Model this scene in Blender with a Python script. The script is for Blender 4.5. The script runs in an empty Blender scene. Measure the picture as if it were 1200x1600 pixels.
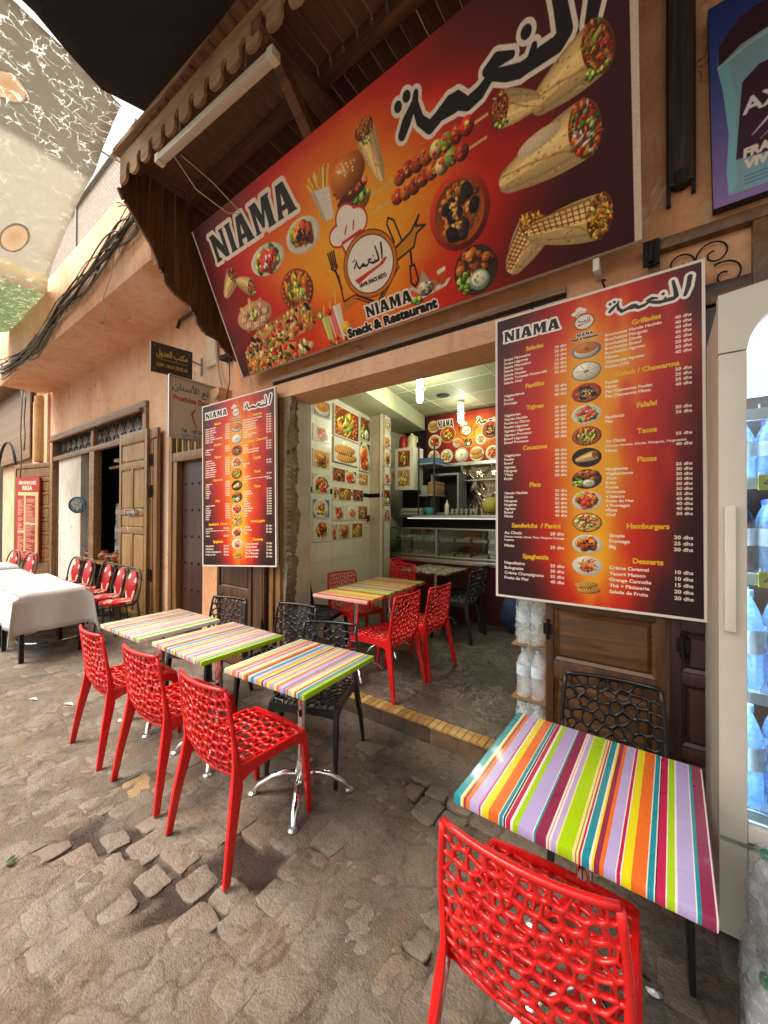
import bpy, bmesh, math, random
import numpy as np
from mathutils import Vector, Matrix
R = math.radians
S = bpy.context.scene
C = S.collection
# ------------------------------------------------------------------ camera, world, sun, exposure
yaw, pitch, roll = R(35.9), R(0.4), R(0.25)
fw = Vector((-math.sin(yaw) * math.cos(pitch), math.cos(yaw) * math.cos(pitch), math.sin(pitch)))
rt = Vector((math.cos(yaw), math.sin(yaw), 0.0))
up = rt.cross(fw)
r2 = rt * math.cos(roll) + up * math.sin(roll)
u2 = up * math.cos(roll) - rt * math.sin(roll)
cd = bpy.data.cameras.new('camera')
cd.sensor_fit = 'VERTICAL'; cd.sensor_height = 32.0; cd.lens = 601.0 / 1600 * 32
cd.clip_start = 0.05; cd.clip_end = 500
cam = bpy.data.objects.new('camera', cd); C.objects.link(cam)
m = Matrix.Identity(4)
for i in range(3):
    m[i][0] = r2[i]; m[i][1] = u2[i]; m[i][2] = -fw[i]
m[0][3], m[1][3], m[2][3] = 0, 0, 1.6
cam.matrix_world = m
S.camera = cam
W = bpy.data.worlds.new('World'); S.world = W; W.use_nodes = True
wn = W.node_tree.nodes; wl = W.node_tree.links
bg = wn['Background']
sky = wn.new('ShaderNodeTexSky'); sky.sky_type = 'NISHITA'; sky.sun_disc = False
SUN_EL, SUN_AZ = R(60), R(222)
sky.sun_elevation = SUN_EL; sky.sun_rotation = SUN_AZ
sky.air_density = 1.0; sky.dust_density = 8.0; sky.ozone_density = 0.3
hs = wn.new('ShaderNodeHueSaturation'); hs.inputs['Saturation'].default_value = 0.2
wm = wn.new('ShaderNodeMix'); wm.data_type = 'RGBA'; wm.blend_type = 'MULTIPLY'; wm.inputs[0].default_value = 1.0; wm.inputs[7].default_value = (1.0, 0.96, 0.90, 1)
wl.new(sky.outputs[0], hs.inputs['Color']); wl.new(hs.outputs[0], wm.inputs[6]); wl.new(wm.outputs[2], bg.inputs[0])
bg.inputs[1].default_value = 0.15
sl = bpy.data.lights.new('sun', 'SUN'); sl.energy = 1.7; sl.angle = R(30); sl.color = (1.0, 0.94, 0.85)
so = bpy.data.objects.new('sun', sl); C.objects.link(so)
sd = Vector((math.sin(SUN_AZ) * math.cos(SUN_EL), math.cos(SUN_AZ) * math.cos(SUN_EL), math.sin(SUN_EL)))
so.rotation_euler = sd.to_track_quat('Z', 'Y').to_euler()
S.view_settings.view_transform = 'Standard'; S.view_settings.look = 'None'
S.view_settings.exposure = 1.22; S.view_settings.gamma = 1.0; S.view_settings.use_curve_mapping = False
S.cycles.use_denoising = True
S.cycles.max_bounces = 8; S.cycles.diffuse_bounces = 4; S.cycles.glossy_bounces = 4
S.cycles.transmission_bounces = 8; S.cycles.transparent_max_bounces = 12
S.cycles.caustics_reflective = False; S.cycles.caustics_refractive = False
S.cycles.sample_clamp_indirect = 6.0

# ------------------------------------------------------------------ material helpers
def srgb(h):
    if isinstance(h, str):
        h = h.lstrip('#'); h = [int(h[i:i + 2], 16) / 255 for i in (0, 2, 4)]
    return tuple((c / 12.92 if c <= 0.04045 else ((c + 0.055) / 1.055) ** 2.4) for c in h) + (1.0,)

def newmat(name):
    m = bpy.data.materials.new(name); m.use_nodes = True
    return m, m.node_tree.nodes, m.node_tree.links, m.node_tree.nodes['Principled BSDF']

def texco(n, l, scale=(1, 1, 1), kind='Object', rot=(0, 0, 0)):
    t = n.new('ShaderNodeTexCoord'); mp = n.new('ShaderNodeMapping')
    mp.inputs['Scale'].default_value = scale; mp.inputs['Rotation'].default_value = rot
    l.new(t.outputs[kind], mp.inputs[0]); return mp.outputs[0]

def noise(n, l, vec, scale, detail=4, rough=0.55, dist=0.0):
    t = n.new('ShaderNodeTexNoise'); t.inputs['Scale'].default_value = scale
    t.inputs['Detail'].default_value = detail; t.inputs['Roughness'].default_value = rough
    t.inputs['Distortion'].default_value = dist
    l.new(vec, t.inputs['Vector']); return t.outputs[0]

def ramp(n, l, fac, stops, interp='LINEAR'):
    r = n.new('ShaderNodeValToRGB'); r.color_ramp.interpolation = interp
    e = r.color_ramp.elements
    while len(e) < len(stops): e.new(0.5)
    for k, (p, c) in enumerate(stops):
        e[k].position = p; e[k].color = c if len(c) == 4 else tuple(c) + (1.0,)
    if fac is not None: l.new(fac, r.inputs[0])
    return r.outputs[0]

def bump(n, l, b, h, strength=0.3, dist=0.01):
    k = n.new('ShaderNodeBump'); k.inputs['Strength'].default_value = strength
    k.inputs['Distance'].default_value = dist
    l.new(h, k.inputs['Height']); l.new(k.outputs[0], b.inputs['Normal'])

def mix(n, l, fac, a, b, mode='MIX'):
    k = n.new('ShaderNodeMix'); k.data_type = 'RGBA'; k.blend_type = mode
    if isinstance(fac, (int, float)): k.inputs[0].default_value = fac
    else: l.new(fac, k.inputs[0])
    for s, v in ((6, a), (7, b)):
        if isinstance(v, tuple): k.inputs[s].default_value = v if len(v) == 4 else v + (1,)
        else: l.new(v, k.inputs[s])
    return k.outputs[2]

def mat_plain(name, col, rough=0.5, metal=0.0, coat=0.0, var=0.12, vs=6.0, bmp=0.0, bs=40.0, spec=0.5):
    """painted or moulded surface: small colour and gloss variation plus fine relief"""
    m, n, l, b = newmat(name)
    v = texco(n, l)
    f = noise(n, l, v, vs, 5)
    c = srgb(col) if isinstance(col, str) else col
    d = tuple(x * (1 - var) for x in c[:3]) + (1,); e = tuple(min(1, x * (1 + var)) for x in c[:3]) + (1,)
    l.new(ramp(n, l, f, [(0.3, d), (0.7, e)]), b.inputs['Base Color'])
    b.inputs['Metallic'].default_value = metal
    b.inputs['Coat Weight'].default_value = coat; b.inputs['Coat Roughness'].default_value = 0.08
    b.inputs['Specular IOR Level'].default_value = spec
    rr = n.new('ShaderNodeMapRange'); rr.inputs[3].default_value = max(0.02, rough - 0.12); rr.inputs[4].default_value = min(1, rough + 0.16)
    l.new(noise(n, l, v, vs * 3, 6, 0.7, 0.8), rr.inputs[0]); l.new(rr.outputs[0], b.inputs['Roughness'])
    if bmp: bump(n, l, b, noise(n, l, v, bs, 5), bmp, 0.004)
    return m

def mat_wood(name, c0, c1, c2, axis='Z', scale=1.0, rough=0.45, coat=0.1, grime=0.35):
    m, n, l, b = newmat(name)
    s = {'X': (0.6, 9, 9), 'Y': (9, 0.6, 9), 'Z': (9, 9, 0.6)}[axis]
    v = texco(n, l, tuple(k * scale for k in s))
    f = noise(n, l, v, 2.2, 8, 0.62, 0.9)
    col = ramp(n, l, f, [(0.28, srgb(c0)), (0.5, srgb(c1)), (0.72, srgb(c2))])
    v2 = texco(n, l, tuple(k * scale * 3 for k in s))
    fine = ramp(n, l, noise(n, l, v2, 6, 4, 0.7), [(0.35, (0.62, 0.62, 0.62, 1)), (0.6, (1, 1, 1, 1))])
    col = mix(n, l, 0.7, col, fine, 'MULTIPLY')
    v3 = texco(n, l)
    g = ramp(n, l, noise(n, l, v3, 3.5, 6, 0.7), [(0.35, (0.35, 0.33, 0.3, 1)), (0.62, (1, 1, 1, 1))])
    col = mix(n, l, grime, col, g, 'MULTIPLY')
    l.new(col, b.inputs['Base Color'])
    b.inputs['Roughness'].default_value = rough; b.inputs['Coat Weight'].default_value = coat
    b.inputs['Coat Roughness'].default_value = 0.25
    bump(n, l, b, f, 0.25, 0.003)
    return m

def mat_plaster(name, base, dark, light, rough=0.9, bmp=0.5):
    m, n, l, b = newmat(name)
    v = texco(n, l)
    f = noise(n, l, v, 1.1, 8, 0.65, 0.4)
    col = ramp(n, l, f, [(0.3, srgb(dark)), (0.5, srgb(base)), (0.72, srgb(light))])
    st = ramp(n, l, noise(n, l, texco(n, l, (5, 5, 0.7)), 1.6, 6, 0.65, 0.2), [(0.52, (1, 1, 1, 1)), (0.75, (0.62, 0.56, 0.5, 1))])
    col = mix(n, l, 0.55, col, st, 'MULTIPLY')
    sp = ramp(n, l, noise(n, l, v, 26, 5, 0.7), [(0.33, (0.72, 0.7, 0.68, 1)), (0.48, (1, 1, 1, 1))])
    col = mix(n, l, 0.5, col, sp, 'MULTIPLY')
    pt = ramp(n, l, noise(n, l, v, 2.6, 8, 0.72, 1.2), [(0.60, (0, 0, 0, 1)), (0.66, (1, 1, 1, 1))])
    col = mix(n, l, pt, col, tuple(c * 0.8 + 0.06 for c in srgb(light)[:3]) + (1,))
    vc = n.new('ShaderNodeTexVoronoi'); vc.feature = 'DISTANCE_TO_EDGE'; vc.inputs['Scale'].default_value = 1.7
    va = n.new('ShaderNodeVectorMath'); va.operation = 'ADD'; nn_ = n.new('ShaderNodeTexNoise'); nn_.inputs['Scale'].default_value = 5; nn_.inputs['Detail'].default_value = 7
    l.new(v, nn_.inputs[0]); vsn = n.new('ShaderNodeVectorMath'); vsn.operation = 'SCALE'; vsn.inputs['Scale'].default_value = 0.35
    l.new(nn_.outputs['Color'], vsn.inputs[0]); l.new(v, va.inputs[0]); l.new(vsn.outputs[0], va.inputs[1]); l.new(va.outputs[0], vc.inputs['Vector'])
    ck = ramp(n, l, vc.outputs['Distance'], [(0, (1, 1, 1, 1)), (0.006, (0.6, 0.6, 0.6, 1)), (0.011, (0, 0, 0, 1))])
    ck = mix(n, l, 1.0, ck, ramp(n, l, noise(n, l, v, 1.4, 3), [(0.5, (0, 0, 0, 1)), (0.6, (0.8, 0.8, 0.8, 1))]), 'MULTIPLY')
    col = mix(n, l, ck, col, tuple(c * 0.3 for c in srgb(dark)[:3]) + (1,))
    l.new(col, b.inputs['Base Color']); b.inputs['Roughness'].default_value = rough
    b.inputs['Specular IOR Level'].default_value = 0.2
    a = n.new('ShaderNodeMath'); a.operation = 'ADD'
    l.new(noise(n, l, v, 7, 5, 0.6), a.inputs[0]); l.new(noise(n, l, v, 70, 3, 0.6), a.inputs[1])
    bump(n, l, b, a.outputs[0], bmp, 0.008)
    return m

def mat_metal(name, col=(0.75, 0.75, 0.76), rough=0.12, var=0.0):
    m, n, l, b = newmat(name)
    b.inputs['Base Color'].default_value = tuple(col) + (1,)
    b.inputs['Metallic'].default_value = 1.0
    v = texco(n, l)
    rr = n.new('ShaderNodeMapRange'); rr.inputs[3].default_value = rough * 0.6; rr.inputs[4].default_value = rough * 1.9
    l.new(noise(n, l, v, 18, 5), rr.inputs[0]); l.new(rr.outputs[0], b.inputs['Roughness'])
    return m

def mat_glass(name, tint=(0.9, 0.95, 0.97), rough=0.02, alpha=0.18, spec=0.6):
    """thin clear sheet: mostly transparent with a glossy face"""
    m, n, l, b = newmat(name)
    out = n['Material Output']
    tr = n.new('ShaderNodeBsdfTransparent'); tr.inputs[0].default_value = tuple(tint) + (1,)
    gl = n.new('ShaderNodeBsdfGlossy'); gl.inputs['Roughness'].default_value = rough
    ms = n.new('ShaderNodeMixShader')
    fr = n.new('ShaderNodeFresnel'); fr.inputs[0].default_value = 1.45
    ad = n.new('ShaderNodeMath'); ad.operation = 'ADD'; ad.inputs[1].default_value = alpha * 0.35; ad.use_clamp = True
    l.new(fr.outputs[0], ad.inputs[0]); l.new(ad.outputs[0], ms.inputs[0])
    l.new(tr.outputs[0], ms.inputs[1]); l.new(gl.outputs[0], ms.inputs[2]); l.new(ms.outputs[0], out.inputs[0])
    n.remove(b)
    return m

def mat_emit(name, col, strength):
    m, n, l, b = newmat(name)
    b.inputs['Base Color'].default_value = (0.8, 0.8, 0.8, 1)
    b.inputs['Emission Color'].default_value = tuple(col) + (1,); b.inputs['Emission Strength'].default_value = strength
    return m

# ------------------------------------------------------------------ mesh helpers
class MB:
    def __init__(s): s.v = []; s.f = []; s.uv = None; s.mi = []
    def add(s, vs, fs, mi=0):
        o = len(s.v); s.v += [tuple(p) for p in vs]; s.f += [tuple(i + o for i in f) for f in fs]; s.mi += [mi] * len(fs); return s
    def box(s, x0, x1, y0, y1, z0, z1, mi=0, M=None):
        vs = [(x, y, z) for z in (z0, z1) for y in (y0, y1) for x in (x0, x1)]
        if M is not None: vs = [tuple(M @ Vector(p)) for p in vs]
        return s.add(vs, [(0, 2, 3, 1), (4, 5, 7, 6), (0, 1, 5, 4), (2, 6, 7, 3), (0, 4, 6, 2), (1, 3, 7, 5)], mi)
    def bar(s, a, b, w, h=None, upv=(0, 0, 1), mi=0, w2=None, h2=None):
        """rectangular bar from a to b; w along side, h along up"""
        h = h or w; w2 = w2 or w; h2 = h2 or h
        a, b = Vector(a), Vector(b); d = (b - a).normalized(); sd_ = d.cross(Vector(upv))
        if sd_.length < 1e-4: sd_ = d.cross(Vector((0, 1, 0)))
        sd_.normalize(); uv_ = sd_.cross(d)
        vs = []
        for p, ww, hh in ((a, w, h), (b, w2, h2)):
            for i, j in ((-1, -1), (1, -1), (1, 1), (-1, 1)): vs.append(p + sd_ * (i * ww / 2) + uv_ * (j * hh / 2))
        return s.add(vs, [(0, 1, 2, 3), (7, 6, 5, 4), (0, 4, 5, 1), (1, 5, 6, 2), (2, 6, 7, 3), (3, 7, 4, 0)], mi)
    def tube(s, pts, r, n=10, mi=0, cap=True, flat=1.0):
        pts = [Vector(p) for p in pts]; rs = r if isinstance(r, (list, tuple)) else [r] * len(pts)
        vs = []; prev = None
        for i, p in enumerate(pts):
            d = (pts[min(i + 1, len(pts) - 1)] - pts[max(i - 1, 0)]).normalized()
            if prev is None:
                a = d.cross(Vector((0, 0, 1)))
                if a.length < 1e-3: a = d.cross(Vector((0, 1, 0)))
            else: a = prev - d * prev.dot(d)
            a.normalize(); prev = a; b = d.cross(a)
            for k in range(n):
                t = 2 * math.pi * k / n
                vs.append(p + a * (math.cos(t) * rs[i]) + b * (math.sin(t) * rs[i] * flat))
        fs = [(i * n + k, i * n + (k + 1) % n, (i + 1) * n + (k + 1) % n, (i + 1) * n + k) for i in range(len(pts) - 1) for k in range(n)]
        if cap: fs += [tuple(range(n - 1, -1, -1)), tuple((len(pts) - 1) * n + k for k in range(n))]
        return s.add(vs, fs, mi)
    def lathe(s, prof, c=(0, 0, 0), n=16, mi=0, cap=True):
        vs = [(c[0] + r * math.cos(2 * math.pi * k / n), c[1] + r * math.sin(2 * math.pi * k / n), c[2] + z) for r, z in prof for k in range(n)]
        fs = [(i * n + k, i * n + (k + 1) % n, (i + 1) * n + (k + 1) % n, (i + 1) * n + k) for i in range(len(prof) - 1) for k in range(n)]
        if cap: fs += [tuple(range(n - 1, -1, -1)), tuple((len(prof) - 1) * n + k for k in range(n))]
        return s.add(vs, fs, mi)
    def prism(s, poly, f, t0, t1, mi=0):
        """poly list of (a,b); f(a,b,t)->xyz"""
        n = len(poly)
        vs = [f(a, b, t0) for a, b in poly] + [f(a, b, t1) for a, b in poly]
        return s.add(vs, [tuple(range(n - 1, -1, -1)), tuple(range(n, 2 * n))] + [(i, (i + 1) % n, n + (i + 1) % n, n + i) for i in range(n)], mi)
    def build(s, name, mats, parent=None, smooth=False, bevel=0, loc=None, kind=None):
        me = bpy.data.meshes.new(name); me.from_pydata(s.v, [], s.f)
        if not isinstance(mats, (list, tuple)): mats = [mats]
        for m_ in mats: me.materials.append(m_)
        if len(mats) > 1: me.polygons.foreach_set('material_index', s.mi)
        if bevel:
            bm = bmesh.new(); bm.from_mesh(me)
            bmesh.ops.bevel(bm, geom=[e for e in bm.edges if len(e.link_faces) == 2 and e.calc_face_angle(0) > 0.5], offset=bevel, segments=2, profile=0.6, affect='EDGES', clamp_overlap=True)
            bm.to_mesh(me); bm.free()
        bm = bmesh.new(); bm.from_mesh(me); bmesh.ops.recalc_face_normals(bm, faces=bm.faces); bm.to_mesh(me); bm.free()
        if smooth or bevel:
            me.polygons.foreach_set('use_smooth', [True] * len(me.polygons))
            if smooth != 'all':
                try: me.set_sharp_from_angle(angle=R(40))
                except Exception: pass
        me.update()
        o = bpy.data.objects.new(name, me); C.objects.link(o)
        if parent is not None: o.parent = parent
        if loc is not None: o.location = loc
        if kind: o['kind'] = kind
        return o

def thing(name, label, cat, loc=(0, 0, 0), rz=0.0, group=None):
    o = bpy.data.objects.new(name, None); C.objects.link(o); o.empty_display_size = 0.1
    o.location = loc; o.rotation_euler = (0, 0, rz); o['label'] = label; o['category'] = cat
    if group: o['group'] = group
    return o
def tag(o, label, cat, group=None):
    o['label'] = label; o['category'] = cat
    if group: o['group'] = group
    return o
def struct(o): o['kind'] = 'structure'; return o
CH = {}
def kids(o): return [c for c in bpy.data.objects if c.parent == o]
def tree(o): return (o, [tree(c) for c in kids(o)])
def copy_tree(t, parent=None):
    c = t[0].copy(); C.objects.link(c); c.parent = parent
    for k in t[1]: copy_tree(k, c)
    return c
def put(t, first, loc, rz, label, cat=None, group=None):
    """first placement moves the prototype itself, later ones copy it"""
    o = t[0] if first else copy_tree(t)
    o.location = loc; o.rotation_euler = (0, 0, rz); o['label'] = label
    if group: o['group'] = group
    return o

def quad_uv(name, corners, mat, parent=None, uvr=(0, 0, 1, 1), thick=0.0):
    """flat print: corners bl, br, tr, tl"""
    vs = [tuple(c) for c in corners]
    me = bpy.data.meshes.new(name); me.from_pydata(vs, [], [(0, 1, 2, 3)])
    uv = me.uv_layers.new(name='UVMap')
    for i, p in enumerate(((uvr[0], uvr[1]), (uvr[2], uvr[1]), (uvr[2], uvr[3]), (uvr[0], uvr[3]))): uv.data[i].uv = p
    me.materials.append(mat); me.update()
    o = bpy.data.objects.new(name, me); C.objects.link(o)
    if parent is not None: o.parent = parent
    return o
# ------------------------------------------------------------------ flat prints: painted in memory, pixel by pixel
def hx(h): h = h.lstrip('#'); return np.array([int(h[i:i + 2], 16) / 255 for i in (0, 2, 4)], dtype=np.float32)
rng = np.random.RandomState(11)

def tri_raster(tris, W_, H_):
    m = np.zeros((H_, W_), dtype=bool)
    for t in tris:
        (x0, y0), (x1, y1), (x2, y2) = t
        a0 = max(0, int(min(x0, x1, x2))); a1 = min(W_, int(max(x0, x1, x2)) + 2)
        b0 = max(0, int(min(y0, y1, y2))); b1 = min(H_, int(max(y0, y1, y2)) + 2)
        if a0 >= a1 or b0 >= b1: continue
        X = np.arange(a0, a1)[None, :] + 0.5; Y = np.arange(b0, b1)[:, None] + 0.5
        d = (x1 - x0) * (y2 - y0) - (x2 - x0) * (y1 - y0)
        if abs(d) < 1e-9: continue
        s_ = 1 if d > 0 else -1
        e0 = ((x1 - x0) * (Y - y0) - (y1 - y0) * (X - x0)) * s_ >= -1e-6
        e1 = ((x2 - x1) * (Y - y1) - (y2 - y1) * (X - x1)) * s_ >= -1e-6
        e2 = ((x0 - x2) * (Y - y2) - (y0 - y2) * (X - x2)) * s_ >= -1e-6
        m[b0:b1, a0:a1] |= e0 & e1 & e2
    return m

_tc = {}
def text_tris(s):
    if s in _tc: return _tc[s]
    c = bpy.data.curves.new('t', 'FONT'); c.body = s; c.size = 1.0; c.fill_mode = 'FRONT'; c.resolution_u = 3
    o = bpy.data.objects.new('t', c); C.objects.link(o)
    dg = bpy.context.evaluated_depsgraph_get(); dg.update()
    me = o.evaluated_get(dg).to_mesh(); me.calc_loop_triangles()
    co = np.array([v.co[:2] for v in me.vertices], dtype=np.float64)
    tr = np.array([co[list(t.vertices)] for t in me.loop_triangles]) if len(me.loop_triangles) else np.zeros((0, 3, 2))
    o.evaluated_get(dg).to_mesh_clear()
    bpy.data.objects.remove(o); bpy.data.curves.remove(c)
    _tc[s] = tr; return tr

def dilate(m, r):
    if r <= 0: return m
    out = m.copy(); n = max(8, int(r * 5)); h, w = m.shape
    for rr in ([r] if r < 2 else list(np.arange(1.5, r, 1.5)) + [r]):
        for k in range(n):
            dx = int(round(rr * math.cos(2 * math.pi * k / n))); dy = int(round(rr * math.sin(2 * math.pi * k / n)))
            ys, ye = max(0, dy), min(h, h + dy); xs, xe = max(0, dx), min(w, w + dx)
            np.maximum(out[ys:ye, xs:xe], m[ys - dy:ye - dy, xs - dx:xe - dx], out=out[ys:ye, xs:xe])
    return out

class Canvas:
    def __init__(s, w, h, sc, bg='#000000'):
        s.w, s.h, s.sc = w, h, sc; s.W, s.H = int(round(w * sc)), int(round(h * sc))
        s.im = np.tile(hx(bg), (s.H, s.W, 1)).astype(np.float32)
    def win(s, x0, x1, y0, y1):
        a0 = max(0, int(x0 * s.sc) - 2); a1 = min(s.W, int(x1 * s.sc) + 3)
        b0 = max(0, int((s.h - y1) * s.sc) - 2); b1 = min(s.H, int((s.h - y0) * s.sc) + 3)
        if a0 >= a1 or b0 >= b1: return None
        X = (np.arange(a0, a1) + 0.5)[None, :] / s.sc; Y = s.h - (np.arange(b0, b1) + 0.5)[:, None] / s.sc
        return a0, a1, b0, b1, X, Y
    def blend(s, wdw, mask, col):
        a0, a1, b0, b1 = wdw[:4]; mk = mask[..., None]
        s.im[b0:b1, a0:a1] = s.im[b0:b1, a0:a1] * (1 - mk) + col * mk
    def ell(s, x, y, rx, ry, col, ang=0.0, vol=0.0, soft=0.0, op=1.0, n=2.0):
        if isinstance(col, str): col = hx(col)
        r = max(rx, ry) * 1.05 + soft + 1.0 / s.sc; w = s.win(x - r, x + r, y - r, y + r)
        if w is None: return
        X, Y = w[4] - x, w[5] - y; c, k = math.cos(ang), math.sin(ang)
        u = (X * c + Y * k) / rx; v = (-X * k + Y * c) / ry
        d = (np.abs(u) ** n + np.abs(v) ** n) ** (1 / n)
        e = max(soft / min(rx, ry), 1.2 / (s.sc * min(rx, ry)))
        mk = np.clip((1 - d) / e + 0.5, 0, 1) * op
        cc = col[None, None, :] * np.ones(mk.shape + (1,), np.float32)
        if vol:
            lu = (X * -0.5 + Y * 0.85) / max(rx, ry)
            cc = cc * (1 + vol * (lu * 0.9 - 0.35 * d * d))[..., None]
            hl = np.clip(1 - ((X / max(rx, ry) + 0.25) ** 2 + (Y / max(rx, ry) - 0.35) ** 2) * 7, 0, 1)[..., None]
            cc = np.clip(cc + hl * vol * 0.16, 0, 1)
        s.blend(w, mk, cc)
    def poly(s, pts, col, op=1.0, ss=2):
        if isinstance(col, str): col = hx(col)
        P = np.array(pts, float); w = s.win(P[:, 0].min(), P[:, 0].max(), P[:, 1].min(), P[:, 1].max())
        if w is None: return
        acc = 0
        for oy in range(ss):
            for ox in range(ss):
                X = w[4] + ((ox + 0.5) / ss - 0.5) / s.sc; Y = w[5] + ((oy + 0.5) / ss - 0.5) / s.sc
                ins = np.zeros((Y.shape[0], X.shape[1]), bool)
                for i in range(len(P)):
                    x0, y0 = P[i]; x1, y1 = P[(i + 1) % len(P)]
                    if y0 == y1: continue
                    cr = ((Y > y0) != (Y > y1)) & (X < (x1 - x0) * (Y - y0) / (y1 - y0) + x0)
                    ins ^= cr
                acc = acc + ins
        s.blend(w, acc.astype(np.float32) / (ss * ss) * op, col[None, None, :])
    def sdist(s, w, pts, rad):
        d = 1e9
        if len(pts) == 1: pts = [pts[0], (pts[0][0] + 1e-5, pts[0][1])]
        rs = rad if isinstance(rad, (list, tuple)) else [rad] * len(pts)
        for i in range(len(pts) - 1):
            (x0, y0), (x1, y1) = pts[i][:2], pts[i + 1][:2]
            L2 = (x1 - x0) ** 2 + (y1 - y0) ** 2 + 1e-12
            t = np.clip(((w[4] - x0) * (x1 - x0) + (w[5] - y0) * (y1 - y0)) / L2, 0, 1)
            dd = np.sqrt((w[4] - x0 - t * (x1 - x0)) ** 2 + (w[5] - y0 - t * (y1 - y0)) ** 2) - (rs[i] + t * (rs[min(i + 1, len(rs) - 1)] - rs[i]))
            d = np.minimum(d, dd)
        return d
    def line(s, pts, r, col, op=1.0, soft=0.0):
        if isinstance(col, str): col = hx(col)
        P = np.array([p[:2] for p in pts]); q = (max(r) if isinstance(r, (list, tuple)) else r) + soft + 0.002
        w = s.win(P[:, 0].min() - q, P[:, 0].max() + q, P[:, 1].min() - q, P[:, 1].max() + q)
        if w is None: return
        d = s.sdist(w, pts, r)
        s.blend(w, np.clip(-d * s.sc / (1 + soft * s.sc) + 0.5, 0, 1) * op, col[None, None, :])
    def mask_at(s, mk, a0, b0, col, op=1.0):
        h, w = mk.shape; x0, y0 = max(0, a0), max(0, b0); x1, y1 = min(s.W, a0 + w), min(s.H, b0 + h)
        if x0 >= x1 or y0 >= y1: return
        k = mk[y0 - b0:y1 - b0, x0 - a0:x1 - a0, None] * op
        s.im[y0:y1, x0:x1] = s.im[y0:y1, x0:x1] * (1 - k) + (hx(col) if isinstance(col, str) else col) * k
    def text(s, t, x, y, cap, col, width=None, align='l', bold=0.0, outline=0.0, ocol='#ffffff', shear=0.0, wide=1.0, op=1.0):
        """baseline-left at x,y (metres, y up); cap = cap height"""
        tr = text_tris(t)
        if not len(tr): return
        k = cap / 0.70; kx = k * wide
        lo = tr[..., 0].min(); hi = tr[..., 0].max()
        if width: kx = width / (hi - lo)
        wd = (hi - lo) * kx
        if align == 'c': x = x - wd / 2
        if align == 'r': x = x - wd
        ss = 3; pad = int((bold + outline) * s.sc * ss) + 6
        T = tr.copy(); T[..., 0] = (T[..., 0] - lo) * kx + T[..., 1] * k * shear; T[..., 1] *= k
        ymin, ymax = T[..., 1].min(), T[..., 1].max(); xmn = T[..., 0].min(); xmx = T[..., 0].max()
        W_ = int((xmx - xmn) * s.sc * ss) + 2 * pad; H_ = int((ymax - ymin) * s.sc * ss) + 2 * pad
        W_ += -W_ % ss; H_ += -H_ % ss
        T2 = np.stack([(T[..., 0] - xmn) * s.sc * ss + pad, (ymax - T[..., 1]) * s.sc * ss + pad], -1)
        m = tri_raster(T2, W_, H_).astype(np.float32)
        if bold: m = dilate(m, bold * s.sc * ss)
        a0 = int(round((x + xmn) * s.sc - pad / ss)); b0 = int(round((s.h - y - ymax) * s.sc - pad / ss))
        ds = lambda q: q.reshape(H_ // ss, ss, W_ // ss, ss).mean((1, 3))
        if outline: s.mask_at(ds(dilate(m, outline * s.sc * ss)), a0, b0, ocol, op)
        s.mask_at(ds(m), a0, b0, col, op)
    def strokes(s, sts, tr, layers):
        """sts: list of (pts, radii); tr maps a point; layers: (extra radius, colour)"""
        for ex, col in layers:
            for pts, rad in sts:
                rs = [q * tr.k + ex for q in (rad if isinstance(rad, (list, tuple)) else [rad] * len(pts))]
                s.line([tr(p) for p in pts], rs, col)
    def scatter(s, x, y, rx, ry, n, cols, r0, r1, vol=0.7, elong=1.0, ang=None):
        for i in range(n):
            t = rng.rand() * 6.283; q = math.sqrt(rng.rand())
            px, py = x + rx * q * math.cos(t), y + ry * q * math.sin(t)
            c = hx(cols[rng.randint(len(cols))]) * (0.95 + 0.45 * rng.rand())
            r = r0 + (r1 - r0) * rng.rand(); aa = rng.rand() * 3.14 if ang is None else ang + rng.randn() * 0.3
            s.ell(px + r * .15, py - r * .25, r * elong * 1.1, r * 1.05, np.clip(c * .4, 0, 1), aa, 0, soft=r * .3, op=.35)
            s.ell(px, py, r * elong, r, np.clip(c, 0, 1), aa, vol, n=1.6 + 1.2 * rng.rand())
            for q_ in range(2):
                t2 = rng.rand() * 6.28; s.ell(px + r * .5 * math.cos(t2), py + r * .5 * math.sin(t2), r * (.3 + .3 * rng.rand()), r * .3, np.clip(c * (.6 + .75 * rng.rand()), 0, 1), aa + rng.randn() * .8, 0, soft=r * .12)
    def image(s, name):
        im = bpy.data.images.new(name, s.W, s.H, alpha=False)
        a = np.ones((s.H, s.W, 4), np.float32); a[..., :3] = np.clip(s.im[::-1], 0, 1)
        im.pixels.foreach_set(a.ravel()); im.update(); return im

def print_mat(name, im, rough=0.35, spec=0.4, tint=(1, 1, 1), wrinkle=0.0):
    m, n, l, b = newmat(name)
    t = n.new('ShaderNodeTexImage'); t.image = im; t.interpolation = 'Cubic'; t.extension = 'EXTEND'
    v = texco(n, l)
    f = ramp(n, l, noise(n, l, v, 2.5, 5, 0.6), [(0.3, (0.9 * tint[0], 0.89 * tint[1], 0.87 * tint[2], 1)), (0.65, tuple(tint) + (1,))])
    l.new(mix(n, l, 1.0, t.outputs[0], f, 'MULTIPLY'), b.inputs['Base Color'])
    b.inputs['Roughness'].default_value = rough; b.inputs['Specular IOR Level'].default_value = spec
    bump(n, l, b, noise(n, l, v, 3.0, 2, 0.5), 0.25 + wrinkle, 0.01)
    return m

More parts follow.
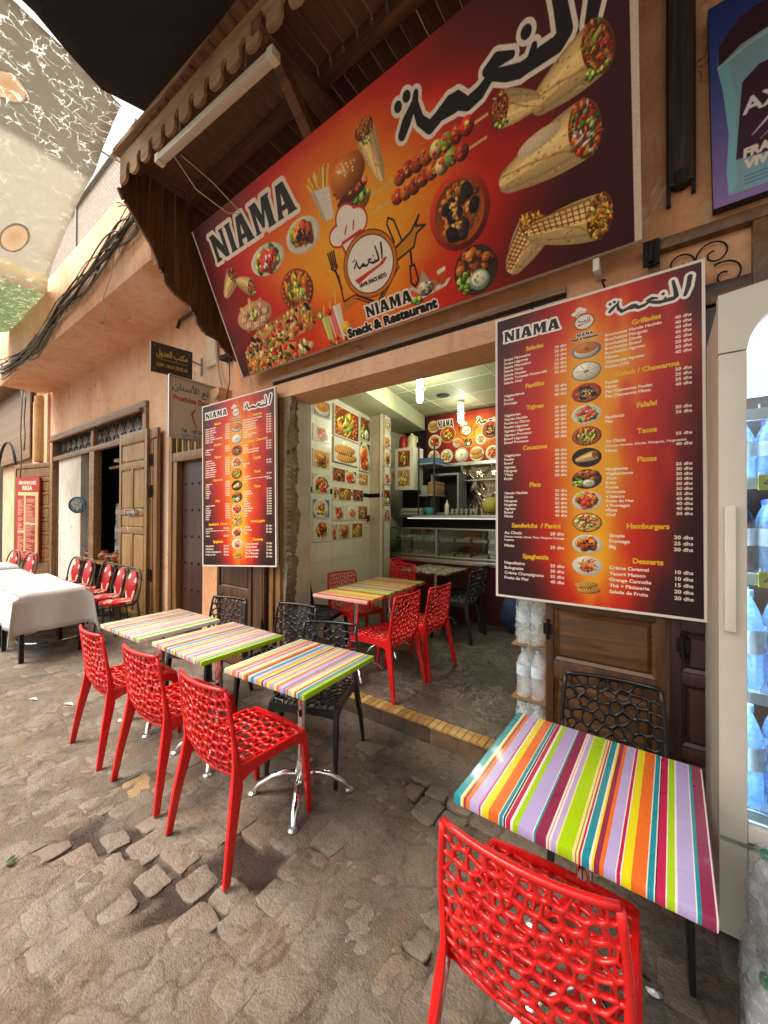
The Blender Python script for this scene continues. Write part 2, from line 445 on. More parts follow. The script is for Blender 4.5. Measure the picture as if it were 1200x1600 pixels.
def flame(cv, cx, horiz=False):
    """red and orange printed ground"""
    H, W_ = cv.H, cv.W
    yy, xx = np.mgrid[0:H, 0:W_].astype(np.float32); xx /= W_; yy /= H
    def sn(fx, fy, seed):
        r = np.random.RandomState(seed); g = r.rand(int(fy) + 3, int(fx) + 3).astype(np.float32)
        X = xx * fx; Y = yy * fy; i = X.astype(int); j = Y.astype(int); a = X - i; b = Y - j
        a = a * a * (3 - 2 * a); b = b * b * (3 - 2 * b)
        return (g[j, i] * (1 - a) + g[j, i + 1] * a) * (1 - b) + (g[j + 1, i] * (1 - a) + g[j + 1, i + 1] * a) * b
    nz = sn(9, 5, 3) * 0.6 + sn(22, 9, 5) * 0.4 if not horiz else sn(6, 4, 3) * 0.6 + sn(14, 10, 5) * 0.4
    return xx, yy, nz

def grad(val, stops):
    out = np.zeros(val.shape + (3,), np.float32)
    for k in range(3):
        out[..., k] = np.interp(val, [p for p, _ in stops], [hx(c)[k] for _, c in stops])
    return out

GREEN = ['#4a7426', '#66902e', '#8aa840', '#3a5c1e', '#a8b858']
RED = ['#d03022', '#e04a2a', '#b02418', '#e8684a']
MEAT = ['#9a441c', '#b85a24', '#d07a2c', '#743014', '#dc9448']
GOLD = ['#d99a2b', '#e9b94a', '#c07a1c', '#f2d07a']
WHITE = ['#e9e2cf', '#d8ceb4', '#f4efe2']
DARK = ['#1c1416', '#2a1c1c', '#120c10']
def dish(cv, x, y, r, kind, sq=1.0):
    """a plate of food seen from above or at a slant (sq squashes it)"""
    ry = r * sq
    def sc(n, cols, f=0.72, a=0.08, b=0.16, e=1.5, **k): cv.scatter(x, y, r * f, ry * f, n, cols, r * a, r * b, 0.6, e, **k)
    if kind in ('salad', 'meat', 'wing', 'nuggets'):
        cv.ell(x, y, r, ry, '#d9d2c4', vol=0.15); cv.ell(x, y, r * 0.84, ry * 0.84, '#c9c0ae', vol=-0.1)
        if kind == 'salad': sc(46, GREEN, 0.66); sc(20, RED, 0.55); sc(7, WHITE, 0.55, 0.04, 0.07)
        if kind == 'meat': cv.scatter(x - r * .3, y + ry * .4, r * .35, ry * .3, 16, GREEN, r * .1, r * .17); sc(50, MEAT, 0.6, 0.1, 0.2); sc(10, RED, .4)
        if kind == 'wing': sc(14, GREEN, .66, .1, .18); sc(34, ['#b5501c', '#d0742c', '#97380f'], 0.5, 0.12, 0.22, 1.3); sc(12, DARK, .4, .04, .08)
        if kind == 'nuggets': sc(20, GOLD, 0.6, 0.14, 0.24, 1.1); sc(9, RED, .6, .08, .12); sc(6, GREEN, .6, .06, .1)
    elif kind == 'prune':
        cv.ell(x, y, r, ry, '#b8351c', vol=0.5); cv.ell(x, y, r * .83, ry * .83, '#8b4417', vol=-.2)
        sc(50, ['#9a5a22', '#b87a35', '#7a3f15'], .7, .05, .1); sc(14, DARK, .62, .12, .18, 1.35); sc(16, ['#d59a50', '#c98740'], .4, .04, .07)
    elif kind == 'tajine':
        cv.ell(x, y, r, ry, '#a33a1a', vol=0.4); cv.ell(x, y, r * .85, ry * .85, '#7d3a12')
        sc(26, ['#c96a1f', '#a8481a', '#7a2e10'], .65, .07, .1, 3.4, ang=1.1); sc(16, GOLD + ['#c9b23a'], .6, .05, .07, 3.6, ang=1.3); sc(8, GREEN, .45, .07, .11)
        for k in range(22):
            t = 6.283 * k / 22; cv.ell(x + r * .84 * math.cos(t), y + ry * .84 * math.sin(t), r * .05, r * .04, '#d9a35a', vol=.5)
    elif kind == 'falafel':
        cv.ell(x, y, r, ry, '#3a2a1c'); cv.scatter(x, y + ry * .3, r * .7, ry * .5, 16, ['#8a4a1e', '#a05c26', '#6e3512'], r * .17, r * .24, .8)
        cv.scatter(x - r * .55, y - ry * .35, r * .35, ry * .4, 26, GREEN, r * .07, r * .13)
        cv.ell(x + r * .12, y - ry * .42, r * .45, ry * .42, '#8fa88a', vol=.3); cv.ell(x + r * .12, y - ry * .38, r * .36, ry * .3, '#e9e6d0', vol=.3)
        cv.scatter(x + r * .12, y - ry * .38, r * .2, ry * .15, 8, GREEN + GOLD, r * .03, r * .05)
    elif kind == 'soup':
        cv.ell(x, y - ry * .05, r, ry * .85, '#75808a', vol=.3); cv.ell(x, y - ry * .12, r * .8, ry * .66, '#d9cfba', vol=.3)
        cv.ell(x, y + ry * .16, r * .74, ry * .5, '#d9771c', vol=.25); cv.scatter(x, y + ry * .16, r * .2, ry * .18, 9, GREEN + ['#6a4a12'], r * .05, r * .1)
    elif kind == 'white':
        cv.ell(x, y, r, ry, '#8f8a7c', vol=.2); cv.ell(x, y, r * .9, ry * .88, '#e5ddc6', vol=.3)
        for k in range(7):
            t = 6.283 * k / 7 + .3; cv.line([(x, y), (x + r * .8 * math.cos(t), y + ry * .8 * math.sin(t))], r * .02, '#a99f82')
        cv.scatter(x, y, r * .12, ry * .12, 6, GREEN, r * .04, r * .07)
    elif kind == 'pizza':
        cv.ell(x, y, r, ry, '#a8642a', vol=.3); cv.ell(x, y, r * .88, ry * .88, '#d9a84a')
        sc(30, ['#e3c98a', '#d9b56a', '#ecd9a8'], .78, .08, .15); sc(20, RED, .75, .05, .09); sc(18, GREEN, .78, .03, .07, 2.0); sc(12, DARK, .75, .025, .045)
    elif kind == 'pasta':
        cv.ell(x, y, r, ry, '#dcd6ca', vol=.2)
        for k in range(60):
            t = rng.rand() * 6.28; q = rng.rand() ** .6 * .66; a = rng.rand() * 3.14; c = hx(['#d9762a', '#e8a04a', '#c2501c'][k % 3])
            cx_, cy_ = x + r * q * math.cos(t), y + ry * q * math.sin(t)
            cv.line([(cx_ - r * .2 * math.cos(a), cy_ - ry * .2 * math.sin(a)), (cx_, cy_ + ry * .05), (cx_ + r * .2 * math.cos(a), cy_ + ry * .2 * math.sin(a))], r * .028, c)
        sc(8, RED, .5, .07, .12); sc(6, GREEN, .5, .05, .09)
    elif kind == 'panini':
        for dy, dx in ((-.32, .1), (.3, -.1)):
            cv.ell(x + r * dx, y + ry * dy, r * .95, ry * .42, '#b9752c', .12, .5); cv.ell(x + r * dx, y + ry * (dy + .1), r * .88, ry * .32, '#d9a252', .12, .3)
            for k in range(8):
                t = -.7 + k * .2; cv.line([(x + r * (dx + t), y + ry * (dy + .32)), (x + r * (dx + t + .14), y + ry * (dy - .12))], r * .022, '#7a3f14')
        cv.scatter(x, y, r * .8, ry * .07, 16, GREEN + RED, r * .05, r * .08)
    elif kind == 'wrap':
        wrap(cv, x - r * .9, y - ry * .3, x + r * .8, y + ry * .3, r * .42)
    elif kind == 'burger': burger(cv, x, y, r)
    elif kind == 'pastry':
        cv.ell(x, y, r, ry * .9, '#c9a06a', vol=.2)
        for k in range(11):
            t = 6.283 * k / 8; q = .62 if k < 8 else .2
            cv.ell(x + r * q * math.cos(t), y + ry * q * math.sin(t), r * .3, ry * .25, '#c98a5a', t, .5)
            for j in range(3): cv.line([(x + r * q * math.cos(t) - r * .15 + j * r * .1, y + ry * q * math.sin(t) - ry * .12), (x + r * q * math.cos(t) - r * .08 + j * r * .1, y + ry * q * math.sin(t) + ry * .14)], r * .02, '#f0dcc0')
        cv.scatter(x, y + ry * .1, r * .35, ry * .3, 9, GREEN, r * .05, r * .1)
def burger(cv, x, y, r, tilt=0.0):
    cv.ell(x, y - r * .62, r * .78, r * .3, '#b8601e', tilt, .5)
    cv.scatter(x, y - r * .4, r * .8, r * .12, 30, GREEN, r * .08, r * .14)
    cv.ell(x, y - r * .2, r * .78, r * .2, '#57220e', tilt, .5)
    cv.scatter(x, y - r * .02, r * .72, r * .1, 26, RED + ['#a12a4a', '#e09a2a'], r * .07, r * .13)
    cv.scatter(x, y + r * .12, r * .78, r * .06, 16, GREEN + GOLD, r * .06, r * .1)
    cv.ell(x, y + r * .45, r * .85, r * .52, '#c26a20', tilt, .55, n=2.4); cv.ell(x - r * .15, y + r * .6, r * .5, r * .24, '#dd9440', tilt, .2, soft=r * .2, op=.6)
    cv.scatter(x, y + r * .62, r * .5, r * .2, 22, ['#f0dcae'], r * .018, r * .03, 0, 1.8)
def wrap(cv, x0, y0, x1, y1, rr, fill=None, ends=True, grill=False):
    """a rolled flatbread from its closed tip to its open, filled mouth"""
    a = math.atan2(y1 - y0, x1 - x0)
    nx, ny = -math.sin(a), math.cos(a)
    P = lambda t, w: (x0 + (x1 - x0) * t + nx * w * rr, y0 + (y1 - y0) * t + ny * w * rr)
    wid = lambda t: (.38 + .62 * math.sin(min(1, t * 1.15) * 1.57)) * min(1, math.sqrt(max(0, t + .03)) * 3.2)
    T = [i / 16 * .97 for i in range(17)]
    K = 14
    for k in range(K):
        w0, w1 = -1 + 2 * k / K, -1 + 2 * (k + 1.25) / K; w1 = min(1, w1); q = (w0 + w1) / 2
        lum = .66 + .4 * math.exp(-((q - .3) / .55) ** 2) + .05 * math.sin(k * 2.3)
        c = np.clip(hx('#fbd48a') * lum, 0, 1)
        cv.poly([P(t, w0 * wid(t)) for t in T] + [P(t, w1 * wid(t)) for t in reversed(T)], c)
    for k in range(44):
        t, w = rng.rand() * .85 + .05, rng.rand() * 1.8 - .9; q = P(t, w * wid(t)); cv.ell(q[0], q[1], rr * (.03 + .07 * rng.rand()), rr * (.02 + .04 * rng.rand()), ['#a8682c', '#8a5220', '#ecd0a0'][k % 3], a + rng.randn() * .4, op=.55, soft=rr * .03)
    cv.line([P(.06, .25), P(.35, .1), P(.7, -.25), P(.9, -.75)], rr * .035, '#8f5f2c', .6, soft=rr * .04)
    if grill:
        for k in range(11): cv.line([P(.05 + k * .075, .8 * wid(.05 + k * .075)), P(.1 + k * .075, .0)], rr * .03, '#6e3413', .85, soft=rr * .02)
        for k in range(4): cv.line([P(.04, .6 - k * .18), P(.8, .85 - k * .25)], rr * .026, '#6e3413', .85, soft=rr * .02)
    e = P(.93, 0); cv.ell(e[0], e[1], rr * .6, rr * 1.0, '#7a4420', a, .2); cv.ell(e[0], e[1], rr * .55, rr * .93, '#5a2c14', a, 0)
    cs = fill or (RED + MEAT + MEAT + GREEN[:3] + WHITE[:1] + GOLD[:2])
    for i in range(120):
        t = rng.rand() * 6.28; q = math.sqrt(rng.rand()); u, v = q * math.cos(t) * .52, q * math.sin(t) * .9
        px = e[0] + math.cos(a) * u * rr + nx * v * rr; py = e[1] + math.sin(a) * u * rr + ny * v * rr
        c = np.clip(hx(cs[rng.randint(len(cs))]) * (.6 + .6 * rng.rand()), 0, 1); th = rng.rand() * 3
        cv.ell(px, py, rr * (.06 + .16 * rng.rand()), rr * (.03 + .05 * rng.rand()), c, th, .5, n=1.5 + rng.rand())
    if fill is None: cv.scatter(e[0], e[1] - rr * .75, rr * .55, rr * .18, 14, GREEN[2:], rr * .06, rr * .12)

# lettering drawn by hand: block capitals and the joined Arabic word, both in their own unit frames
NIAMA = [  # polygons, x in letter units, y 0..1
    [[(0, 0), (.42, 0), (.42, .08), (.3, .12), (.3, .55), (.72, 0), (1.0, 0), (1.0, .9), (1.06, 1), (.72, 1), (.78, .9), (.78, .42), (.34, 1), (-.02, 1), (.06, .9), (.06, .1)]],
    [[(1.16, 0), (1.62, 0), (1.55, .1), (1.55, .9), (1.62, 1), (1.16, 1), (1.23, .9), (1.23, .1)]],
    [[(1.7, 0), (2.08, 0), (2.02, .1), (2.05, .2), (2.32, .2), (2.34, .1), (2.28, 0), (2.82, 0), (2.74, .1), (2.45, 1), (2.02, 1), (1.76, .1)], [(2.1, .36), (2.28, .36), (2.2, .72)]],
    [[(2.9, 0), (3.24, 0), (3.18, .1), (3.18, .62), (3.4, .1), (3.52, .1), (3.76, .62), (3.76, .1), (3.7, 0), (4.2, 0), (4.12, .1), (4.12, .9), (4.2, 1), (3.72, 1), (3.54, .5), (3.36, 1), (2.9, 1), (2.97, .9), (2.97, .1)]],
    [[(4.28, 0), (4.66, 0), (4.6, .1), (4.63, .2), (4.9, .2), (4.92, .1), (4.86, 0), (5.4, 0), (5.32, .1), (5.03, 1), (4.6, 1), (4.34, .1)], [(4.68, .36), (4.86, .36), (4.78, .72)]]]
def niama(cv, x, y, w, h, col='#241c1a', out=0.0, ocol='#f1ebe0', in2=None):
    k = w / 5.4; f = lambda p: (x + p[0] * k, y + p[1] * h)
    if out:
        for L in NIAMA:
            P = [f(p) for p in L[0]]; cv.line(P + [P[0]], out, ocol)
            cv.poly(P, ocol)
    for L in NIAMA:
        cv.poly([f(p) for p in L[0]], col)
        if len(L) > 1: cv.poly([f(p) for p in L[1]], in2 or ocol)
AR = [([(2.308, 1.111), (2.291, 1.072), (2.306, 0.987), (2.356, 0.932), (2.414, 0.95), (2.494, 0.986)], [.016, .022, .026, .03, .028, .024]),
      ([(2.285, 1.075), (2.22, 1.019), (2.179, 0.977)], [.018, .03, .026]),
      ([(2.414, .95), (2.494, .986), (2.538, .986), (2.568, .951), (2.511, .945), (2.437, .95)], [.026, .022, .02, .022, .024, .024]),
      ([(2.516, .96), (2.588, .925), (2.656, .936), (2.706, .962)], [.026, .03, .028, .022]),
      ([(2.831, .997), (2.758, 1.015), (2.7, .999), (2.74, .966), (2.802, .938), (2.863, .919)], [.016, .03, .02, .024, .03, .03]),
      ([(2.863, .919), (2.915, .922), (2.935, .975)], [.03, .028, .014]),
      ([(2.88, .919), (2.964, .925), (3.035, .925), (3.069, .951), (3.058, 1.05), (3.03, 1.2)], [.028, .034, .034, .034, .03, .022]),
      ([(3.236, 1.2), (3.214, 1.05), (3.175, .93)], [.034, .034, .026]),
      ([(2.249, 1.125)], [.026]), ([(2.186, 1.108)], [.026]), ([(2.905, 1.04)], [.026])]
class Tr:
    def __init__(s, x, y, w, h): s.x, s.y, s.w, s.h = x, y, w, h; s.k = w / 1.1
    def __call__(s, p): return (s.x + (p[0] - 2.15) / 1.1 * s.w, s.y + (p[1] - .89) / .33 * s.h)
def arabic(cv, x, y, w, h, layers): cv.strokes(AR, Tr(x, y, w, h), layers)
def logo(cv, x, y, r, line='#2a1a14', small=False):
    """chef hat over an oval badge on a plate with fork, ribbon and spatula"""
    c = line
    if not small:
        cv.line([(x - 1.5 * r, y + .1 * r), (x - 1.55 * r, y - .8 * r), (x - 1.0 * r, y - .75 * r)], r * .035, c)
        for k in range(4): cv.line([(x - 1.75 * r + k * .1 * r, y + .95 * r), (x - 1.72 * r + k * .08 * r, y + .45 * r)], r * .035, c)
        cv.line([(x - 1.75 * r, y + .45 * r), (x - 1.6 * r, y + .3 * r), (x - 1.45 * r, y + .45 * r)], r * .04, c); cv.line([(x - 1.58 * r, y + .3 * r), (x - 1.5 * r, y - .35 * r)], r * .045, c)
        cv.poly([(x - 1.05 * r, y - .75 * r), (x - 1.6 * r, y - .85 * r), (x - 1.75 * r, y - 1.2 * r), (x - 1.4 * r, y - 1.1 * r), (x - .9 * r, y - 1.0 * r)], '#c46a1c')
        cv.line([(x - .9 * r, y - .75 * r), (x, y - 1.3 * r), (x + 1.15 * r, y - .35 * r)], r * .04, c)
        cv.line([(x - .95 * r, y - .85 * r), (x, y - 1.4 * r), (x + 1.2 * r, y - .45 * r)], r * .025, c)
        cv.poly([(x + 1.0 * r, y - .35 * r), (x + 1.9 * r, y - .1 * r), (x + 2.1 * r, y + .25 * r), (x + 2.4 * r, y + .35 * r), (x + 2.1 * r, y + .6 * r), (x + 2.0 * r, y + .45 * r), (x + 1.0 * r, y + .1 * r)], '#c9821e')
        cv.line([(x + 1.0 * r, y - .3 * r), (x + 1.9 * r, y - .1 * r), (x + 2.1 * r, y + .25 * r), (x + 2.45 * r, y + .35 * r), (x + 2.1 * r, y + .45 * r), (x + 2.3 * r, y + .7 * r), (x + 1.9 * r, y + .35 * r), (x + 1.0 * r, y + .05 * r)], r * .03, c)
        cv.line([(x + 1.75 * r, y - .2 * r), (x + 1.7 * r, y - .6 * r)], r * .04, c); cv.line([(x + 1.62 * r, y - .6 * r), (x + 1.8 * r, y - .6 * r), (x + 1.85 * r, y - 1.1 * r), (x + 1.68 * r, y - 1.25 * r), (x + 1.55 * r, y - 1.1 * r), (x + 1.62 * r, y - .6 * r)], r * .035, c)
        cv.line([(x + 1.5 * r, y + .25 * r), (x + 1.35 * r, y + .9 * r), (x + 1.15 * r, y + 1.05 * r), (x + 1.05 * r, y + .9 * r), (x + 1.2 * r, y + .3 * r)], r * .03, c)
    hx_, hy = x - .55 * r, y + 1.35 * r
    for g, cc in ((r * .07, '#c3321e'), (0, '#ece4d4')):
        for dx, dy, a, b in ((-.5, -.05, .42, .3), (0, .3, .45, .42), (.45, .1, .4, .36), (0, -.1, .5, .3)): cv.ell(hx_ + dx * r, hy + dy * r, a * r + g, b * r + g, cc)
        cv.poly([(hx_ - .45 * r - g, hy - .2 * r), (hx_ + .5 * r + g, hy - .1 * r), (hx_ + .55 * r + g, hy - .5 * r - g), (hx_ - .35 * r - g, hy - .6 * r - g)], cc)
    cv.line([(hx_ - .4 * r, hy - .32 * r), (hx_ + .5 * r, hy - .24 * r)], r * .05, '#c3321e'); cv.line([(hx_ - .2 * r, hy - .1 * r), (hx_ - .05 * r, hy + .12 * r)], r * .03, '#c3321e'); cv.line([(hx_ + .2 * r, hy - .08 * r), (hx_ + .3 * r, hy + .14 * r)], r * .03, '#c3321e')
    cv.ell(x, y, 1.22 * r, 1.06 * r, '#3a1d14'); cv.ell(x, y, 1.19 * r, 1.03 * r, '#c9701c'); cv.ell(x, y, 1.06 * r, .92 * r, '#2a1a14'); cv.ell(x, y, 1.03 * r, .89 * r, '#eae2d4')
    cv.strokes(AR, Tr(x - .72 * r, y - .05 * r, 1.4 * r, .55 * r), [(r * -.005, '#1c1412')])
    cv.poly([(x - .8 * r, y - .28 * r), (x - .2 * r, y - .2 * r), (x + .4 * r, y - .12 * r), (x + .72 * r, y + .02 * r), (x + .8 * r, y - .02 * r), (x + .6 * r, y - .16 * r), (x - .1 * r, y - .3 * r), (x - .65 * r, y - .45 * r)], '#c3321e')
    if r > .06: cv.text('NIAMA SNACK RESTO', x, y - .58 * r, .13 * r, '#2a1a14', width=1.25 * r, align='c', bold=.008 * r)

# --- the big banner
def art_banner():
    w, h = 3.35, 1.28; cv = Canvas(w, h, 460)
    xx, yy, nz = flame(cv, .5, True)
    dx = (xx - .52) * 2.25; dy = (yy - .52) * 1.15
    d = np.sqrt(dx * dx * .8 + dy * dy) + (nz - .5) * .28 + np.clip(xx - .55, 0, 1) * .75
    cv.im = grad(d, [(0, '#f4b82a'), (.3, '#ee9c20'), (.5, '#e0601a'), (.66, '#c82a18'), (.82, '#9c1d17'), (1.0, '#641a1a'), (1.2, '#3c161a'), (1.7, '#32141a')])
    cl = np.clip(nz - .45, 0, .4) * np.clip(1 - yy * 1.6, 0, 1)
    cv.im = cv.im * (1 - cl[..., None] * .4) + hx('#8a4a42') * cl[..., None] * .4
    niama(cv, .2, .965, 1.06, .2, '#2b2624', .03, '#e6dccb')
    arabic(cv, 2.15, .885, 1.1, .33, [(.022, '#e9e0d2'), (0, '#1e1918')])
    # fries
    cv.scatter(1.49, 1.03, .06, .02, 3, GOLD, .01, .02)
    for k in range(26):
        x = 1.43 + .13 * rng.rand(); y = .97; t = (x - 1.495) * .7 + rng.randn() * .02
        cv.line([(x, y), (x + t, y + .07 + .06 * rng.rand())], .009, hx(GOLD[k % 4]))
    cv.poly([(1.41, 1.0), (1.58, .97), (1.56, .79), (1.47, .8)], '#ddd2c4'); cv.poly([(1.41, 1.0), (1.45, .99), (1.49, .8), (1.47, .8)], '#b9aca0')
    wrap(cv, 1.99, .83, 1.93, 1.14, .075)
    burger(cv, 1.745, .89, .175, .15)
    # skewers
    for x0, y0, x1, y1 in ((1.9, .79, 2.68, .83), (1.86, .70, 2.66, .74)): cv.line([(x0, y0), (x1, y1)], .007, '#d9b070')
    for x0, y0, x1, y1, n_ in ((2.08, .80, 2.6, .83, 8), (2.04, .71, 2.55, .745, 8)):
        for k in range(n_):
            t = (k + .5) / n_; c = [MEAT[1], '#9a3a1a', MEAT[0], '#b85a24', '#e0b878', '#7a9a3a', '#9a3a1a', RED[0]][(k + int(y0 * 10)) % 8]
            cv.ell(x0 + (x1 - x0) * t, y0 + (y1 - y0) * t + rng.randn() * .006, .045, .04, c, rng.rand(), .8)
            cv.scatter(x0 + (x1 - x0) * t, y0 + (y1 - y0) * t, .03, .03, 4, MEAT + RED, .006, .014)
    dish(cv, 1.24, .80, .175, 'wing', .62); dish(cv, .81, .785, .205, 'salad', .5)
    wrap(cv, .15, .70, .36, .83, .075); wrap(cv, .37, .77, .54, .66, .07)
    dish(cv, 1.03, .49, .185, 'tajine', .8); dish(cv, .45, .46, .24, 'pastry', .5)
    dish(cv, 2.45, .475, .19, 'prune'); dish(cv, 2.5, .15, .14, 'falafel', .95)
    logo(cv, 1.76, .43, .19)
    # pizza
    P = [(.12, .02), (.16, .2), (.4, .33), (.8, .38), (1.1, .4), (1.17, .3), (1.1, .2), (.9, .19), (.72, .17), (1.0, .12), (1.08, .08), (.9, .0), (.5, -.05), (.14, -.02)]
    cv.poly(P, '#b5642a'); cv.poly([(x * .95 + .03, y * .86 + .015) for x, y in P], '#cf8f3a')
    def inp(x, y):
        r_ = False
        for i in range(len(P)):
            (a, b), (c, d_) = P[i], P[(i + 1) % len(P)]
            if (b > y) != (d_ > y) and x < (c - a) * (y - b) / (d_ - b) + a: r_ = not r_
        return r_
    for k in range(420):
        x, y = .12 + 1.03 * rng.rand(), .42 * rng.rand()
        if not inp(x, y) or not inp(x + .02, y + .02): continue
        q = k % 10; c = ['#e3c27a', '#d9ae5a', '#ecd9a8', '#c98a3a'][rng.randint(4)] if q < 4 else RED[rng.randint(4)] if q < 7 else ['#7a8a2a', '#5a5a1c', '#8a6a20'][rng.randint(3)] if q < 9 else DARK[0]
        cv.ell(x, y, .014 + .03 * rng.rand(), .01 + .014 * rng.rand(), np.clip(hx(c) * (.75 + .4 * rng.rand()), 0, 1), rng.rand() * 3, .4, n=1.5 + rng.rand())
    # drinks
    for x, c, hh in ((1.24, '#b5c25a', .19), (1.31, '#d8706a', .2), (1.38, '#d8cdb9', .24)):
        cv.poly([(x - .035, .04 + hh), (x + .045, .04 + hh), (x + .03, .03), (x - .015, .03)], c); cv.poly([(x - .03, .04 + hh), (x - .01, .04 + hh), (x, .03), (x - .01, .03)], '#f0e8da', .5)
        cv.line([(x, .05 + hh), (x + .02, .12 + hh)], .004, '#c9d05a')
    cv.ell(1.2, .25, .028, .028, '#86a93a', vol=.4); cv.ell(1.2, .25, .014, .014, '#e0e4b0'); cv.ell(1.3, .25, .022, .026, '#b5241a', vol=.5)
    cv.ell(1.43, .1, .045, .05, '#e3a52a', vol=.4); cv.scatter(1.31, .04, .1, .02, 14, GREEN + RED, .01, .02)
    niama(cv, 1.64, .115, .4, .075, '#1c1412', .012, '#eae0d2')
    cv.text('Snack & Restaurant', 1.43, .028, .055, '#1c1412', width=.78, bold=.006, outline=.009, ocol='#eae0d2')
    # teapot and glass
    cv.poly([(2.04, .14), (2.06, .1), (2.3, .13), (2.34, .17), (2.1, .12)], '#d8cdb9'); cv.ell(2.15, .16, .06, .045, '#b3aa90', vol=.9); cv.poly([(2.11, .2), (2.19, .2), (2.16, .25), (2.15, .28), (2.14, .25)], '#a59a7c')
    cv.line([(2.1, .15), (2.05, .19), (2.03, .18)], .01, '#c9c0a6'); cv.line([(2.2, .19), (2.235, .17), (2.21, .13)], .007, '#8a805f'); cv.scatter(2.15, .16, .05, .035, 16, ['#8a7d5c', '#e9e2cf', '#6b5f42'], .006, .012)
    cv.poly([(2.25, .23), (2.31, .24), (2.3, .15), (2.26, .14)], '#b8501f'); cv.poly([(2.25, .23), (2.31, .24), (2.31, .215), (2.25, .205)], '#e6dccb')
    cv.scatter(2.07, .11, .04, .015, 10, GREEN, .01, .018)
    # right-hand wraps
    wrap(cv, 2.9, .74, 3.22, .83, .105); wrap(cv, 2.94, .76, 2.73, .82, .075)
    wrap(cv, 2.7, .5, 3.16, .56, .12, RED + ['#c9701f', '#d98a2f', '#b55a1a'] + GREEN + WHITE)
    cv.ell(2.92, .61, .11, .035, '#e0c9a0', .15, .2)
    wrap(cv, 2.7, .07, 2.88, .26, .1, GOLD + ['#c9701f'], grill=True); wrap(cv, 2.82, .22, 3.2, .17, .1, GOLD + ['#c9701f', '#d98a2f', '#7a3f14'], grill=True)
    cv.poly([(0, 0), (.014, 0), (.014, h), (0, h)], '#d8cec2'); cv.poly([(w - .03, 0), (w, 0), (w, h), (w - .03, h)], '#cfc0ac'); cv.poly([(0, 0), (w, 0), (w, .01), (0, .01)], '#8a7668')
    gn = rng.rand(cv.H, cv.W, 1).astype(np.float32) * .5 + np.kron(rng.rand(cv.H // 3 + 1, cv.W // 3 + 1), np.ones((3, 3)))[:cv.H, :cv.W, None].astype(np.float32) * .5
    cv.im = cv.im * (.93 + .14 * gn)
    return cv.image('banner print')

LEFT = [(.219, 'Salades', .258, .0235, [('Soupe Marocaine', '10'), ('Soupe Légumes', '20'), ('Salade Marocaine', '10'), ('Salade Verte', '15'), ('Salade Niçoise', '20'), ('Salade Tomates Mozzarella', '25'), ('Salade Chef', '30')]),
        (.438, 'Pastillas', .478, .0235, [('Végétarienne', '30'), ('Poulet', '40'), ('Fromage', '40')]),
        (.566, 'Tajines', .597, .0235, [('Végétarien', '30'), ('Viande Hachée', '35'), ('Poulet au Citron', '40'), ('Poulet Légumes', '40'), ('Agneau Légumes', '40'), ('Agneau Pruneaux', '50'), ('Boeuf Légumes', '40'), ('Boeuf Pruneaux', '50')]),
        (.801, 'Couscous', .839, .0232, [('Végétarien', '30'), ('Poulet', '40'), ('Boeuf', '40'), ('Agneau', '40'), ('Merguez', '40'), ("T'faya", '40'), ('Royal', '50')]),
        (1.019, 'Plats', 1.065, .0232, [('Viande Hachée', '35'), ('Dinde', '35'), ('Merguez', '35'), ('Nugette', '35'), ('Agneau', '40'), ('Boeuf', '40'), ('Mixte', '45')]),
        (1.257, 'Sandwichs  / Panini', 1.303, .0385, [('Au Choix', '20'), ('', ''), ('Mixte', '25')]),
        (1.436, 'Spaghettis', 1.483, .03, [('Napolitaine', '25'), ('Bolognaise', '30'), ('Crème Champignons', '35'), ('Fruits de Mer', '40')])]
RIGHT = [(.217, 'Grillades', .252, .0238, [('Brochettes Viande Hachée', '40'), ('Brochettes Merguez', '40'), ('Brochettes Dinde', '40'), ('Brochettes Boeuf', '45'), ('Brochettes Agneau', '45'), ('Mixtes', '50'), ('Côtelettes Agneau', '50'), ('Poulet (1/4)', '40')]),
         (.465, 'Kebab / Chawarma', .502, .024, [('Poulet', '20'), ('Mixte', '25'), ('Plat Chawarma Poulet', '35'), ('Plat Chawarma Mixte', '40')]),
         (.64, 'Falafel', .683, .0238, [('Sandwich', '20'), ('Plat', '35')]),
         (.771, 'Tacos', .81, .025, [('Au Choix', '35'), ('', ''), ('Mixte', '40')]),
         (.914, 'Pizzas', .956, .0238, [('Margherita', '25'), ('Végétarienne', '30'), ('Thon', '30'), ('Kefta', '30'), ('Poulet', '30'), ('Orientale', '30'), ('4 Saisons', '35'), ('Fruits de Mer', '40'), ('4 Fromages', '40'), ('Mixte', '40'), ('Chef', '50')]),
         (1.25, 'Hamburgers', 1.303, .029, [('Simple', '20'), ('Fromage', '25'), ('Big', '30')]),
         (1.426, 'Desserts', 1.469, .031, [('Crème Caramel', '10'), ('Yaourt Maison', '10'), ('Orange Cannelle', '15'), ('Thé + Pâtisserie', '20'), ('Salade de Fruits', '20')])]
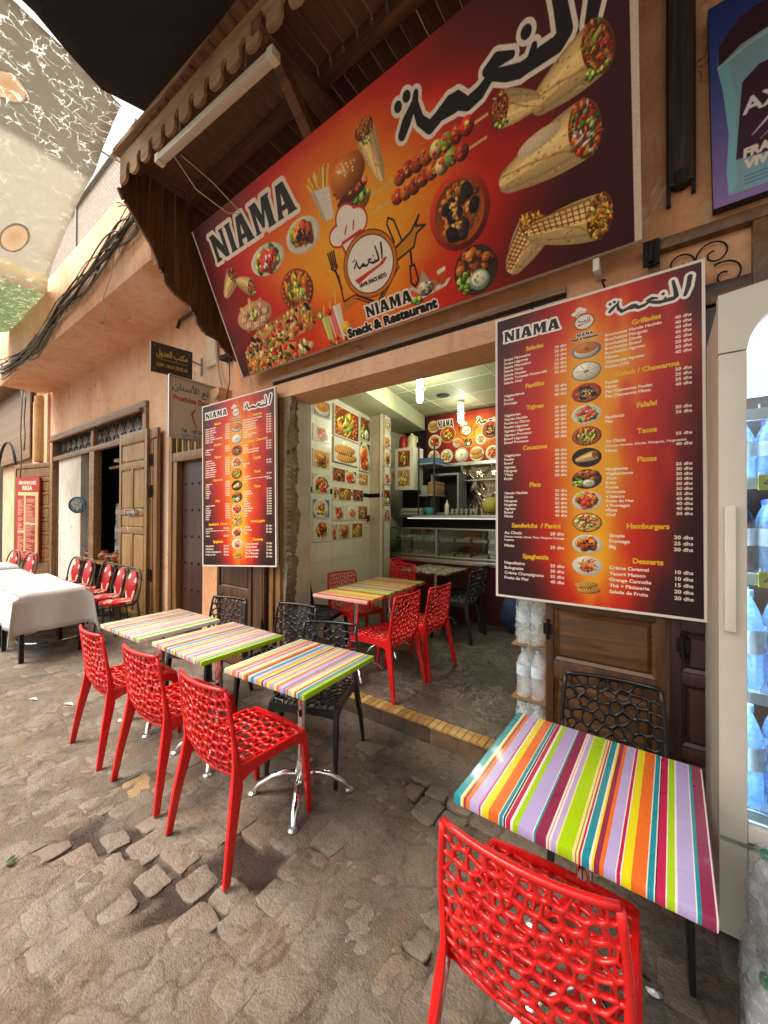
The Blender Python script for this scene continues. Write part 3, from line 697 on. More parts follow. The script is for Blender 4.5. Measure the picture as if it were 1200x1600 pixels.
def art_menu():
    w, h = .985, 1.69; cv = Canvas(w, h, 1000)
    xx, yy, nz = flame(cv, .5)
    d = np.abs(xx - .53 + (nz - .5) * .12) * 2.0 + (nz - .5) * .25
    edge = np.clip((yy - .42) * 1.5, 0, .7) * np.abs(xx - .5) * 2.2 + np.clip(.22 - yy, 0, 1) * 2.3 + np.clip(yy - .86, 0, 1) * 3.4
    d = d + edge * .75
    cv.im = grad(d, [(0, '#f6b626'), (.2, '#ee9a1c'), (.38, '#e0641a'), (.56, '#c82e18'), (.76, '#a82018'), (.98, '#6c1b19'), (1.2, '#3a1617'), (1.5, '#281213')])
    niama(cv, .055, h - .15, .31, .062, '#231a18', .011, '#f1ebe0')
    arabic(cv, .595, h - .16, .34, .1, [(.012, '#f1ebe0'), (-.001, '#3a2a28')])
    logo(cv, .485, h - .15, .042, small=True)
    niama(cv, .448, h - .225, .08, .016, '#1c1412', .003, '#eae0d2'); cv.text('Snack & Restaurant', .487, h - .243, .011, '#1c1412', align='c', width=.13, bold=.001, outline=.002, ocol='#eae0d2')
    Y = '#e6b81f'; Wt = '#efe3d2'
    for side, tab in (('L', LEFT), ('R', RIGHT)):
        for v, t, v0, dv, rows in tab:
            big = v > 1.2
            cv.text(t, .2 + (.03 if side == 'L' else .56), h - v - .012, .024 if not big else .025, Y, align='c', bold=.0017, wide=.98)
            for i, (a, b) in enumerate(rows):
                y = h - (v0 + i * dv) - .006; x0 = (.053 if side == 'L' else (.597 if big else .583)); x1 = (.397 if not big else .381) if side == 'L' else .934
                if a: cv.text(a, x0, y, .0142 if not big else .0165, Wt, bold=.0011, wide=1.1)
                if b: cv.text(b + ' dhs', x1, y + (.006 if not big else 0), .0142 if not big else .0165, Wt, align='r', bold=.0011, wide=1.15)
    cv.text('(Viande Hachée, Dinde, Merguez, Nuguette)', .583, h - .84, .011, Wt, width=.33, bold=.0008)
    cv.text('(Viande Hachée, Dinde, Thon, Merguez, Fromage', .053, h - 1.331, .011, Wt, width=.33, bold=.0008); cv.text('Nugette)', .053, h - 1.35, .011, Wt, bold=.0008)
    for i, k in enumerate(['soup', 'white', 'prune', 'salad', 'tajine', 'wrap', 'falafel', 'meat', 'pizza', 'wing', 'pasta', 'panini']):
        y = h - (.304 + (1.584 - .304) / 11 * i)
        if k == 'wrap': cv.ell(.494, y, .071, .052, '#2a1c18')
        dish(cv, .494, y, .071 if k not in ('wrap', 'panini') else .06, k, .74)
    for a, b, c, d_ in ((0, .013, 0, h), (w - .013, w, 0, h), (0, w, 0, .013), (0, w, h - .013, h)): cv.poly([(a, c), (b, c), (b, d_), (a, d_)], '#e8dfd2')
    return cv.image('menu print')

def art_back():
    w, h = 1.9, .85; cv = Canvas(w, h, 260)
    xx, yy, nz = flame(cv, .5, True)
    cv.im = grad(np.sqrt(((xx - .5) * 2.2) ** 2 + ((yy - .45) * 1.4) ** 2) + (nz - .5) * .25, [(0, '#e2a83a'), (.3, '#c87a24'), (.55, '#a8341c'), (.8, '#7a201a'), (1.3, '#3a1616')])
    niama(cv, .22, .62, .29, .13, '#1c1412', .014); arabic(cv, .93, .6, .42, .17, [(.014, '#eee6d8'), (0, '#1c1412')])
    logo(cv, .75, .53, .08)
    niama(cv, .69, .36, .1, .03, '#3a2018')
    for x, y, r, k in ((.13, .66, .1, 'panini'), (.16, .39, .12, 'meat'), (.14, .13, .11, 'pasta'), (.41, .5, .135, 'tajine'), (.39, .13, .11, 'nuggets'), (.58, .34, .075, 'soup'), (.78, .33, .075, 'falafel'), (1.0, .36, .08, 'salad'), (.66, .13, .115, 'white'), (.93, .13, .115, 'panini'), (1.16, .5, .14, 'prune'), (1.2, .13, .115, 'meat'), (1.45, .4, .13, 'pizza'), (1.46, .13, .11, 'wing'), (1.7, .14, .12, 'salad'), (1.72, .45, .14, 'burger')):
        cv.ell(x, y, r * 1.06, r * 1.06, '#d9cba8'); dish(cv, x, y, r * .98, k)
    return cv.image('back board print')

def art_atlas():
    """sixteen food photographs, four by four, each about 0.35 x 0.25"""
    cv = Canvas(1.4, 1.0, 560)
    bgs = ['#6f7a78', '#c9bfa8', '#c8a46a', '#b9b39f', '#3f78a8', '#d2cbb2', '#8a2f24', '#5a3a2a', '#d8d2c2', '#6b5a48', '#a88a5a', '#cfc9b8', '#4a3a30', '#b3a88c', '#7a4a2a', '#cfc6ae']
    ks = ['soup', 'meat', 'burger', 'salad', 'nuggets', 'wing', 'tajine', 'prune', 'panini', 'falafel', 'pizza', 'pasta', 'meat', 'wrap', 'tajine', 'burger']
    big = cv
    for i in range(16):
        cv = Canvas(.35, .25, 560); x0, y0 = 0, 0
        cv.poly([(x0, y0), (x0 + .35, y0), (x0 + .35, y0 + .25), (x0, y0 + .25)], '#d5cfbd')
        cv.poly([(x0 + .012, y0 + .012), (x0 + .338, y0 + .012), (x0 + .338, y0 + .238), (x0 + .012, y0 + .238)], bgs[i])
        cv.scatter(x0 + .175, y0 + .125, .14, .09, 9, [bgs[i], bgs[(i * 3) % 16]], .01, .03, .2)
        dish(cv, .175 + .02 * math.sin(i * 3), .115 + .02 * math.cos(i * 5), (.15 if i % 3 else .18) if ks[i] not in ('wrap', 'burger') else .12, ks[i], .82)
        for q in ((0, .35, 0, .009), (0, .35, .241, .25), (0, .009, 0, .25), (.341, .35, 0, .25)): cv.poly([(q[0], q[2]), (q[1], q[2]), (q[1], q[3]), (q[0], q[3])], '#d5cfbd')
        cv.im *= .95
        big.im[(i // 4) * 140:(i // 4) * 140 + 140, (i % 4) * 196:(i % 4) * 196 + 196] = cv.im[:140, :196]
    return big.image('food photo prints')

def art_rkia():
    w, h = 1.0, 1.9; cv = Canvas(w, h, 220, '#b23a2c')
    cv.text('BIENVENUE CHEZ', .5, h - .16, .07, '#f0dcc4', align='c', width=.72, bold=.006); cv.text('RKIA', .5, h - .29, .09, '#f0dcc4', align='c', width=.4, bold=.01)
    cv.poly([(.1, h - .42), (.95, h - .42), (.95, h - .34), (.1, h - .34)], '#e2cf9a')
    for x0, x1 in ((.36, .44), (.84, .95)): cv.poly([(x0, .2), (x1, .2), (x1, h - .42), (x0, h - .42)], '#dcc48c')
    cv.poly([(.44, .82), (.95, .82), (.95, .87), (.44, .87)], '#e2cf9a'); cv.poly([(.1, .62), (.36, .62), (.36, .67), (.1, .67)], '#e2cf9a')
    r = np.random.RandomState(4)
    for i in range(42):
        y = h - .5 - i * .031
        for x0, mx in ((.1, .24), (.47, .36)):
            if r.rand() < .8: cv.line([(x0, y), (x0 + mx * (.4 + .6 * r.rand()), y)], .008, '#e9c9b4', .8)
    for i in range(2): cv.line([(.12, .13 - i * .05), (.9, .13 - i * .05)], .009, '#e9c9b4', .7)
    return cv.image('red menu print')
def art_adoul():
    w, h = .48, .34; cv = Canvas(w, h, 460, '#2a2622')
    G = '#b59a4a'
    cv.text('\uFEE3\uFEDC\uFE98\uFE90 \uFE8D\uFEDF\uFECC\uFEAA\uFEED\uFEDD'.replace('\uFE90', '\uFE90'), 0, 0, .01, G, width=.01) if False else None
    cv.text('\uFEDD\uFEED\uFEAA\uFECC\uFEDF\uFE8D \uFE90\uFE98\uFEDC\uFEE3', .24, .2, .07, G, align='c', width=.36, bold=.003)
    cv.line([(.06, .16), (.42, .16)], .0025, G); cv.text('GSM : 06.67.09.05.36', .24, .075, .04, G, align='c', width=.36, bold=.0015)
    for sx, sy in ((.03, .31), (.45, .31), (.03, .03), (.45, .03)):
        for k in range(4): cv.line([(sx, sy), (sx + (.24 - sx) * .12 * (1 if k % 2 else .3), sy + (.17 - sy) * .2 * (.3 if k % 2 else 1))], .0025, '#8f7c45')
    return cv.image('notary sign print')
def art_dental():
    w, h = .62, .68; cv = Canvas(w, h, 330, '#a9a08e')
    cv.poly([(.012, .012), (w - .012, .012), (w - .012, h - .012), (.012, h - .012)], '#c4baa6')
    cv.text('\uFEE5\uFE8E\uFEE8\uFEB3\uFEF7\uFE8D \uFECA\uFEE7\uFE8E\uFEBB', .31, .54, .07, '#5e6a78', align='c', width=.54, bold=.003)
    cv.text('Prothèse Dentaire', .05, .42, .055, '#a8544c', width=.53, bold=.004)
    cv.line([(.3, .36), (.26, .3), (.29, .2), (.32, .13)], [.006, .012, .01, .004], '#a8544c'); cv.line([(.42, .36), (.45, .3), (.42, .2), (.39, .13)], [.006, .01, .01, .004], '#5e6a78')
    cv.text('Tél   : 05 24 44', .14, .08, .035, '#4a5563', bold=.002); cv.text('GSM : 06 61 37', .14, .025, .035, '#8a8f90', bold=.002)
    return cv.image('dental sign print')
def art_axe():
    w, h = .9, 1.25; cv = Canvas(w, h, 300)
    yy, xx = np.mgrid[0:cv.H, 0:cv.W].astype(np.float32); yy /= cv.H; xx /= cv.W
    cv.im = grad(yy, [(0, '#24387a'), (.35, '#3d4c8c'), (.6, '#625e9a'), (1, '#8a70a8')])
    B = [(.1, .05), (.09, .2), (.11, .42), (.08, .7), (.05, .85), (.06, .98), (.2, 1.1), (.5, 1.14), (.75, 1.1), (.82, .9), (.8, .5), (.82, .05)]
    cv.poly(B, '#7fa6b2'); cv.poly([(.1, .06), (.09, .2), (.11, .42), (.08, .7), (.05, .85), (.12, .85), (.16, .6), (.15, .1)], '#7fc0c8', .7)
    cv.poly([(.055, .86), (.06, .98), (.2, 1.1), (.5, 1.14), (.75, 1.1), (.81, .92), (.5, .97), (.2, .93)], '#3b2430'); cv.line([(.055, .855), (.25, .91), (.5, .95), (.8, .9)], .008, '#a9bcc0')
    cv.poly([(.15, .25), (.2, .7), (.3, .76), (.68, .76), (.72, .4), (.6, .2)], '#3f2636')
    cv.text('AXE', .2, .50, .09, '#d8d8dc', width=.32, bold=.005); cv.line([(.25, .36), (.35, .43), (.5, .45)], [.003, .01, .003], '#c9c4cc'); cv.line([(.3, .32), (.42, .39), (.55, .4)], [.003, .007, .003], '#9a95a2')
    cv.text('FRAIS &', .2, .245, .05, '#e2d4c4', bold=.006, width=.3, shear=.1); cv.text('VIVIFIANT', .2, .175, .05, '#e2d4c4', bold=.006, width=.42, shear=.1)
    for i in range(3): cv.line([(.2, .13 - i * .022), (.5, .13 - i * .022)], .003, '#3f5f7a', .7)
    return cv.image('shower gel advert print')
# ------------------------------------------------------------------ materials
M = {}
M['plaster'] = mat_plaster('salmon plaster', '#d8a37a', '#c08a62', '#e4ba97')
M['plaster_l'] = mat_plaster('pale salmon plaster', '#e3b896', '#d2a07a', '#ecccb0', bmp=0.3)
M['white_wall'] = mat_plaster('whitewashed plaster', '#cfc9bd', '#b5ad9e', '#dcd7cc', bmp=0.3)
M['rough'] = mat_plaster('broken mortar', '#8f8069', '#6b5a45', '#ab9c86', bmp=1.4)
M['wood'] = mat_wood('varnished door wood', '#6a4726', '#8a6236', '#a67c4a')
M['wood_x'] = mat_wood('varnished rail wood', '#6b4c2b', '#8f6b42', '#a98557', axis='X')
M['wood_y'] = mat_wood('cross grain wood', '#50361c', '#6e4c28', '#8a6338', axis='Y')
M['wood_d'] = mat_wood('dark door wood', '#2a1710', '#40261a', '#553423', coat=0.2)
M['wood_m'] = mat_wood('brown door wood', '#3a2313', '#57361d', '#744b2a', coat=0.25)
M['wood_mx'] = mat_wood('brown panel wood', '#3f2614', '#63401f', '#85592f', axis='X', coat=0.3)
M['wood_roof'] = mat_wood('old canopy wood', '#55392a', '#74503b', '#91684d', axis='Y', rough=0.7, coat=0)
M['wood_beam'] = mat_wood('old beam wood', '#4a2f1e', '#6a452c', '#84593a', axis='X', rough=0.7, coat=0)
M['wood_side'] = mat_wood('canopy side wood', '#4a2f1a', '#6e4826', '#8f6235', rough=0.6, coat=0.05)
M['wood_fas'] = mat_wood('fascia wood', '#8a6c4e', '#ad8d69', '#cbb08d', axis='X', rough=0.8, coat=0)
M['iron'] = mat_plain('black wrought iron', '#1c1815', 0.55, 0.6, bmp=0.3)
M['steel'] = mat_metal('brushed steel', (0.6, 0.6, 0.58), 0.28)
M['chrome'] = mat_metal('polished chrome', (0.78, 0.78, 0.79), 0.07)
M['alu'] = mat_plain('dull aluminium', '#8d9190', 0.5, 0.2)
M['red'] = mat_plain('glossy red plastic', (0.62, 0.008, 0.008, 1), 0.28, coat=0.25, var=0.06, bmp=0.04)
M['black'] = mat_plain('black plastic', '#17171a', 0.38, coat=0.1, var=0.15, bmp=0.05)
M['blacklegs'] = mat_plain('black painted metal', '#121212', 0.4, 0.2)
M['white_pl'] = mat_plain('white enamel', '#c9c2b4', 0.35, coat=0.2, var=0.05)
M['frame_w'] = mat_plain('white board edge', '#d8d2c6', 0.5, var=0.08)
M['cable'] = mat_plain('black cable rubber', '#2a2622', 0.6, var=0.3)
M['cable_g'] = mat_plain('grey cable sheath', '#5c554a', 0.6, var=0.3)
M['cable_b'] = mat_plain('blue cable sheath', '#3f5f8a', 0.5)
M['cable_w'] = mat_plain('white cord', '#b8ae98', 0.6)
M['dark'] = mat_plain('plain dark finish', '#1c1512', 0.8, var=0.3)
M['dgrey'] = mat_plain('charcoal paint', '#2a2826', 0.6, var=0.2)
M['clay'] = mat_plain('terracotta', '#8a4f34', 0.8, var=0.25, bmp=0.3)
M['blueplate'] = mat_plain('glazed blue rim', '#3f6f86', 0.25, coat=0.4, var=0.2)
M['card'] = mat_plain('brown cardboard', '#8f6b45', 0.8, var=0.15)

def street_col(n, l, v):
    """mottled worn surface shared by stones and packed dirt"""
    col = ramp(n, l, noise(n, l, v, 1.1, 9, 0.7, 0.5), [(0.3, srgb('#4f463e')), (0.45, srgb('#665c52')), (0.56, srgb('#766b60')), (0.72, srgb('#8a7e70'))])
    red = ramp(n, l, noise(n, l, v, 3.7, 8, 0.72, 1.0), [(0.5, (0, 0, 0, 1)), (0.62, (0.6, 0.6, 0.6, 1))])
    col = mix(n, l, red, col, srgb('#6f5845'))
    dk = ramp(n, l, noise(n, l, v, 7.5, 8, 0.75, 1.5), [(0.36, (0.5, 0.47, 0.44, 1)), (0.47, (1, 1, 1, 1))])
    col = mix(n, l, 0.75, col, dk, 'MULTIPLY')
    g = ramp(n, l, noise(n, l, v, 48, 7, 0.8), [(0.3, (0.6, 0.58, 0.55, 1)), (0.5, (1, 1, 1, 1)), (0.68, (1.3, 1.28, 1.22, 1))])
    col = mix(n, l, 0.8, col, g, 'MULTIPLY')
    vo = n.new('ShaderNodeTexVoronoi'); vo.feature = 'DISTANCE_TO_EDGE'; vo.inputs['Scale'].default_value = 5.6
    nd = n.new('ShaderNodeTexNoise'); nd.inputs['Scale'].default_value = 9; nd.inputs['Detail'].default_value = 6; l.new(v, nd.inputs[0])
    sc = n.new('ShaderNodeVectorMath'); sc.operation = 'SCALE'; sc.inputs['Scale'].default_value = 0.13; l.new(nd.outputs['Color'], sc.inputs[0])
    ad = n.new('ShaderNodeVectorMath'); ad.operation = 'ADD'; l.new(v, ad.inputs[0]); l.new(sc.outputs[0], ad.inputs[1]); l.new(ad.outputs[0], vo.inputs['Vector'])
    ck = ramp(n, l, vo.outputs['Distance'], [(0, (0.52, 0.48, 0.45, 1)), (0.02, (0.66, 0.63, 0.6, 1)), (0.06, (1, 1, 1, 1))])
    mk = ramp(n, l, noise(n, l, v, 2.2, 4, 0.6), [(0.42, (0.15, 0.15, 0.15, 1)), (0.6, (0.9, 0.9, 0.9, 1))])
    col = mix(n, l, mk, col, mix(n, l, 1.0, col, ck, 'MULTIPLY'))
    sp = ramp(n, l, noise(n, l, v, 31, 2, 0.5), [(0.775, (0, 0, 0, 1)), (0.79, (1, 1, 1, 1))])
    return mix(n, l, sp, col, srgb('#b8b0a2'))
def mat_ground():
    m, n, l, b = newmat('street dirt')
    v = texco(n, l)
    col = mix(n, l, 1.0, street_col(n, l, v), (0.9, 0.88, 0.85, 1), 'MULTIPLY')
    at = n.new('ShaderNodeAttribute'); at.attribute_name = 'wet'
    col = mix(n, l, at.outputs['Fac'], col, srgb('#33251c'))
    l.new(col, b.inputs['Base Color'])
    rr = n.new('ShaderNodeMapRange'); rr.inputs[3].default_value = 0.8; rr.inputs[4].default_value = 0.25
    l.new(at.outputs['Fac'], rr.inputs[0]); l.new(rr.outputs[0], b.inputs['Roughness'])
    b.inputs['Specular IOR Level'].default_value = 0.3
    a = n.new('ShaderNodeMath'); a.operation = 'ADD'; l.new(noise(n, l, v, 22, 7, 0.72), a.inputs[0]); l.new(noise(n, l, v, 140, 3), a.inputs[1])
    bump(n, l, b, a.outputs[0], 0.8, 0.008)
    return m
M['ground'] = mat_ground()
def mat_stone(name, tint, k=0.35):
    m, n, l, b = newmat(name)
    g = n.new('ShaderNodeNewGeometry'); mp = n.new('ShaderNodeMapping'); l.new(g.outputs['Position'], mp.inputs[0]); v = mp.outputs[0]
    c = srgb(tint)
    own = ramp(n, l, noise(n, l, v, 6.0, 9, 0.75, 1.2), [(0.28, tuple(q * 0.6 for q in c[:3]) + (1,)), (0.5, c), (0.72, tuple(q * 1.3 for q in c[:3]) + (1,))])
    col = mix(n, l, k, street_col(n, l, v), own)
    l.new(col, b.inputs['Base Color']); b.inputs['Roughness'].default_value = 0.62
    b.inputs['Specular IOR Level'].default_value = 0.35
    a = n.new('ShaderNodeMath'); a.operation = 'ADD'; l.new(noise(n, l, v, 16, 8, 0.75), a.inputs[0]); l.new(noise(n, l, v, 90, 4), a.inputs[1])
    bump(n, l, b, a.outputs[0], 0.9, 0.008)
    return m
STONES = [mat_stone('street stone ' + w_, t, k_) for w_, t, k_ in (('grey', '#7a7064', .3), ('brown', '#78695a', .4), ('pink', '#7a6656', .45), ('pale', '#7f7466', .4), ('ochre', '#9a7a50', .7))]

# ------------------------------------------------------------------ ground and street stones
HOLES = [(-1.61, 1.08, .13), (-2.3, .66, .11), (-2.13, .80, .11), (-1.79, .78, .12), (-1.46, 1.09, .11), (-1.6, .86, .14), (-.95, 1.9, .1), (-1.15, 1.95, .08),  (-1.3, 1.32, .05), (-.72, 1.25, .05), (-2.6, 1.0, .05)]
def hole(x, y):
    h = 0.0
    for a, b_, r in HOLES:
        d = math.hypot(x - a, y - b_) / r
        a_ = math.atan2(y - b_, x - a)
        d *= 1 + .28 * math.sin(a_ * 3 + a * 9) + .18 * math.sin(a_ * 7 + b_ * 13)
        if d < 1.25: h = max(h, min(1, (1.25 - d) / .5))
    return h
from mathutils import noise as mn
def gz(x, y): return 0.0045 * mn.noise((x * 3.1, y * 3.1, 0)) + 0.003 * mn.noise((x * 9, y * 9, 4)) + 0.0025 * mn.noise((x * 27, y * 27, 7))
def build_ground():
    xs = np.concatenate([np.linspace(-120, -14, 12)[:-1], np.arange(-14, -5, .15), np.arange(-5, 1.2, .028), np.array([1.2, 2, 4, 12, 120])])
    ys = np.concatenate([np.array([-120, -20, -4, -1.2]), np.arange(-.6, 2.62, .028), np.array([2.7, 3.5, 8, 120])])
    vs = []; wet = []
    for y in ys:
        for x in xs:
            h = hole(x, y) if -3.5 < x < 0 and 0 < y < 2.4 else 0
            wet.append(h); vs.append((x, y, gz(x, y) - .02 * h if abs(x) < 15 and abs(y) < 4 else 0))
    nx = len(xs); fs = [(j * nx + i, j * nx + i + 1, (j + 1) * nx + i + 1, (j + 1) * nx + i) for j in range(len(ys) - 1) for i in range(nx - 1)]
    me = bpy.data.meshes.new('ground'); me.from_pydata(vs, [], fs); me.materials.append(M['ground'])
    at = me.attributes.new('wet', 'FLOAT', 'POINT'); at.data.foreach_set('value', wet)
    me.polygons.foreach_set('use_smooth', [True] * len(me.polygons)); me.update()
    o = bpy.data.objects.new('ground', me); C.objects.link(o); return struct(o)
ground = build_ground()
ground['label'] = 'worn street paved with sunken uneven stones and packed dirt'
def stone_shape(cx, cy, hx_, hy_, a, seed):
    """irregular worn block: outline, shoulder, domed top"""
    r = random.Random(seed); n = 12; out = []; ca, sa = math.cos(a), math.sin(a)
    offs = [r.uniform(-.09, .05) for _ in range(n)]
    tilt = (r.uniform(-.022, .022), r.uniform(-.022, .022)); z0 = r.uniform(-.006, .0012)
    rings = []; n = 16; sq = [(-.8, -1), (-.28, -1), (.28, -1), (.8, -1), (1, -.8), (1, -.28), (1, .28), (1, .8), (.8, 1), (.28, 1), (-.28, 1), (-.8, 1), (-1, .8), (-1, .28), (-1, -.28), (-1, -.8)]; offs = [r.uniform(-.1, .04) for _ in range(n)]
    for sc, z in ((1.0, -.03), (.985, z0 - .0025), (.93, z0 + .0005), (.5, z0 + .001)):
        ring = []
        for k in range(n):
            u, v = sq[k]; u, v = u * (1 + offs[k]) * sc * hx_, v * (1 + offs[k]) * sc * hy_
            ring.append((cx + u * ca - v * sa, cy + u * sa + v * ca, z + (u * tilt[0] + v * tilt[1] + r.uniform(-.0016, .0016) if z > -.02 else 0)))
        rings.append(ring)
    vs = [p for ring in rings for p in ring]
    fs = [(i * n + k, i * n + (k + 1) % n, (i + 1) * n + (k + 1) % n, (i + 1) * n + k) for i in range(3) for k in range(n)] + [tuple(3 * n + k for k in range(n))]
    return vs, fs
def build_stones():
    r = random.Random(5); L = []
    x = -9.0; row = 0
    while x < 1.25:
        wd = r.uniform(.12, .19); y = -.9 + r.uniform(0, .15)
        while y < 2.32:
            ln = r.uniform(.11, .24)
            cx, cy = x + wd / 2 + r.uniform(-.012, .012), y + ln / 2
            L.append((cx, cy, wd / 2 * r.uniform(.97, 1.04), ln / 2 * r.uniform(.97, 1.04), r.uniform(-.07, .07)))
            y += ln
        x += wd; row += 1
    fwd = (-math.sin(yaw), math.cos(yaw))
    vis = []
    for q in L:
        D = q[0] * fwd[0] + q[1] * fwd[1]; X_ = q[0] * math.cos(yaw) + q[1] * math.sin(yaw)
        if D < .9: continue
        px = 600 + 601 * X_ / D; py = 804 + 601 * 1.6 / D
        if -120 < px < 1320 and py < 1680 and not (q[1] > 2.33): vis.append((D, q))
    vis.sort()
    for i, (D, q) in enumerate(vis[:300]):
        hh = hole(q[0], q[1]); ks = 1 - .2 * hh
        vs, fs = stone_shape(q[0], q[1], q[2] * ks, q[3] * ks, q[4], seed=i)
        if hh > .8 and i % 4 == 0: continue
        mb = MB(); mb.add([(a - q[0], b_ - q[1], c) for a, b_, c in vs], fs)
        k = r.random(); mt = STONES[0 if k < .42 else 1 if k < .72 else 2 if k < .82 else 3 if k < .985 else 4]
        o = mb.build('stone', mt, ground, smooth=True, loc=(q[0], q[1], gz(q[0], q[1]) + -.006 * hh))
    mb = MB()
    for i, (D, q) in enumerate(vis[300:]):
        vs, fs = stone_shape(*q, seed=i + 999); mb.add([(a, b_, c + gz(q[0], q[1])) for a, b_, c in vs], fs, r.randrange(4))
    mb.build('paving_stones', STONES[:4], ground, smooth=True, kind='stuff')
build_stones()

# ------------------------------------------------------------------ our facade
WY = 2.42; FZ = 0.12
front = thing('restaurant_building', 'salmon plaster snack bar front with a wide open shop doorway', 'building', (0, 0, 0))
mb = MB()
mb.box(-3.78, -2.95, WY, WY + .3, 0, 2.72)               # left of the opening
mb.box(-.55, 3.2, WY, WY + .3, 0, 2.72)                   # right of the opening
mb.box(-3.78, 3.2, WY, WY + .3, 2.78, 7.5)                # above
mb.build('wall', M['plaster'], front)
mb = MB(); mb.box(-3.3, -.35, WY - .016, WY, 3.085, 3.12); mb.box(-3.1, -.42, WY - .03, WY - .017, 3.1, 3.125)
mb.build('cornice_rail', M['wood_x'], front)
mb = MB(); mb.box(-3.10, -.45, WY - .03, WY, 2.885, 2.925); mb.build('lintel_moulding', M['wood_x'], front)
mb = MB(); mb.box(-3.10, -.45, WY - .006, WY + .02, 2.862, 2.883); mb.build('shutter_slot', M['dark'], front)
mb = MB(); mb.box(-3.08, -.45, WY - .004, WY + .32, 2.72, 2.86); mb.build('lintel', M['plaster_l'], front)
# ragged mortar strip beside the jamb
r = random.Random(2); zs = [FZ + i * (2.72 - FZ) / 170 for i in range(171)]
edge = [(-2.90 + .035 * mn.noise((z * 2.3, 1, 0)) + .025 * mn.noise((z * 9, 3, 0)) + .018 * mn.noise((z * 31, 3, 0)) + (.05 * max(0, z - 2.3) * 3), z) for z in zs]
mb = MB(); mb.prism([(-2.955, FZ), (-2.955, 2.72)] + [(a, b_) for a, b_ in reversed(edge)], lambda a, b_, t: (a, t, b_), WY + .0, WY + .06)
mb.box(-2.949, -2.915, WY + .06, WY + .32, FZ, 2.72); mb.build('broken_mortar', M['rough'], front)
ed2 = [(WY + .15 + .05 * mn.noise((z * 2.9, 5, 0)) + .04 * mn.noise((z * 11, 2, 0)) + .03 * mn.noise((z * 37, 2, 0)), z) for z in zs]
mb = MB(); mb.prism([(WY + .32, FZ), (WY + .32, 2.72)] + list(reversed(ed2)), lambda a, b_, t: (t, a, b_), -2.915, -2.905); mb.build('reveal_tiles', mat_plain('cream reveal tile', '#b3aa96', .3, coat=.2), front)
mb = MB(); mb.box(-3.02, -2.95, WY - .03, WY + .06, 0, 2.72); mb.box(-3.09, -3.03, WY - .05, WY, 0, 2.78); mb.build('door_jamb', M['wood'], front, bevel=.004)
# salmon pilaster end left of the doorway and the step back to the next house
mb = MB(); mb.box(-4.42, -4.1, 2.44, 2.74, 0, 3.05); mb.build('pilaster', M['plaster'], front)

# steps: raised shop floor and its tiled edge
def mat_marble():
    m, n, l, b = newmat('worn brown marble floor')
    v = texco(n, l)
    w = noise(n, l, v, 3.2, 9, 0.75, 2.8)
    vein = ramp(n, l, w, [(0.475, (0, 0, 0, 1)), (0.498, (1, 1, 1, 1)), (0.512, (0, 0, 0, 1))])
    w2 = noise(n, l, texco(n, l, (1, 1, 1), rot=(0, 0, 1.1)), 8.5, 8, 0.75, 2.2)
    vein2 = ramp(n, l, w2, [(0.475, (0, 0, 0, 1)), (0.5, (.9, .9, .9, 1)), (0.52, (0, 0, 0, 1))])
    base = ramp(n, l, noise(n, l, v, 1.6, 7, 0.65), [(0.3, srgb('#3a302a')), (0.5, srgb('#54483f')), (0.7, srgb('#6e6156'))])
    big = noise(n, l, texco(n, l, (1, 1, 1), rot=(0, 0, .6)), 1.3, 4, 0.6, .5)
    vm = ramp(n, l, big, [(0.42, (0.12, 0.12, 0.12, 1)), (0.6, (1, 1, 1, 1))])
    col = mix(n, l, mix(n, l, 1.0, vein, vm, 'MULTIPLY'), base, srgb('#c9c0b4')); col = mix(n, l, mix(n, l, 1.0, vein2, vm, 'MULTIPLY'), col, srgb('#b0a69a'))
    bt = n.new('ShaderNodeTexBrick'); bt.offset = 0; bt.inputs['Scale'].default_value = 1; bt.inputs['Brick Width'].default_value = .45; bt.inputs['Row Height'].default_value = .45; bt.inputs['Mortar Size'].default_value = .004; bt.inputs[1].default_value = (1, 1, 1, 1); bt.inputs[2].default_value = (.84, .83, .82, 1); bt.inputs[3].default_value = (.3, .28, .26, 1)
    l.new(v, bt.inputs[0]); col = mix(n, l, 0.8, col, bt.outputs[0], 'MULTIPLY')
    dirt = ramp(n, l, noise(n, l, v, 5, 6, 0.7), [(0.35, (0.5, 0.45, 0.42, 1)), (0.6, (1, 1, 1, 1))])
    l.new(mix(n, l, 0.8, col, dirt, 'MULTIPLY'), b.inputs['Base Color'])
    rr = n.new('ShaderNodeMapRange'); rr.inputs[3].default_value = 0.2; rr.inputs[4].default_value = 0.6
    l.new(noise(n, l, v, 7, 5), rr.inputs[0]); l.new(rr.outputs[0], b.inputs['Roughness'])
    bump(n, l, b, noise(n, l, v, 30, 5), 0.15, 0.004)
    return m
M['marble'] = mat_marble()
mb = MB(); mb.box(-4.2, .05, 2.505, 6.4, 0, FZ)
floor = struct(mb.build('floor', M['marble'])); floor['label'] = 'brown veined marble floor inside the shop'
step = thing('doorstep', 'raised doorstep edged with small yellow tiles', 'step', (0, 0, 0))
mb = MB(); mb.box(-3.75, -.55, 2.392, 2.503, 0, FZ - .014); mb.build('step_core', M['rough'], step)
tm = [mat_plain('yellow edge tile ' + k, c, 0.55, var=0.25, vs=20, bmp=0.3) for k, c in (('a', '#a0793f'), ('b', '#8f6b3c'), ('c', '#ab8a55'))]
rmats = [mat_plain('brown riser tile ' + k, c, 0.6, var=0.3, vs=14, bmp=0.3) for k, c in (('a', '#5c4a38'), ('b', '#6a543e'), ('c', '#504233'))]
x = -3.0; r = random.Random(8)
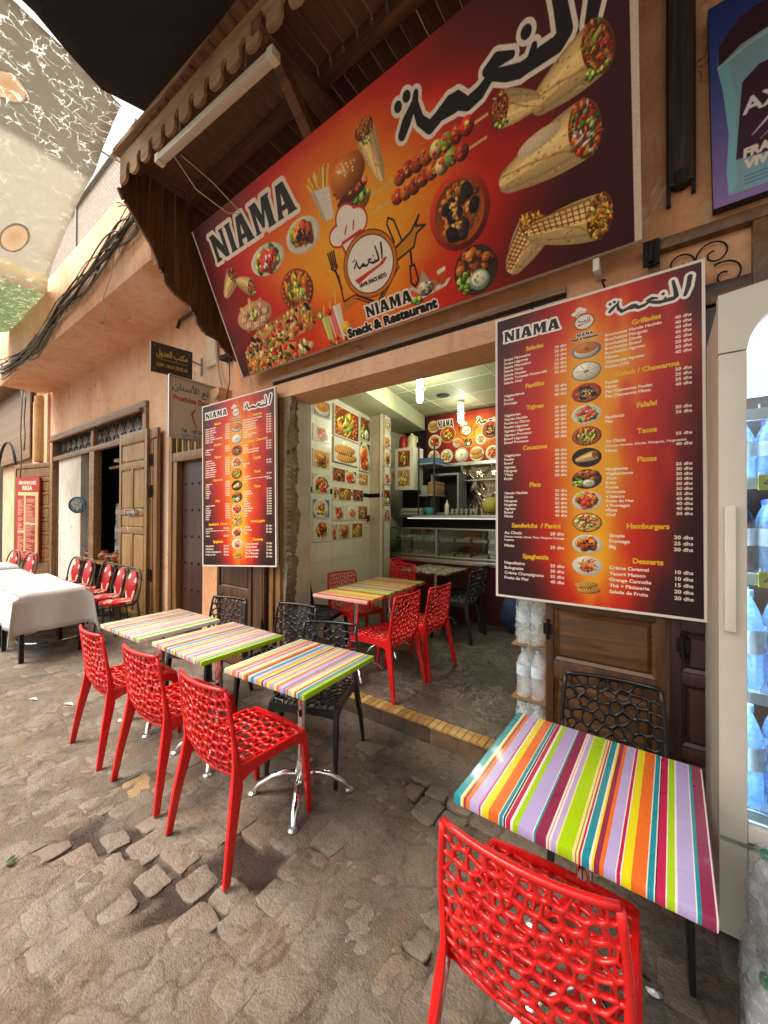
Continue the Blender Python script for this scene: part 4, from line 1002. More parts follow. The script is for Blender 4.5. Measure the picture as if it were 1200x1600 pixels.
while x < -.58:
    w_ = .052 + r.uniform(-.002, .002)
    mb = MB(); mb.box(-w_ / 2 + .0018, w_ / 2 - .0018, -.062, .062, -.013, 0)
    mb.build('edge_tile', tm[r.randrange(3)], step, bevel=.002, loc=(x + w_ / 2, 2.438, FZ + r.uniform(-.001, .0025))); x += w_
x = -3.0
while x < -.6:
    w_ = .085 if x > -1.25 else .42
    mb = MB(); mb.box(-w_ / 2 + .002, w_ / 2 - .002, -.012, 0, 0, FZ - .018)
    mb.build('riser_tile', rmats[r.randrange(3)], step, loc=(x + w_ / 2, 2.391 - r.uniform(0, .002), .001)); x += w_

# ------------------------------------------------------------------ panelled doors
def panel_door(name, label, w, h, rows, mat, pmat, loc, rz, cat='door', thick=.045, group=None):
    """rows: list of (z0, z1, ncols); stiles and rails as one frame, recessed panels as parts"""
    t = thing(name, label, cat, loc, rz, group)
    mb = MB(); st = .075 * min(1, w)
    mb.box(0, st, 0, thick, 0, h); mb.box(w - st, w, 0, thick, 0, h)
    zs_ = [0] + [z for a, b_, n_ in rows for z in (a, b_)] + [h]
    for i in range(0, len(zs_), 2): mb.box(st, w - st, 0, thick, zs_[i], zs_[i + 1])
    for a, b_, n_ in rows:
        for k in range(1, n_):
            x_ = st + (w - 2 * st) * k / n_; mb.box(x_ - st * .35, x_ + st * .35, 0, thick, a, b_)
    mb.build('door_frame', mat, t, bevel=.004)
    for a, b_, n_ in rows:
        for k in range(n_):
            x0 = st + (w - 2 * st) * k / n_ + (st * .35 if k else 0); x1 = st + (w - 2 * st) * (k + 1) / n_ - (st * .35 if k < n_ - 1 else 0)
            m2 = MB(); g = .035 * min(1, (x1 - x0) * 4)
            y0, y1 = .012, .001
            o_ = [(x0, a), (x1, a), (x1, b_), (x0, b_)]; i_ = [(x0 + g, a + g), (x1 - g, a + g), (x1 - g, b_ - g), (x0 + g, b_ - g)]; i2 = [(x0 + g * .5, a + g * .5), (x1 - g * .5, a + g * .5), (x1 - g * .5, b_ - g * .5), (x0 + g * .5, b_ - g * .5)]
            vs = [(p[0], .016, p[1]) for p in o_] + [(p[0], .024, p[1]) for p in i2] + [(p[0], .006, p[1]) for p in i_] + [(p[0], thick - .004, p[1]) for p in o_]
            fs = [(j + 4 * q, (j + 1) % 4 + 4 * q, (j + 1) % 4 + 4 * q + 4, j + 4 * q + 4) for q in (0, 1) for j in range(4)] + [(8, 9, 10, 11), (15, 14, 13, 12)]
            m2.add(vs, fs); m2.build('door_panel', pmat, t)
    return t
def hinge(parent, x, z, y=-.004, h=.09):
    mb = MB(); mb.tube([(x, y, z - h / 2), (x, y, z + h / 2)], .008, 8); mb.box(x - .025, x + .025, y + .002, y + .006, z - h * .35, z + h * .35)
    mb.tube([(x, y, z - h * .62), (x, y, z - h * .5)], .012, 6); mb.tube([(x, y, z + h * .5), (x, y, z + h * .62)], .012, 6)
    mb.build('hinge', M['iron'], parent)
# shop's own doors
d = panel_door('shop_door', 'brown panelled shop door folded open behind the striped foreground table', .56, 2.75, [(.12, .66, 1), (.76, 1.05, 1), (1.16, 2.05, 1), (2.15, 2.65, 1)], M['wood_m'], M['wood_mx'], (-.545, WY - .075, .02), 0)
hinge(d, .012, .93)
d = panel_door('shop_door', 'near-black panelled door between the brown door and the drinks fridge', .6, 2.68, [(.12, .4, 1), (.46, .76, 1), (.82, 1.02, 1), (1.1, 2.0, 1), (2.1, 2.6, 1)], M['wood_d'], M['wood_d'], (.03, WY - .05, .02), 0)
hinge(d, .05, .95, -.012); hinge(d, .05, 1.25, -.012)
d = panel_door('shop_door', 'brown panelled door leaf folded back under the smaller menu board', .62, 2.72, [(.12, .7, 1), (.8, 1.12, 1), (1.22, 2.0, 1), (2.1, 2.6, 1)], M['wood_m'], M['wood_m'], (-3.98, WY - .06, .02), 0)
d = panel_door('shop_door', 'narrow folded door leaf edge beside the shop doorway jamb', .22, 2.72, [(.12, 1.1, 1), (1.22, 2.6, 1)], M['wood_m'], M['wood_m'], (-3.34, WY - .085, .02), 0)
hinge(d, .2, .5); hinge(d, .2, 1.5)

# transom with scrolled iron over the right-hand door
tr = thing('transom_window', 'wooden transom frame with black iron scrolls above the fridge', 'window grille', (-.06, WY - .045, 0))
mb = MB(); mb.box(-.02, .5, -.02, .04, 2.93, 2.985); mb.box(.0, .05, -.01, .04, 2.7, 2.93); mb.box(.39, .46, -.015, .04, 2.56, 2.93); mb.box(0, .46, -.01, .04, 2.6, 2.66); mb.build('window_frame', M['wood_y'], tr, bevel=.004)
mb = MB(); mb.box(-.02, .05, -.035, -.021, 2.86, 2.985); mb.tube([(.015, -.045, 2.87), (.015, -.045, 2.97)], .012, 8); mb.build('hinge_block', M['iron'], tr)
mb = MB(); mb.box(.05, .39, .03, .038, 2.66, 2.93); mb.build('back_wall', M['plaster'], tr)
def spiral(cx, cz, r0, r1, t0, t1, y, n=26):
    return [(cx + (r0 + (r1 - r0) * i / n) * math.cos(t0 + (t1 - t0) * i / n), y, cz + (r0 + (r1 - r0) * i / n) * math.sin(t0 + (t1 - t0) * i / n)) for i in range(n + 1)]
for cx, cz, s_, t0, t1 in ((.26, 2.845, .07, 3.4, -4.8), (.13, 2.84, .06, -.4, 6.5), (.3, 2.73, .07, 2.2, -5.2), (.14, 2.72, .06, 1.0, 8.0)):
    mb = MB(); mb.tube(spiral(cx, cz, s_, .012, t0, t1, .012), .004, 6); mb.build('scroll', M['iron'], tr, smooth=True)

# weathered bracket post in the wall
bp = thing('wall_post', 'weathered dark wooden post set into the salmon wall right of the banner', 'post', (.075, WY - .001, 0))
mb = MB(); mb.box(-.05, .05, -.045, 0, 3.24, 5.2); mb.build('post', mat_wood('weathered wood', '#1d1510', '#3a2a1e', '#5a4431', rough=.8, coat=0), bp, bevel=.006)
mb = MB(); mb.box(-.058, -.04, -.03, .0, 3.16, 5.2); mb.box(.04, .058, -.03, .0, 3.19, 5.2); mb.build('dark_edge', M['dark'], bp)  # dark strips along both sides of the post
mb = MB(); mb.lathe([(.0, 0), (.03, .01), (.042, .04), (.04, .08)], (0, -.02, 3.22), 12); mb.build('knob', M['dark'], bp)

# ------------------------------------------------------------------ canopy
can = thing('wooden_canopy', 'dark wooden plank canopy with scalloped fascia projecting over the banner', 'canopy', (0, 0, 0))
def fy(x): return 1.30 + .040 * (x + 3.7)
x = -3.72; r = random.Random(3)
while x < 2.0:
    w_ = .115
    mb = MB(); mb.box(-w_ / 2 + .003, w_ / 2 - .003, -.56, .56, 0, .02)
    mb.build('roof_plank', M['wood_roof'], can, loc=(x + w_ / 2, 1.86, 4.61 + r.uniform(-.004, .004))); x += w_
def beam(name, x0, x1, y, z, w_, h_, mt): mb = MB(); mb.box(x0, x1, y - w_ / 2, y + w_ / 2, z - h_ / 2, z + h_ / 2); return mb.build(name, mt, can, bevel=.006)
beam('beam', -3.66, 2, 1.84, 4.55, .07, .1, M['wood_beam']); beam('beam', -3.66, 2, 2.33, 4.54, .09, .12, M['wood_beam']); beam('beam', -3.66, 2, 1.42, 4.56, .06, .08, M['wood_beam'])
for bx in (-1.93, -.2):
    mb = MB(); mb.bar((bx, 1.45, 4.48), (bx, 2.41, 3.62), .075, .075); mb.build('strut', M['wood_beam'], can, bevel=.006)
    mb = MB(); mb.box(bx - .05, bx + .05, 1.36, 2.4, 4.44, 4.52); mb.build('cross_beam', M['wood_roof'], can, bevel=.006)
# fascia with bulb-shaped notches
def fascia():
    T = .187; prof = []
    n = int(5.7 / T)
    top = 4.64; bot = 4.375
    for i in range(n):
        x0 = -3.7 + i * T
        prof += [(x0 - .012, bot + .012), (x0 + .02, bot - .006), (x0 + .055, bot - .012), (x0 + .092, bot + .0), (x0 + .108, bot + .03)]
        for k in range(9):
            t = math.pi * 1.15 - k / 8 * math.pi * 1.3
            prof.append((x0 + .136 + .034 * math.cos(t), bot + .08 + .04 * math.sin(t)))
        prof += [(x0 + .166, bot + .04)]
    prof += [(-3.7 + n * T, bot), (-3.7 + n * T, top), (-3.7, top)]
    mb = MB(); N = len(prof)
    f = lambda a, b_, t: (a, fy(a) + t, b_)
    bm = bmesh.new(); vs = [bm.verts.new(f(a, b_, 0)) for a, b_ in prof]; fc = bm.faces.new(vs)
    r_ = bmesh.ops.extrude_face_region(bm, geom=[fc]); ex = [v for v in r_['geom'] if isinstance(v, bmesh.types.BMVert)]
    for v in ex: v.co.y += .022
    bmesh.ops.triangulate(bm, faces=[f_ for f_ in bm.faces if len(f_.verts) > 4], ngon_method='EAR_CLIP'); bmesh.ops.recalc_face_normals(bm, faces=bm.faces)
    me = bpy.data.meshes.new('fascia_board'); bm.to_mesh(me); bm.free(); me.materials.append(M['wood_fas'])
    o = bpy.data.objects.new('fascia_board', me); C.objects.link(o); o.parent = can
fascia()
mb = MB(); mb.add([(x_, fy(x_) + dy, z) for x_ in (-3.76, 2) for dy, z in ((-.035, 4.64), (.06, 4.64), (.06, 4.68), (-.035, 4.68))], [(0, 1, 2, 3), (7, 6, 5, 4)] + [(i, i + 4, (i + 1) % 4 + 4, (i + 1) % 4) for i in range(4)]); mb.build('fascia_cap', M['wood_fas'], can)
# side screen of upright boards with a curved lower edge
curve = [(1.30, 4.34), (1.335, 4.27), (1.36, 4.26), (1.45, 4.14), (1.55, 4.02), (1.61, 3.9), (1.63, 3.83), (1.66, 3.83), (1.68, 3.74), (1.75, 3.68), (1.85, 3.645), (1.92, 3.62), (1.93, 3.57), (1.96, 3.57), (1.98, 3.49), (2.05, 3.42), (2.15, 3.41), (2.2, 3.40), (2.21, 3.35), (2.25, 3.35), (2.3, 3.3), (2.38, 3.27), (2.415, 3.25)]
def cz_(y):
    for (a, b_), (c, d_) in zip(curve, curve[1:]):
        if a <= y <= c: return b_ + (d_ - b_) * (y - a) / max(1e-6, c - a)
    return curve[-1][1]
y = 1.31
while y < 2.40:
    y1 = min(y + .11, 2.415); n_ = 6
    pts = [(y + .002 + (y1 - y - .004) * i / n_) for i in range(n_ + 1)]
    pts = [min(max(q, y + .002), y1 - .0018) for q in pts]; poly = [(q, cz_(q)) for q in pts] + [(pts[-1], 4.6), (pts[0], 4.6)]
    mb = MB(); mb.prism(poly, lambda a, b_, t: (t, a, b_), -3.72, -3.70); mb.build('side_board', M['wood_side'], can); y = y1
mb = MB()
for i in range(len(curve) - 1):
    (a, b_), (c, d_) = curve[i], curve[i + 1]
    mb.bar((-3.7, a, b_), (-3.7, c, d_), .05, .028, (1, 0, 0))
mb.build('edge_moulding', M['wood_side'], can)
# strip light
nl = thing('strip_light', 'long unlit tube light hanging under the canopy fascia', 'strip light', (0, 0, 0))
a_, b2 = Vector((-3.03, 1.325, 4.24)), Vector((-1.82, 1.40, 4.24))
mb = MB(); mb.bar(a_, b2, .055, .05); mb.build('lamp_housing', M['white_pl'], nl, bevel=.006)
dv = (b2 - a_).normalized()
for q0, q1 in ((a_ - dv * .03, a_ + dv * .02), (b2 - dv * .02, b2 + dv * .03)): mb = MB(); mb.bar(q0, q1, .062, .06); mb.build('end_cap', M['frame_w'], nl, bevel=.004)
for q in (a_ + dv * .25, b2 - dv * .25): m2 = MB(); m2.tube([q + Vector((0, 0, .02)), q + Vector((0, .02, .36))], .006, 6); m2.build('hanger', M['steel'], nl)
mb = MB(); mb.tube([(-2.9, 1.35, 4.23), (-2.85, 1.5, 4.05), (-2.75, 1.7, 3.95), (-2.72, 1.8, 4.0), (-2.8, 1.6, 4.15), (-2.88, 1.4, 4.25)], .004, 5); tag(mb.build('cable', M['cable_w'], smooth=True), 'thin pale wire looping loosely below the strip light', 'cable')

# ------------------------------------------------------------------ next house on the left
LY = 2.6
nh = thing('neighbour_house', 'salmon house with an overhanging upper floor and carved wooden doors', 'building', (0, 0, 0))
mb = MB()
mb.box(-11.2, -10.93, LY, LY + .3, 0, 4.3); mb.box(-6.27, -5.46, LY, LY + .3, 0, 4.3); mb.box(-4.5, -3.78, LY, LY + .3, 0, 4.3)
mb.box(-10.93, -6.27, LY, LY + .3, 3.3, 4.3); mb.box(-5.46, -4.5, LY, LY + .3, 3.02, 4.3)
mb.build('wall', M['plaster_l'], nh)
# overhang: soffit outline with a slanted near end
poly = [(-11.3, 1.8), (-4.36, 1.82), (-4.98, 2.62), (-10.95, 2.62), (-11.3, 2.4)]
mb = MB(); mb.prism(poly, lambda a, b_, t: (a, b_, t), 4.28, 5.36); mb.build('overhang', M['plaster_l'], nh, bevel=.02)
def mat_grille():
    m, n, l, b = newmat('woven roof screen')
    v = texco(n, l)
    br = n.new('ShaderNodeTexBrick'); br.inputs['Scale'].default_value = 1; br.inputs['Brick Width'].default_value = .06; br.inputs['Row Height'].default_value = .03; br.inputs['Mortar Size'].default_value = .004
    br.inputs[1].default_value = srgb('#b8aca0'); br.inputs[2].default_value = srgb('#a89a8e'); br.inputs[3].default_value = srgb('#6e6056')
    l.new(texco(n, l, (1, 1, 1), rot=(R(90), 0, 0)), br.inputs[0])
    l.new(br.outputs[0], b.inputs['Base Color']); b.inputs['Roughness'].default_value = .8; return m
mb = MB(); mb.box(-11.2, -4.9, 1.9, 1.94, 5.37, 6.1); mb.build('screen', mat_grille(), nh)
mb = MB(); mb.box(-11.2, -4.9, 1.86, 1.98, 6.1, 6.14); mb.box(-4.96, -4.9, 1.88, 1.96, 5.37, 6.1); mb.box(-7.0, -6.95, 1.88, 1.96, 5.37, 6.1); mb.box(-9.0, -8.95, 1.88, 1.96, 5.37, 6.1); mb.build('screen_rail', M['alu'], nh)
# rounded drain pier at the far corner
mb = MB(); mb.tube([(-11.62, 2.56, 2.78), (-11.62, 2.56, 4.28)], .15, 18); mb.build('round_pier', mat_plaster('ochre plaster', '#b98f5f', '#8f6a40', '#d1ab7c'), nh, smooth=True)
mb = MB(); mb.box(-12.4, -11.2, 2.55, 2.9, 0, 4.3); mb.build('corner_wall', M['plaster_l'], nh)
# rooms behind the openings, their unlit gloom put into the wall colour
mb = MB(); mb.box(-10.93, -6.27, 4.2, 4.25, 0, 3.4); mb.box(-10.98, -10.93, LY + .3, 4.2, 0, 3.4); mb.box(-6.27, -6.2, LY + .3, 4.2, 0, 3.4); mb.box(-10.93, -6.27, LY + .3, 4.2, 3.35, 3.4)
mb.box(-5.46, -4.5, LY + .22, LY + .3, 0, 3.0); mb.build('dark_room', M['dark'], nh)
mb = MB(); mb.box(-10.6, -9.25, LY + .02, LY + .3, 0, 2.76); mb.build('white_pier', M['white_wall'], nh)
# door surround and transom grille
mb = MB()
mb.box(-10.95, -6.25, LY - .05, LY + .05, 3.2, 3.3); mb.box(-10.95, -10.85, LY - .04, LY + .05, 0, 3.2); mb.box(-6.37, -6.25, LY - .045, LY + .05, 0, 3.2)
mb.box(-10.85, -6.37, LY - .03, LY + .05, 2.74, 2.83); mb.box(-8.55, -8.43, LY - .032, LY + .05, 2.83, 3.2); mb.box(-8.62, -8.38, LY - .034, LY + .09, 0, 2.74); mb.box(-8.38, -6.37, LY + .2, LY + .25, 2.42, 2.47)
mb.build('window_frame', M['wood_x'], nh, bevel=.006)
mb = MB(); mb.tube([(-10.85, LY - .07, 3.17), (-6.35, LY - .07, 3.17)], .03, 10); mb.build('round_moulding', M['wood_x'], nh, smooth=True)
mb = MB()
mb.box(-10.85, -6.37, LY + .12, LY + .13, 2.83, 3.2); mb.build('transom_back', mat_plain('dusty glass', '#857a6c', .3, var=.3), nh)
for i in range(13):
    cx = -10.6 + i * .335; mb = MB()
    mb.tube([(cx - .14, LY + .04, 2.85), (cx + .14, LY + .04, 3.17)], .006, 5); mb.tube([(cx + .14, LY + .045, 2.85), (cx - .14, LY + .045, 3.17)], .006, 5)
    for dz, s_ in ((.09, 1), (-.09, -1)):
        mb.tube(spiral(cx + .06, 3.01 + dz, .055, .01, 0 * s_, 7.5 * s_, LY + .03, 16), .006, 5); mb.tube(spiral(cx - .06, 3.01 - dz, .055, .01, 3.14, 3.14 + 7.5 * s_, LY + .03, 16), .006, 5)
    mb.build('scroll', M['iron'], nh, smooth=True)
# carved folding doors
d = panel_door('carved_door', 'honey brown carved door leaf with six panels and two slide bolts', .98, 2.83, [(.1, .62, 2), (.72, 1.28, 2), (1.36, 1.56, 1), (1.64, 2.26, 2), (2.36, 2.66, 1)], mat_wood('honey door wood', '#7a5a30', '#9a7646', '#b48e5a'), mat_wood('honey panel wood', '#84622f', '#a5804c', '#be9864'), (-7.05, LY - .1, .02), 0)
for z in (1.6, .7):
    mb = MB(); mb.box(.28, .72, -.03, -.005, z - .02, z + .02); mb.box(.3, .35, -.04, -.005, z - .04, z + .04); mb.box(.62, .67, -.04, -.005, z - .04, z + .04); mb.tube([(.45, -.035, z), (.47, -.04, z - .12), (.42, -.035, z - .2), (.46, -.035, z - .3)], .006, 5); mb.build('slide_bolt', M['steel'], d)
for k, (dx, dy) in enumerate(((.0, 0), (.19, .02), (.34, -.01))):
    dd = panel_door('folded_door', ('first', 'second', 'third')[k] + ' narrow edge of the folded door leaves right of the carved door, counted from it', .15, 2.8, [(.1, 2.66, 1)], M['wood'], M['wood'], (-6.235 + dx, LY - .09 + dy, .02), 0, group='folded leaves beside the carved door')
    if k: 
        for z in (.7, 1.9, 2.35): hinge(dd, .0, z, -.008, .14)
# dark door 3 and its frame
mb = MB(); mb.box(-5.5, -5.41, LY - .06, LY + .05, 0, 2.98); mb.box(-4.55, -4.46, LY - .06, LY + .05, 0, 2.98); mb.box(-5.41, -4.55, LY - .05, LY + .05, 2.92, 2.98); mb.box(-5.41, -4.55, LY - .055, LY + .05, 2.3, 2.42); mb.box(-5.41, -5.3, LY - .045, LY + .05, 0, 2.3); mb.build('door_surround', M['wood'], nh, bevel=.005)
d3 = thing('studded_door', 'dark studded wooden door below the dental sign', 'door', (-5.3, LY + .03, 0))
mb = MB(); mb.box(0, .75, 0, .04, 0, 2.3); mb.build('door_leaf', M['wood_d'], d3)
for z in (.6, .95, 1.3, 1.65, 2.0):
    for k in range(3):
        mb = MB(); mb.lathe([(.02, 0), (.014, .008), (.004, .012)], n=8); o = mb.build('stud', M['iron'], d3, loc=(.1 + .17 * k, -.002, z)); o.rotation_euler = (R(90), 0, 0)
wi = thing('small_window', 'small yellow-framed window above the studded door', 'window', (-5.41, LY - .02, 2.42))
mb = MB(); mb.box(0, .86, .04, .05, 0, .5); mb.build('pane', mat_plain('dusty dark glass', '#5f5a4c', .2, var=.5, vs=12), wi)
mb = MB(); [mb.box(x_, x_ + .025, 0, .03, 0, .5) for x_ in (.04, .2, .36, .52, .7)]; mb.build('window_bar', mat_plain('yellow paint', '#b5923f', .5, var=.2), wi)

# far left: plank-clad shop front
fs_ = thing('far_shop', 'plank-clad shop front at the far end with grey metal uprights', 'building', (0, 0, 0))
for i in range(30):
    mb = MB(); mb.box(-.125, .122, 0, .03, 0, 1.9); mb.build('cladding_board', M['wood_x'], fs_, loc=(-12.55 - i * .25, 2.5, 2.95))
mb = MB(); mb.box(-20.2, -12.35, 2.2, 2.56, 4.85, 5.0); mb.build('cornice', M['wood_x'], fs_)
mb = MB(); mb.box(-30, -12.4, 2.62, 2.9, 0, 4.9); mb.build('wall', M['plaster_l'], fs_)
mb = MB(); mb.tube(spiral(-13.6, 2.4, 1.0, 1.0, 3.1, .1, 2.3, 18), .03, 6); mb.build('arch_rail', M['iron'], fs_)
# ------------------------------------------------------------------ lattice-moulded chairs
def clip_cell(poly, a, b):
    """keep the side of poly nearer to a than b"""
    mx, my = (a[0] + b[0]) / 2, (a[1] + b[1]) / 2; nx, ny = b[0] - a[0], b[1] - a[1]; out = []
    for i in range(len(poly)):
        p, q = poly[i], poly[(i + 1) % len(poly)]
        dp = (p[0] - mx) * nx + (p[1] - my) * ny; dq = (q[0] - mx) * nx + (q[1] - my) * ny
        if dp <= 0: out.append(p)
        if (dp < 0) != (dq < 0) and abs(dp - dq) > 1e-12:
            t = dp / (dp - dq); out.append((p[0] + (q[0] - p[0]) * t, p[1] + (q[1] - p[1]) * t))
    return out
def web(surf, W_, H_, cell, hole_f, th, seed, aspect=1.25):
    """net of rounded holes over the rectangle W_ x H_, bent onto surf(u, v) -> (pos, normal); th = web depth"""
    r = random.Random(seed); pts = []; dy = cell * aspect * .87; ny = max(2, round(H_ / dy)); nx = max(2, round(W_ / cell))
    for j in range(ny):
        for i in range(nx + (j % 2)):
            pts.append(((i + .5 - .5 * (j % 2)) * W_ / nx + r.uniform(-.36, .36) * cell, (j + .5) * H_ / ny + r.uniform(-.34, .34) * dy))
    mb = MB(); V = {}; vs = []; fs = []
    def vid(u, v, lift):
        k = (round(u, 4), round(v, 4), round(lift, 4))
        if k not in V:
            p, nn = surf(min(max(u / W_, 0), 1), min(max(v / H_, 0), 1)); V[k] = len(vs); vs.append(tuple(Vector(p) + Vector(nn) * lift))
        return V[k]
    for i, p in enumerate(pts):
        poly = [(0, 0), (W_, 0), (W_, H_), (0, H_)]
        for j, q in enumerate(pts):
            if i != j and abs(p[0] - q[0]) < cell * 3 and abs(p[1] - q[1]) < cell * 3.5: poly = clip_cell(poly, p, q)
            if len(poly) < 3: break
        poly = [poly[k] for k in range(len(poly)) if math.hypot(poly[k][0] - poly[k - 1][0], poly[k][1] - poly[k - 1][1]) > 1e-5]
        if len(poly) < 3: continue
        cx = sum(q[0] for q in poly) / len(poly); cy = sum(q[1] for q in poly) / len(poly)
        o = []
        for k in range(len(poly)):
            a, b_ = poly[k], poly[(k + 1) % len(poly)]; o += [(a, 0), (((a[0] + b_[0]) / 2, (a[1] + b_[1]) / 2), 1)]
        n = len(o); rings = [[], [], [], []]
        hf = hole_f + r.uniform(-.10, .07)
        for (q, mid) in o:
            f = hf * (1.0 if mid else .84); f2 = (hf + .16) * (1.0 if mid else .93)
            iu, iv = cx + (q[0] - cx) * f, cy + (q[1] - cy) * f; mu, mv = cx + (q[0] - cx) * f2, cy + (q[1] - cy) * f2
            rings[0].append(vid(q[0], q[1], th * .5)); rings[1].append(vid(mu, mv, th * .44)); rings[2].append(vid(iu, iv, -th * .22)); rings[3].append(vid(q[0], q[1], -th * .5))
        for a_, b2 in ((0, 1), (1, 2), (2, 3)):
            for k in range(n):
                f_ = (rings[a_][k], rings[a_][(k + 1) % n], rings[b2][(k + 1) % n], rings[b2][k])
                if len(set(f_)) == 4: fs.append(f_)
    mb.add(vs, fs); return mb
def make_chair(color):
    t = thing('lattice_chair', 'chair', 'chair')
    mt = M['red'] if color == 'red' else M['black']
    hole_b, hole_s = (.73, .68) if color == 'red' else (.78, .7)
    def back_s(u, v):
        z = .40 + v * .415; hw = .205 - .012 * v + .01 * math.sin(v * 3.14)
        cv_ = .032 * (1 - (2 * u - 1) ** 2)
        y0 = -.182 - .05 * v ** 1.2 + .035 * (max(0, .22 - v) / .22) ** 1.5
        return ((2 * u - 1) * hw, y0 - cv_, z), (0, -1, -.12)
    def seat_s(u, v):
        hw = .205 + .01 * v; y = -.165 + v * .39
        dip = -.014 * (1 - (2 * u - 1) ** 2) * math.sin(min(1, v * 1.2) * 3.14)
        z = .452 + dip - .05 * max(0, v - .86) / .14 * max(0, v - .86) / .14 * .6
        return ((2 * u - 1) * hw, y, z), (0, 0, 1)
    web(back_s, .41, .415, .039 if color == 'red' else .046, hole_b, .012, 3 if color == 'red' else 9).build('backrest', mt, t, smooth='all')
    web(seat_s, .42, .39, .043, hole_s, .014, 7).build('seat', mt, t, smooth='all')
    # rim around the back, apron
    mb = MB()
    top = [Vector(back_s(u / 10, 1)[0]) + Vector((0, 0, .004)) for u in range(11)]; mb.tube(top, .0095, 8, flat=1.0)
    for u in (0, 1): mb.tube([back_s(u, v / 8)[0] for v in range(9)], .0105, 8)
    mb.tube([Vector(back_s(u / 10, 0)[0]) + Vector((0, 0, -.002)) for u in range(11)], .0095, 8)
    mb.build('back_rim', mt, t, smooth='all')
    mb = MB()
    for s_ in (-1, 1):
        for k in range(8):
            a, b_ = k / 8, (k + 1) / 8; f = lambda q: (.045 + .03 * abs(2 * q - 1) ** 3)
            y0, y1 = -.175 + .4 * a, -.175 + .4 * b_
            vs = []
            for q, y in ((a, y0), (b_, y1)):
                for dx in (-.008, .009):
                    for z in (.462, .462 - f(q)): vs.append((s_ * (.207 + .008 * q) + dx, y, z - (.02 * max(0, q - .85) / .15)))
            mb.add(vs, [(0, 1, 5, 4), (2, 6, 7, 3), (0, 4, 6, 2), (1, 3, 7, 5)])
    for y, h_ in ((.222, .04),):
        for k in range(8):
            a, b_ = k / 8, (k + 1) / 8; vs = []
            for q in (a, b_):
                for dy in (-.007, .007):
                    for z in (.45, .45 - h_ - .022 * abs(2 * q - 1) ** 3): vs.append(((2 * q - 1) * .212, y + dy + .012 * (1 - (2 * q - 1) ** 2) * (1 if y > 0 else -1), z))
            mb.add(vs, [(0, 1, 5, 4), (2, 6, 7, 3), (0, 4, 6, 2), (1, 3, 7, 5)])
    mb.build('seat_apron', mt, t, smooth=True)
    def leg(p):
        mb = MB(); n = len(p)
        vs = []
        for (x, y, z, wx, wy) in p: vs += [(x - wx, y - wy, z), (x + wx, y - wy, z), (x + wx, y + wy, z), (x - wx, y + wy, z)]
        fs = [(i * 4 + k, i * 4 + (k + 1) % 4, i * 4 + 4 + (k + 1) % 4, i * 4 + 4 + k) for i in range(n - 1) for k in range(4)] + [(3, 2, 1, 0), tuple(4 * (n - 1) + k for k in range(4))]
        mb.add(vs, fs); mb.build('leg', mt, t, smooth=True, bevel=.004)
    for s_ in (-1, 1):
        leg([(s_ * .245, -.258, .003, .009, .016), (s_ * .232, -.226, .2, .011, .021), (s_ * .214, -.19, .38, .013, .027), (s_ * .206, -.185, .48, .009, .018), (s_ * .205, -.2, .6, .006, .011)])
        leg([(s_ * .222, .248, .003, .009, .014), (s_ * .218, .236, .2, .012, .017), (s_ * .213, .222, .36, .014, .021), (s_ * .21, .208, .445, .012, .018)])
    return t
red0 = tree(make_chair('red')); blk0 = tree(make_chair('black'))
GR = 'red lattice chairs'; GB = 'black lattice chairs'
reds = [(-.27, 1.13, 0, R(2), 'red lattice chair nearest the camera, pulled up to the big striped table'),
        (-3.09, 1.17, 0, R(0), 'red lattice chair at the table farthest along the street, beside the white tablecloth'),
        (-2.43, 1.20, 0, R(3), 'red lattice chair in the middle of the street-side row of three'),
        (-1.757, 1.20, 0, R(1), 'red lattice chair with its seat in full view, beside the table whose chrome foot shows'),
        (-1.955, 2.73, FZ, R(90), 'red lattice chair standing at the doorstep edge, back to the right'),
        (-1.915, 3.245, FZ, R(88), 'red lattice chair inside the doorway just behind the one at the step'),
        (-2.77, 3.28, FZ, R(-100), 'red lattice chair against the tiled wall at the indoor striped table'),
        (-2.85, 4.12, FZ, R(172), 'red lattice chair at the head of the indoor striped table, back to the counter'),
        (-3.02, 4.85, FZ, R(-92), 'red lattice chair half hidden left of the patterned marble table')]
for i, (x, y, z, rz, lb) in enumerate(reds): put(red0, i == 0, (x, y, z), rz, lb, group=GR)
blks = [(-.17, 1.88, 0, R(187), 'black lattice chair against the brown door behind the big striped table'),
        (-1.84, 1.80, 0, R(203), 'black lattice chair tucked under the nearest table of the street row'),
        (-2.5, 2.02, 0, R(192), 'black lattice chair behind the middle table of the street row'),
        (-3.2, 1.83, 0, R(180 + 14), 'black lattice chair under the smaller menu board, behind the farthest striped table'),
        (-2.98, 2.93, FZ, R(-72), 'black lattice chair just inside the doorway by the peeling wall'),
        (-2.12, 4.85, FZ, R(95), 'black lattice chair right of the patterned marble table, by the display counter'),
        (-2.02, 4.35, FZ, R(92), 'black lattice chair in the shadow in front of the display counter')]
for i, (x, y, z, rz, lb) in enumerate(blks): put(blk0, i == 0, (x, y, z), rz, lb, group=GB)

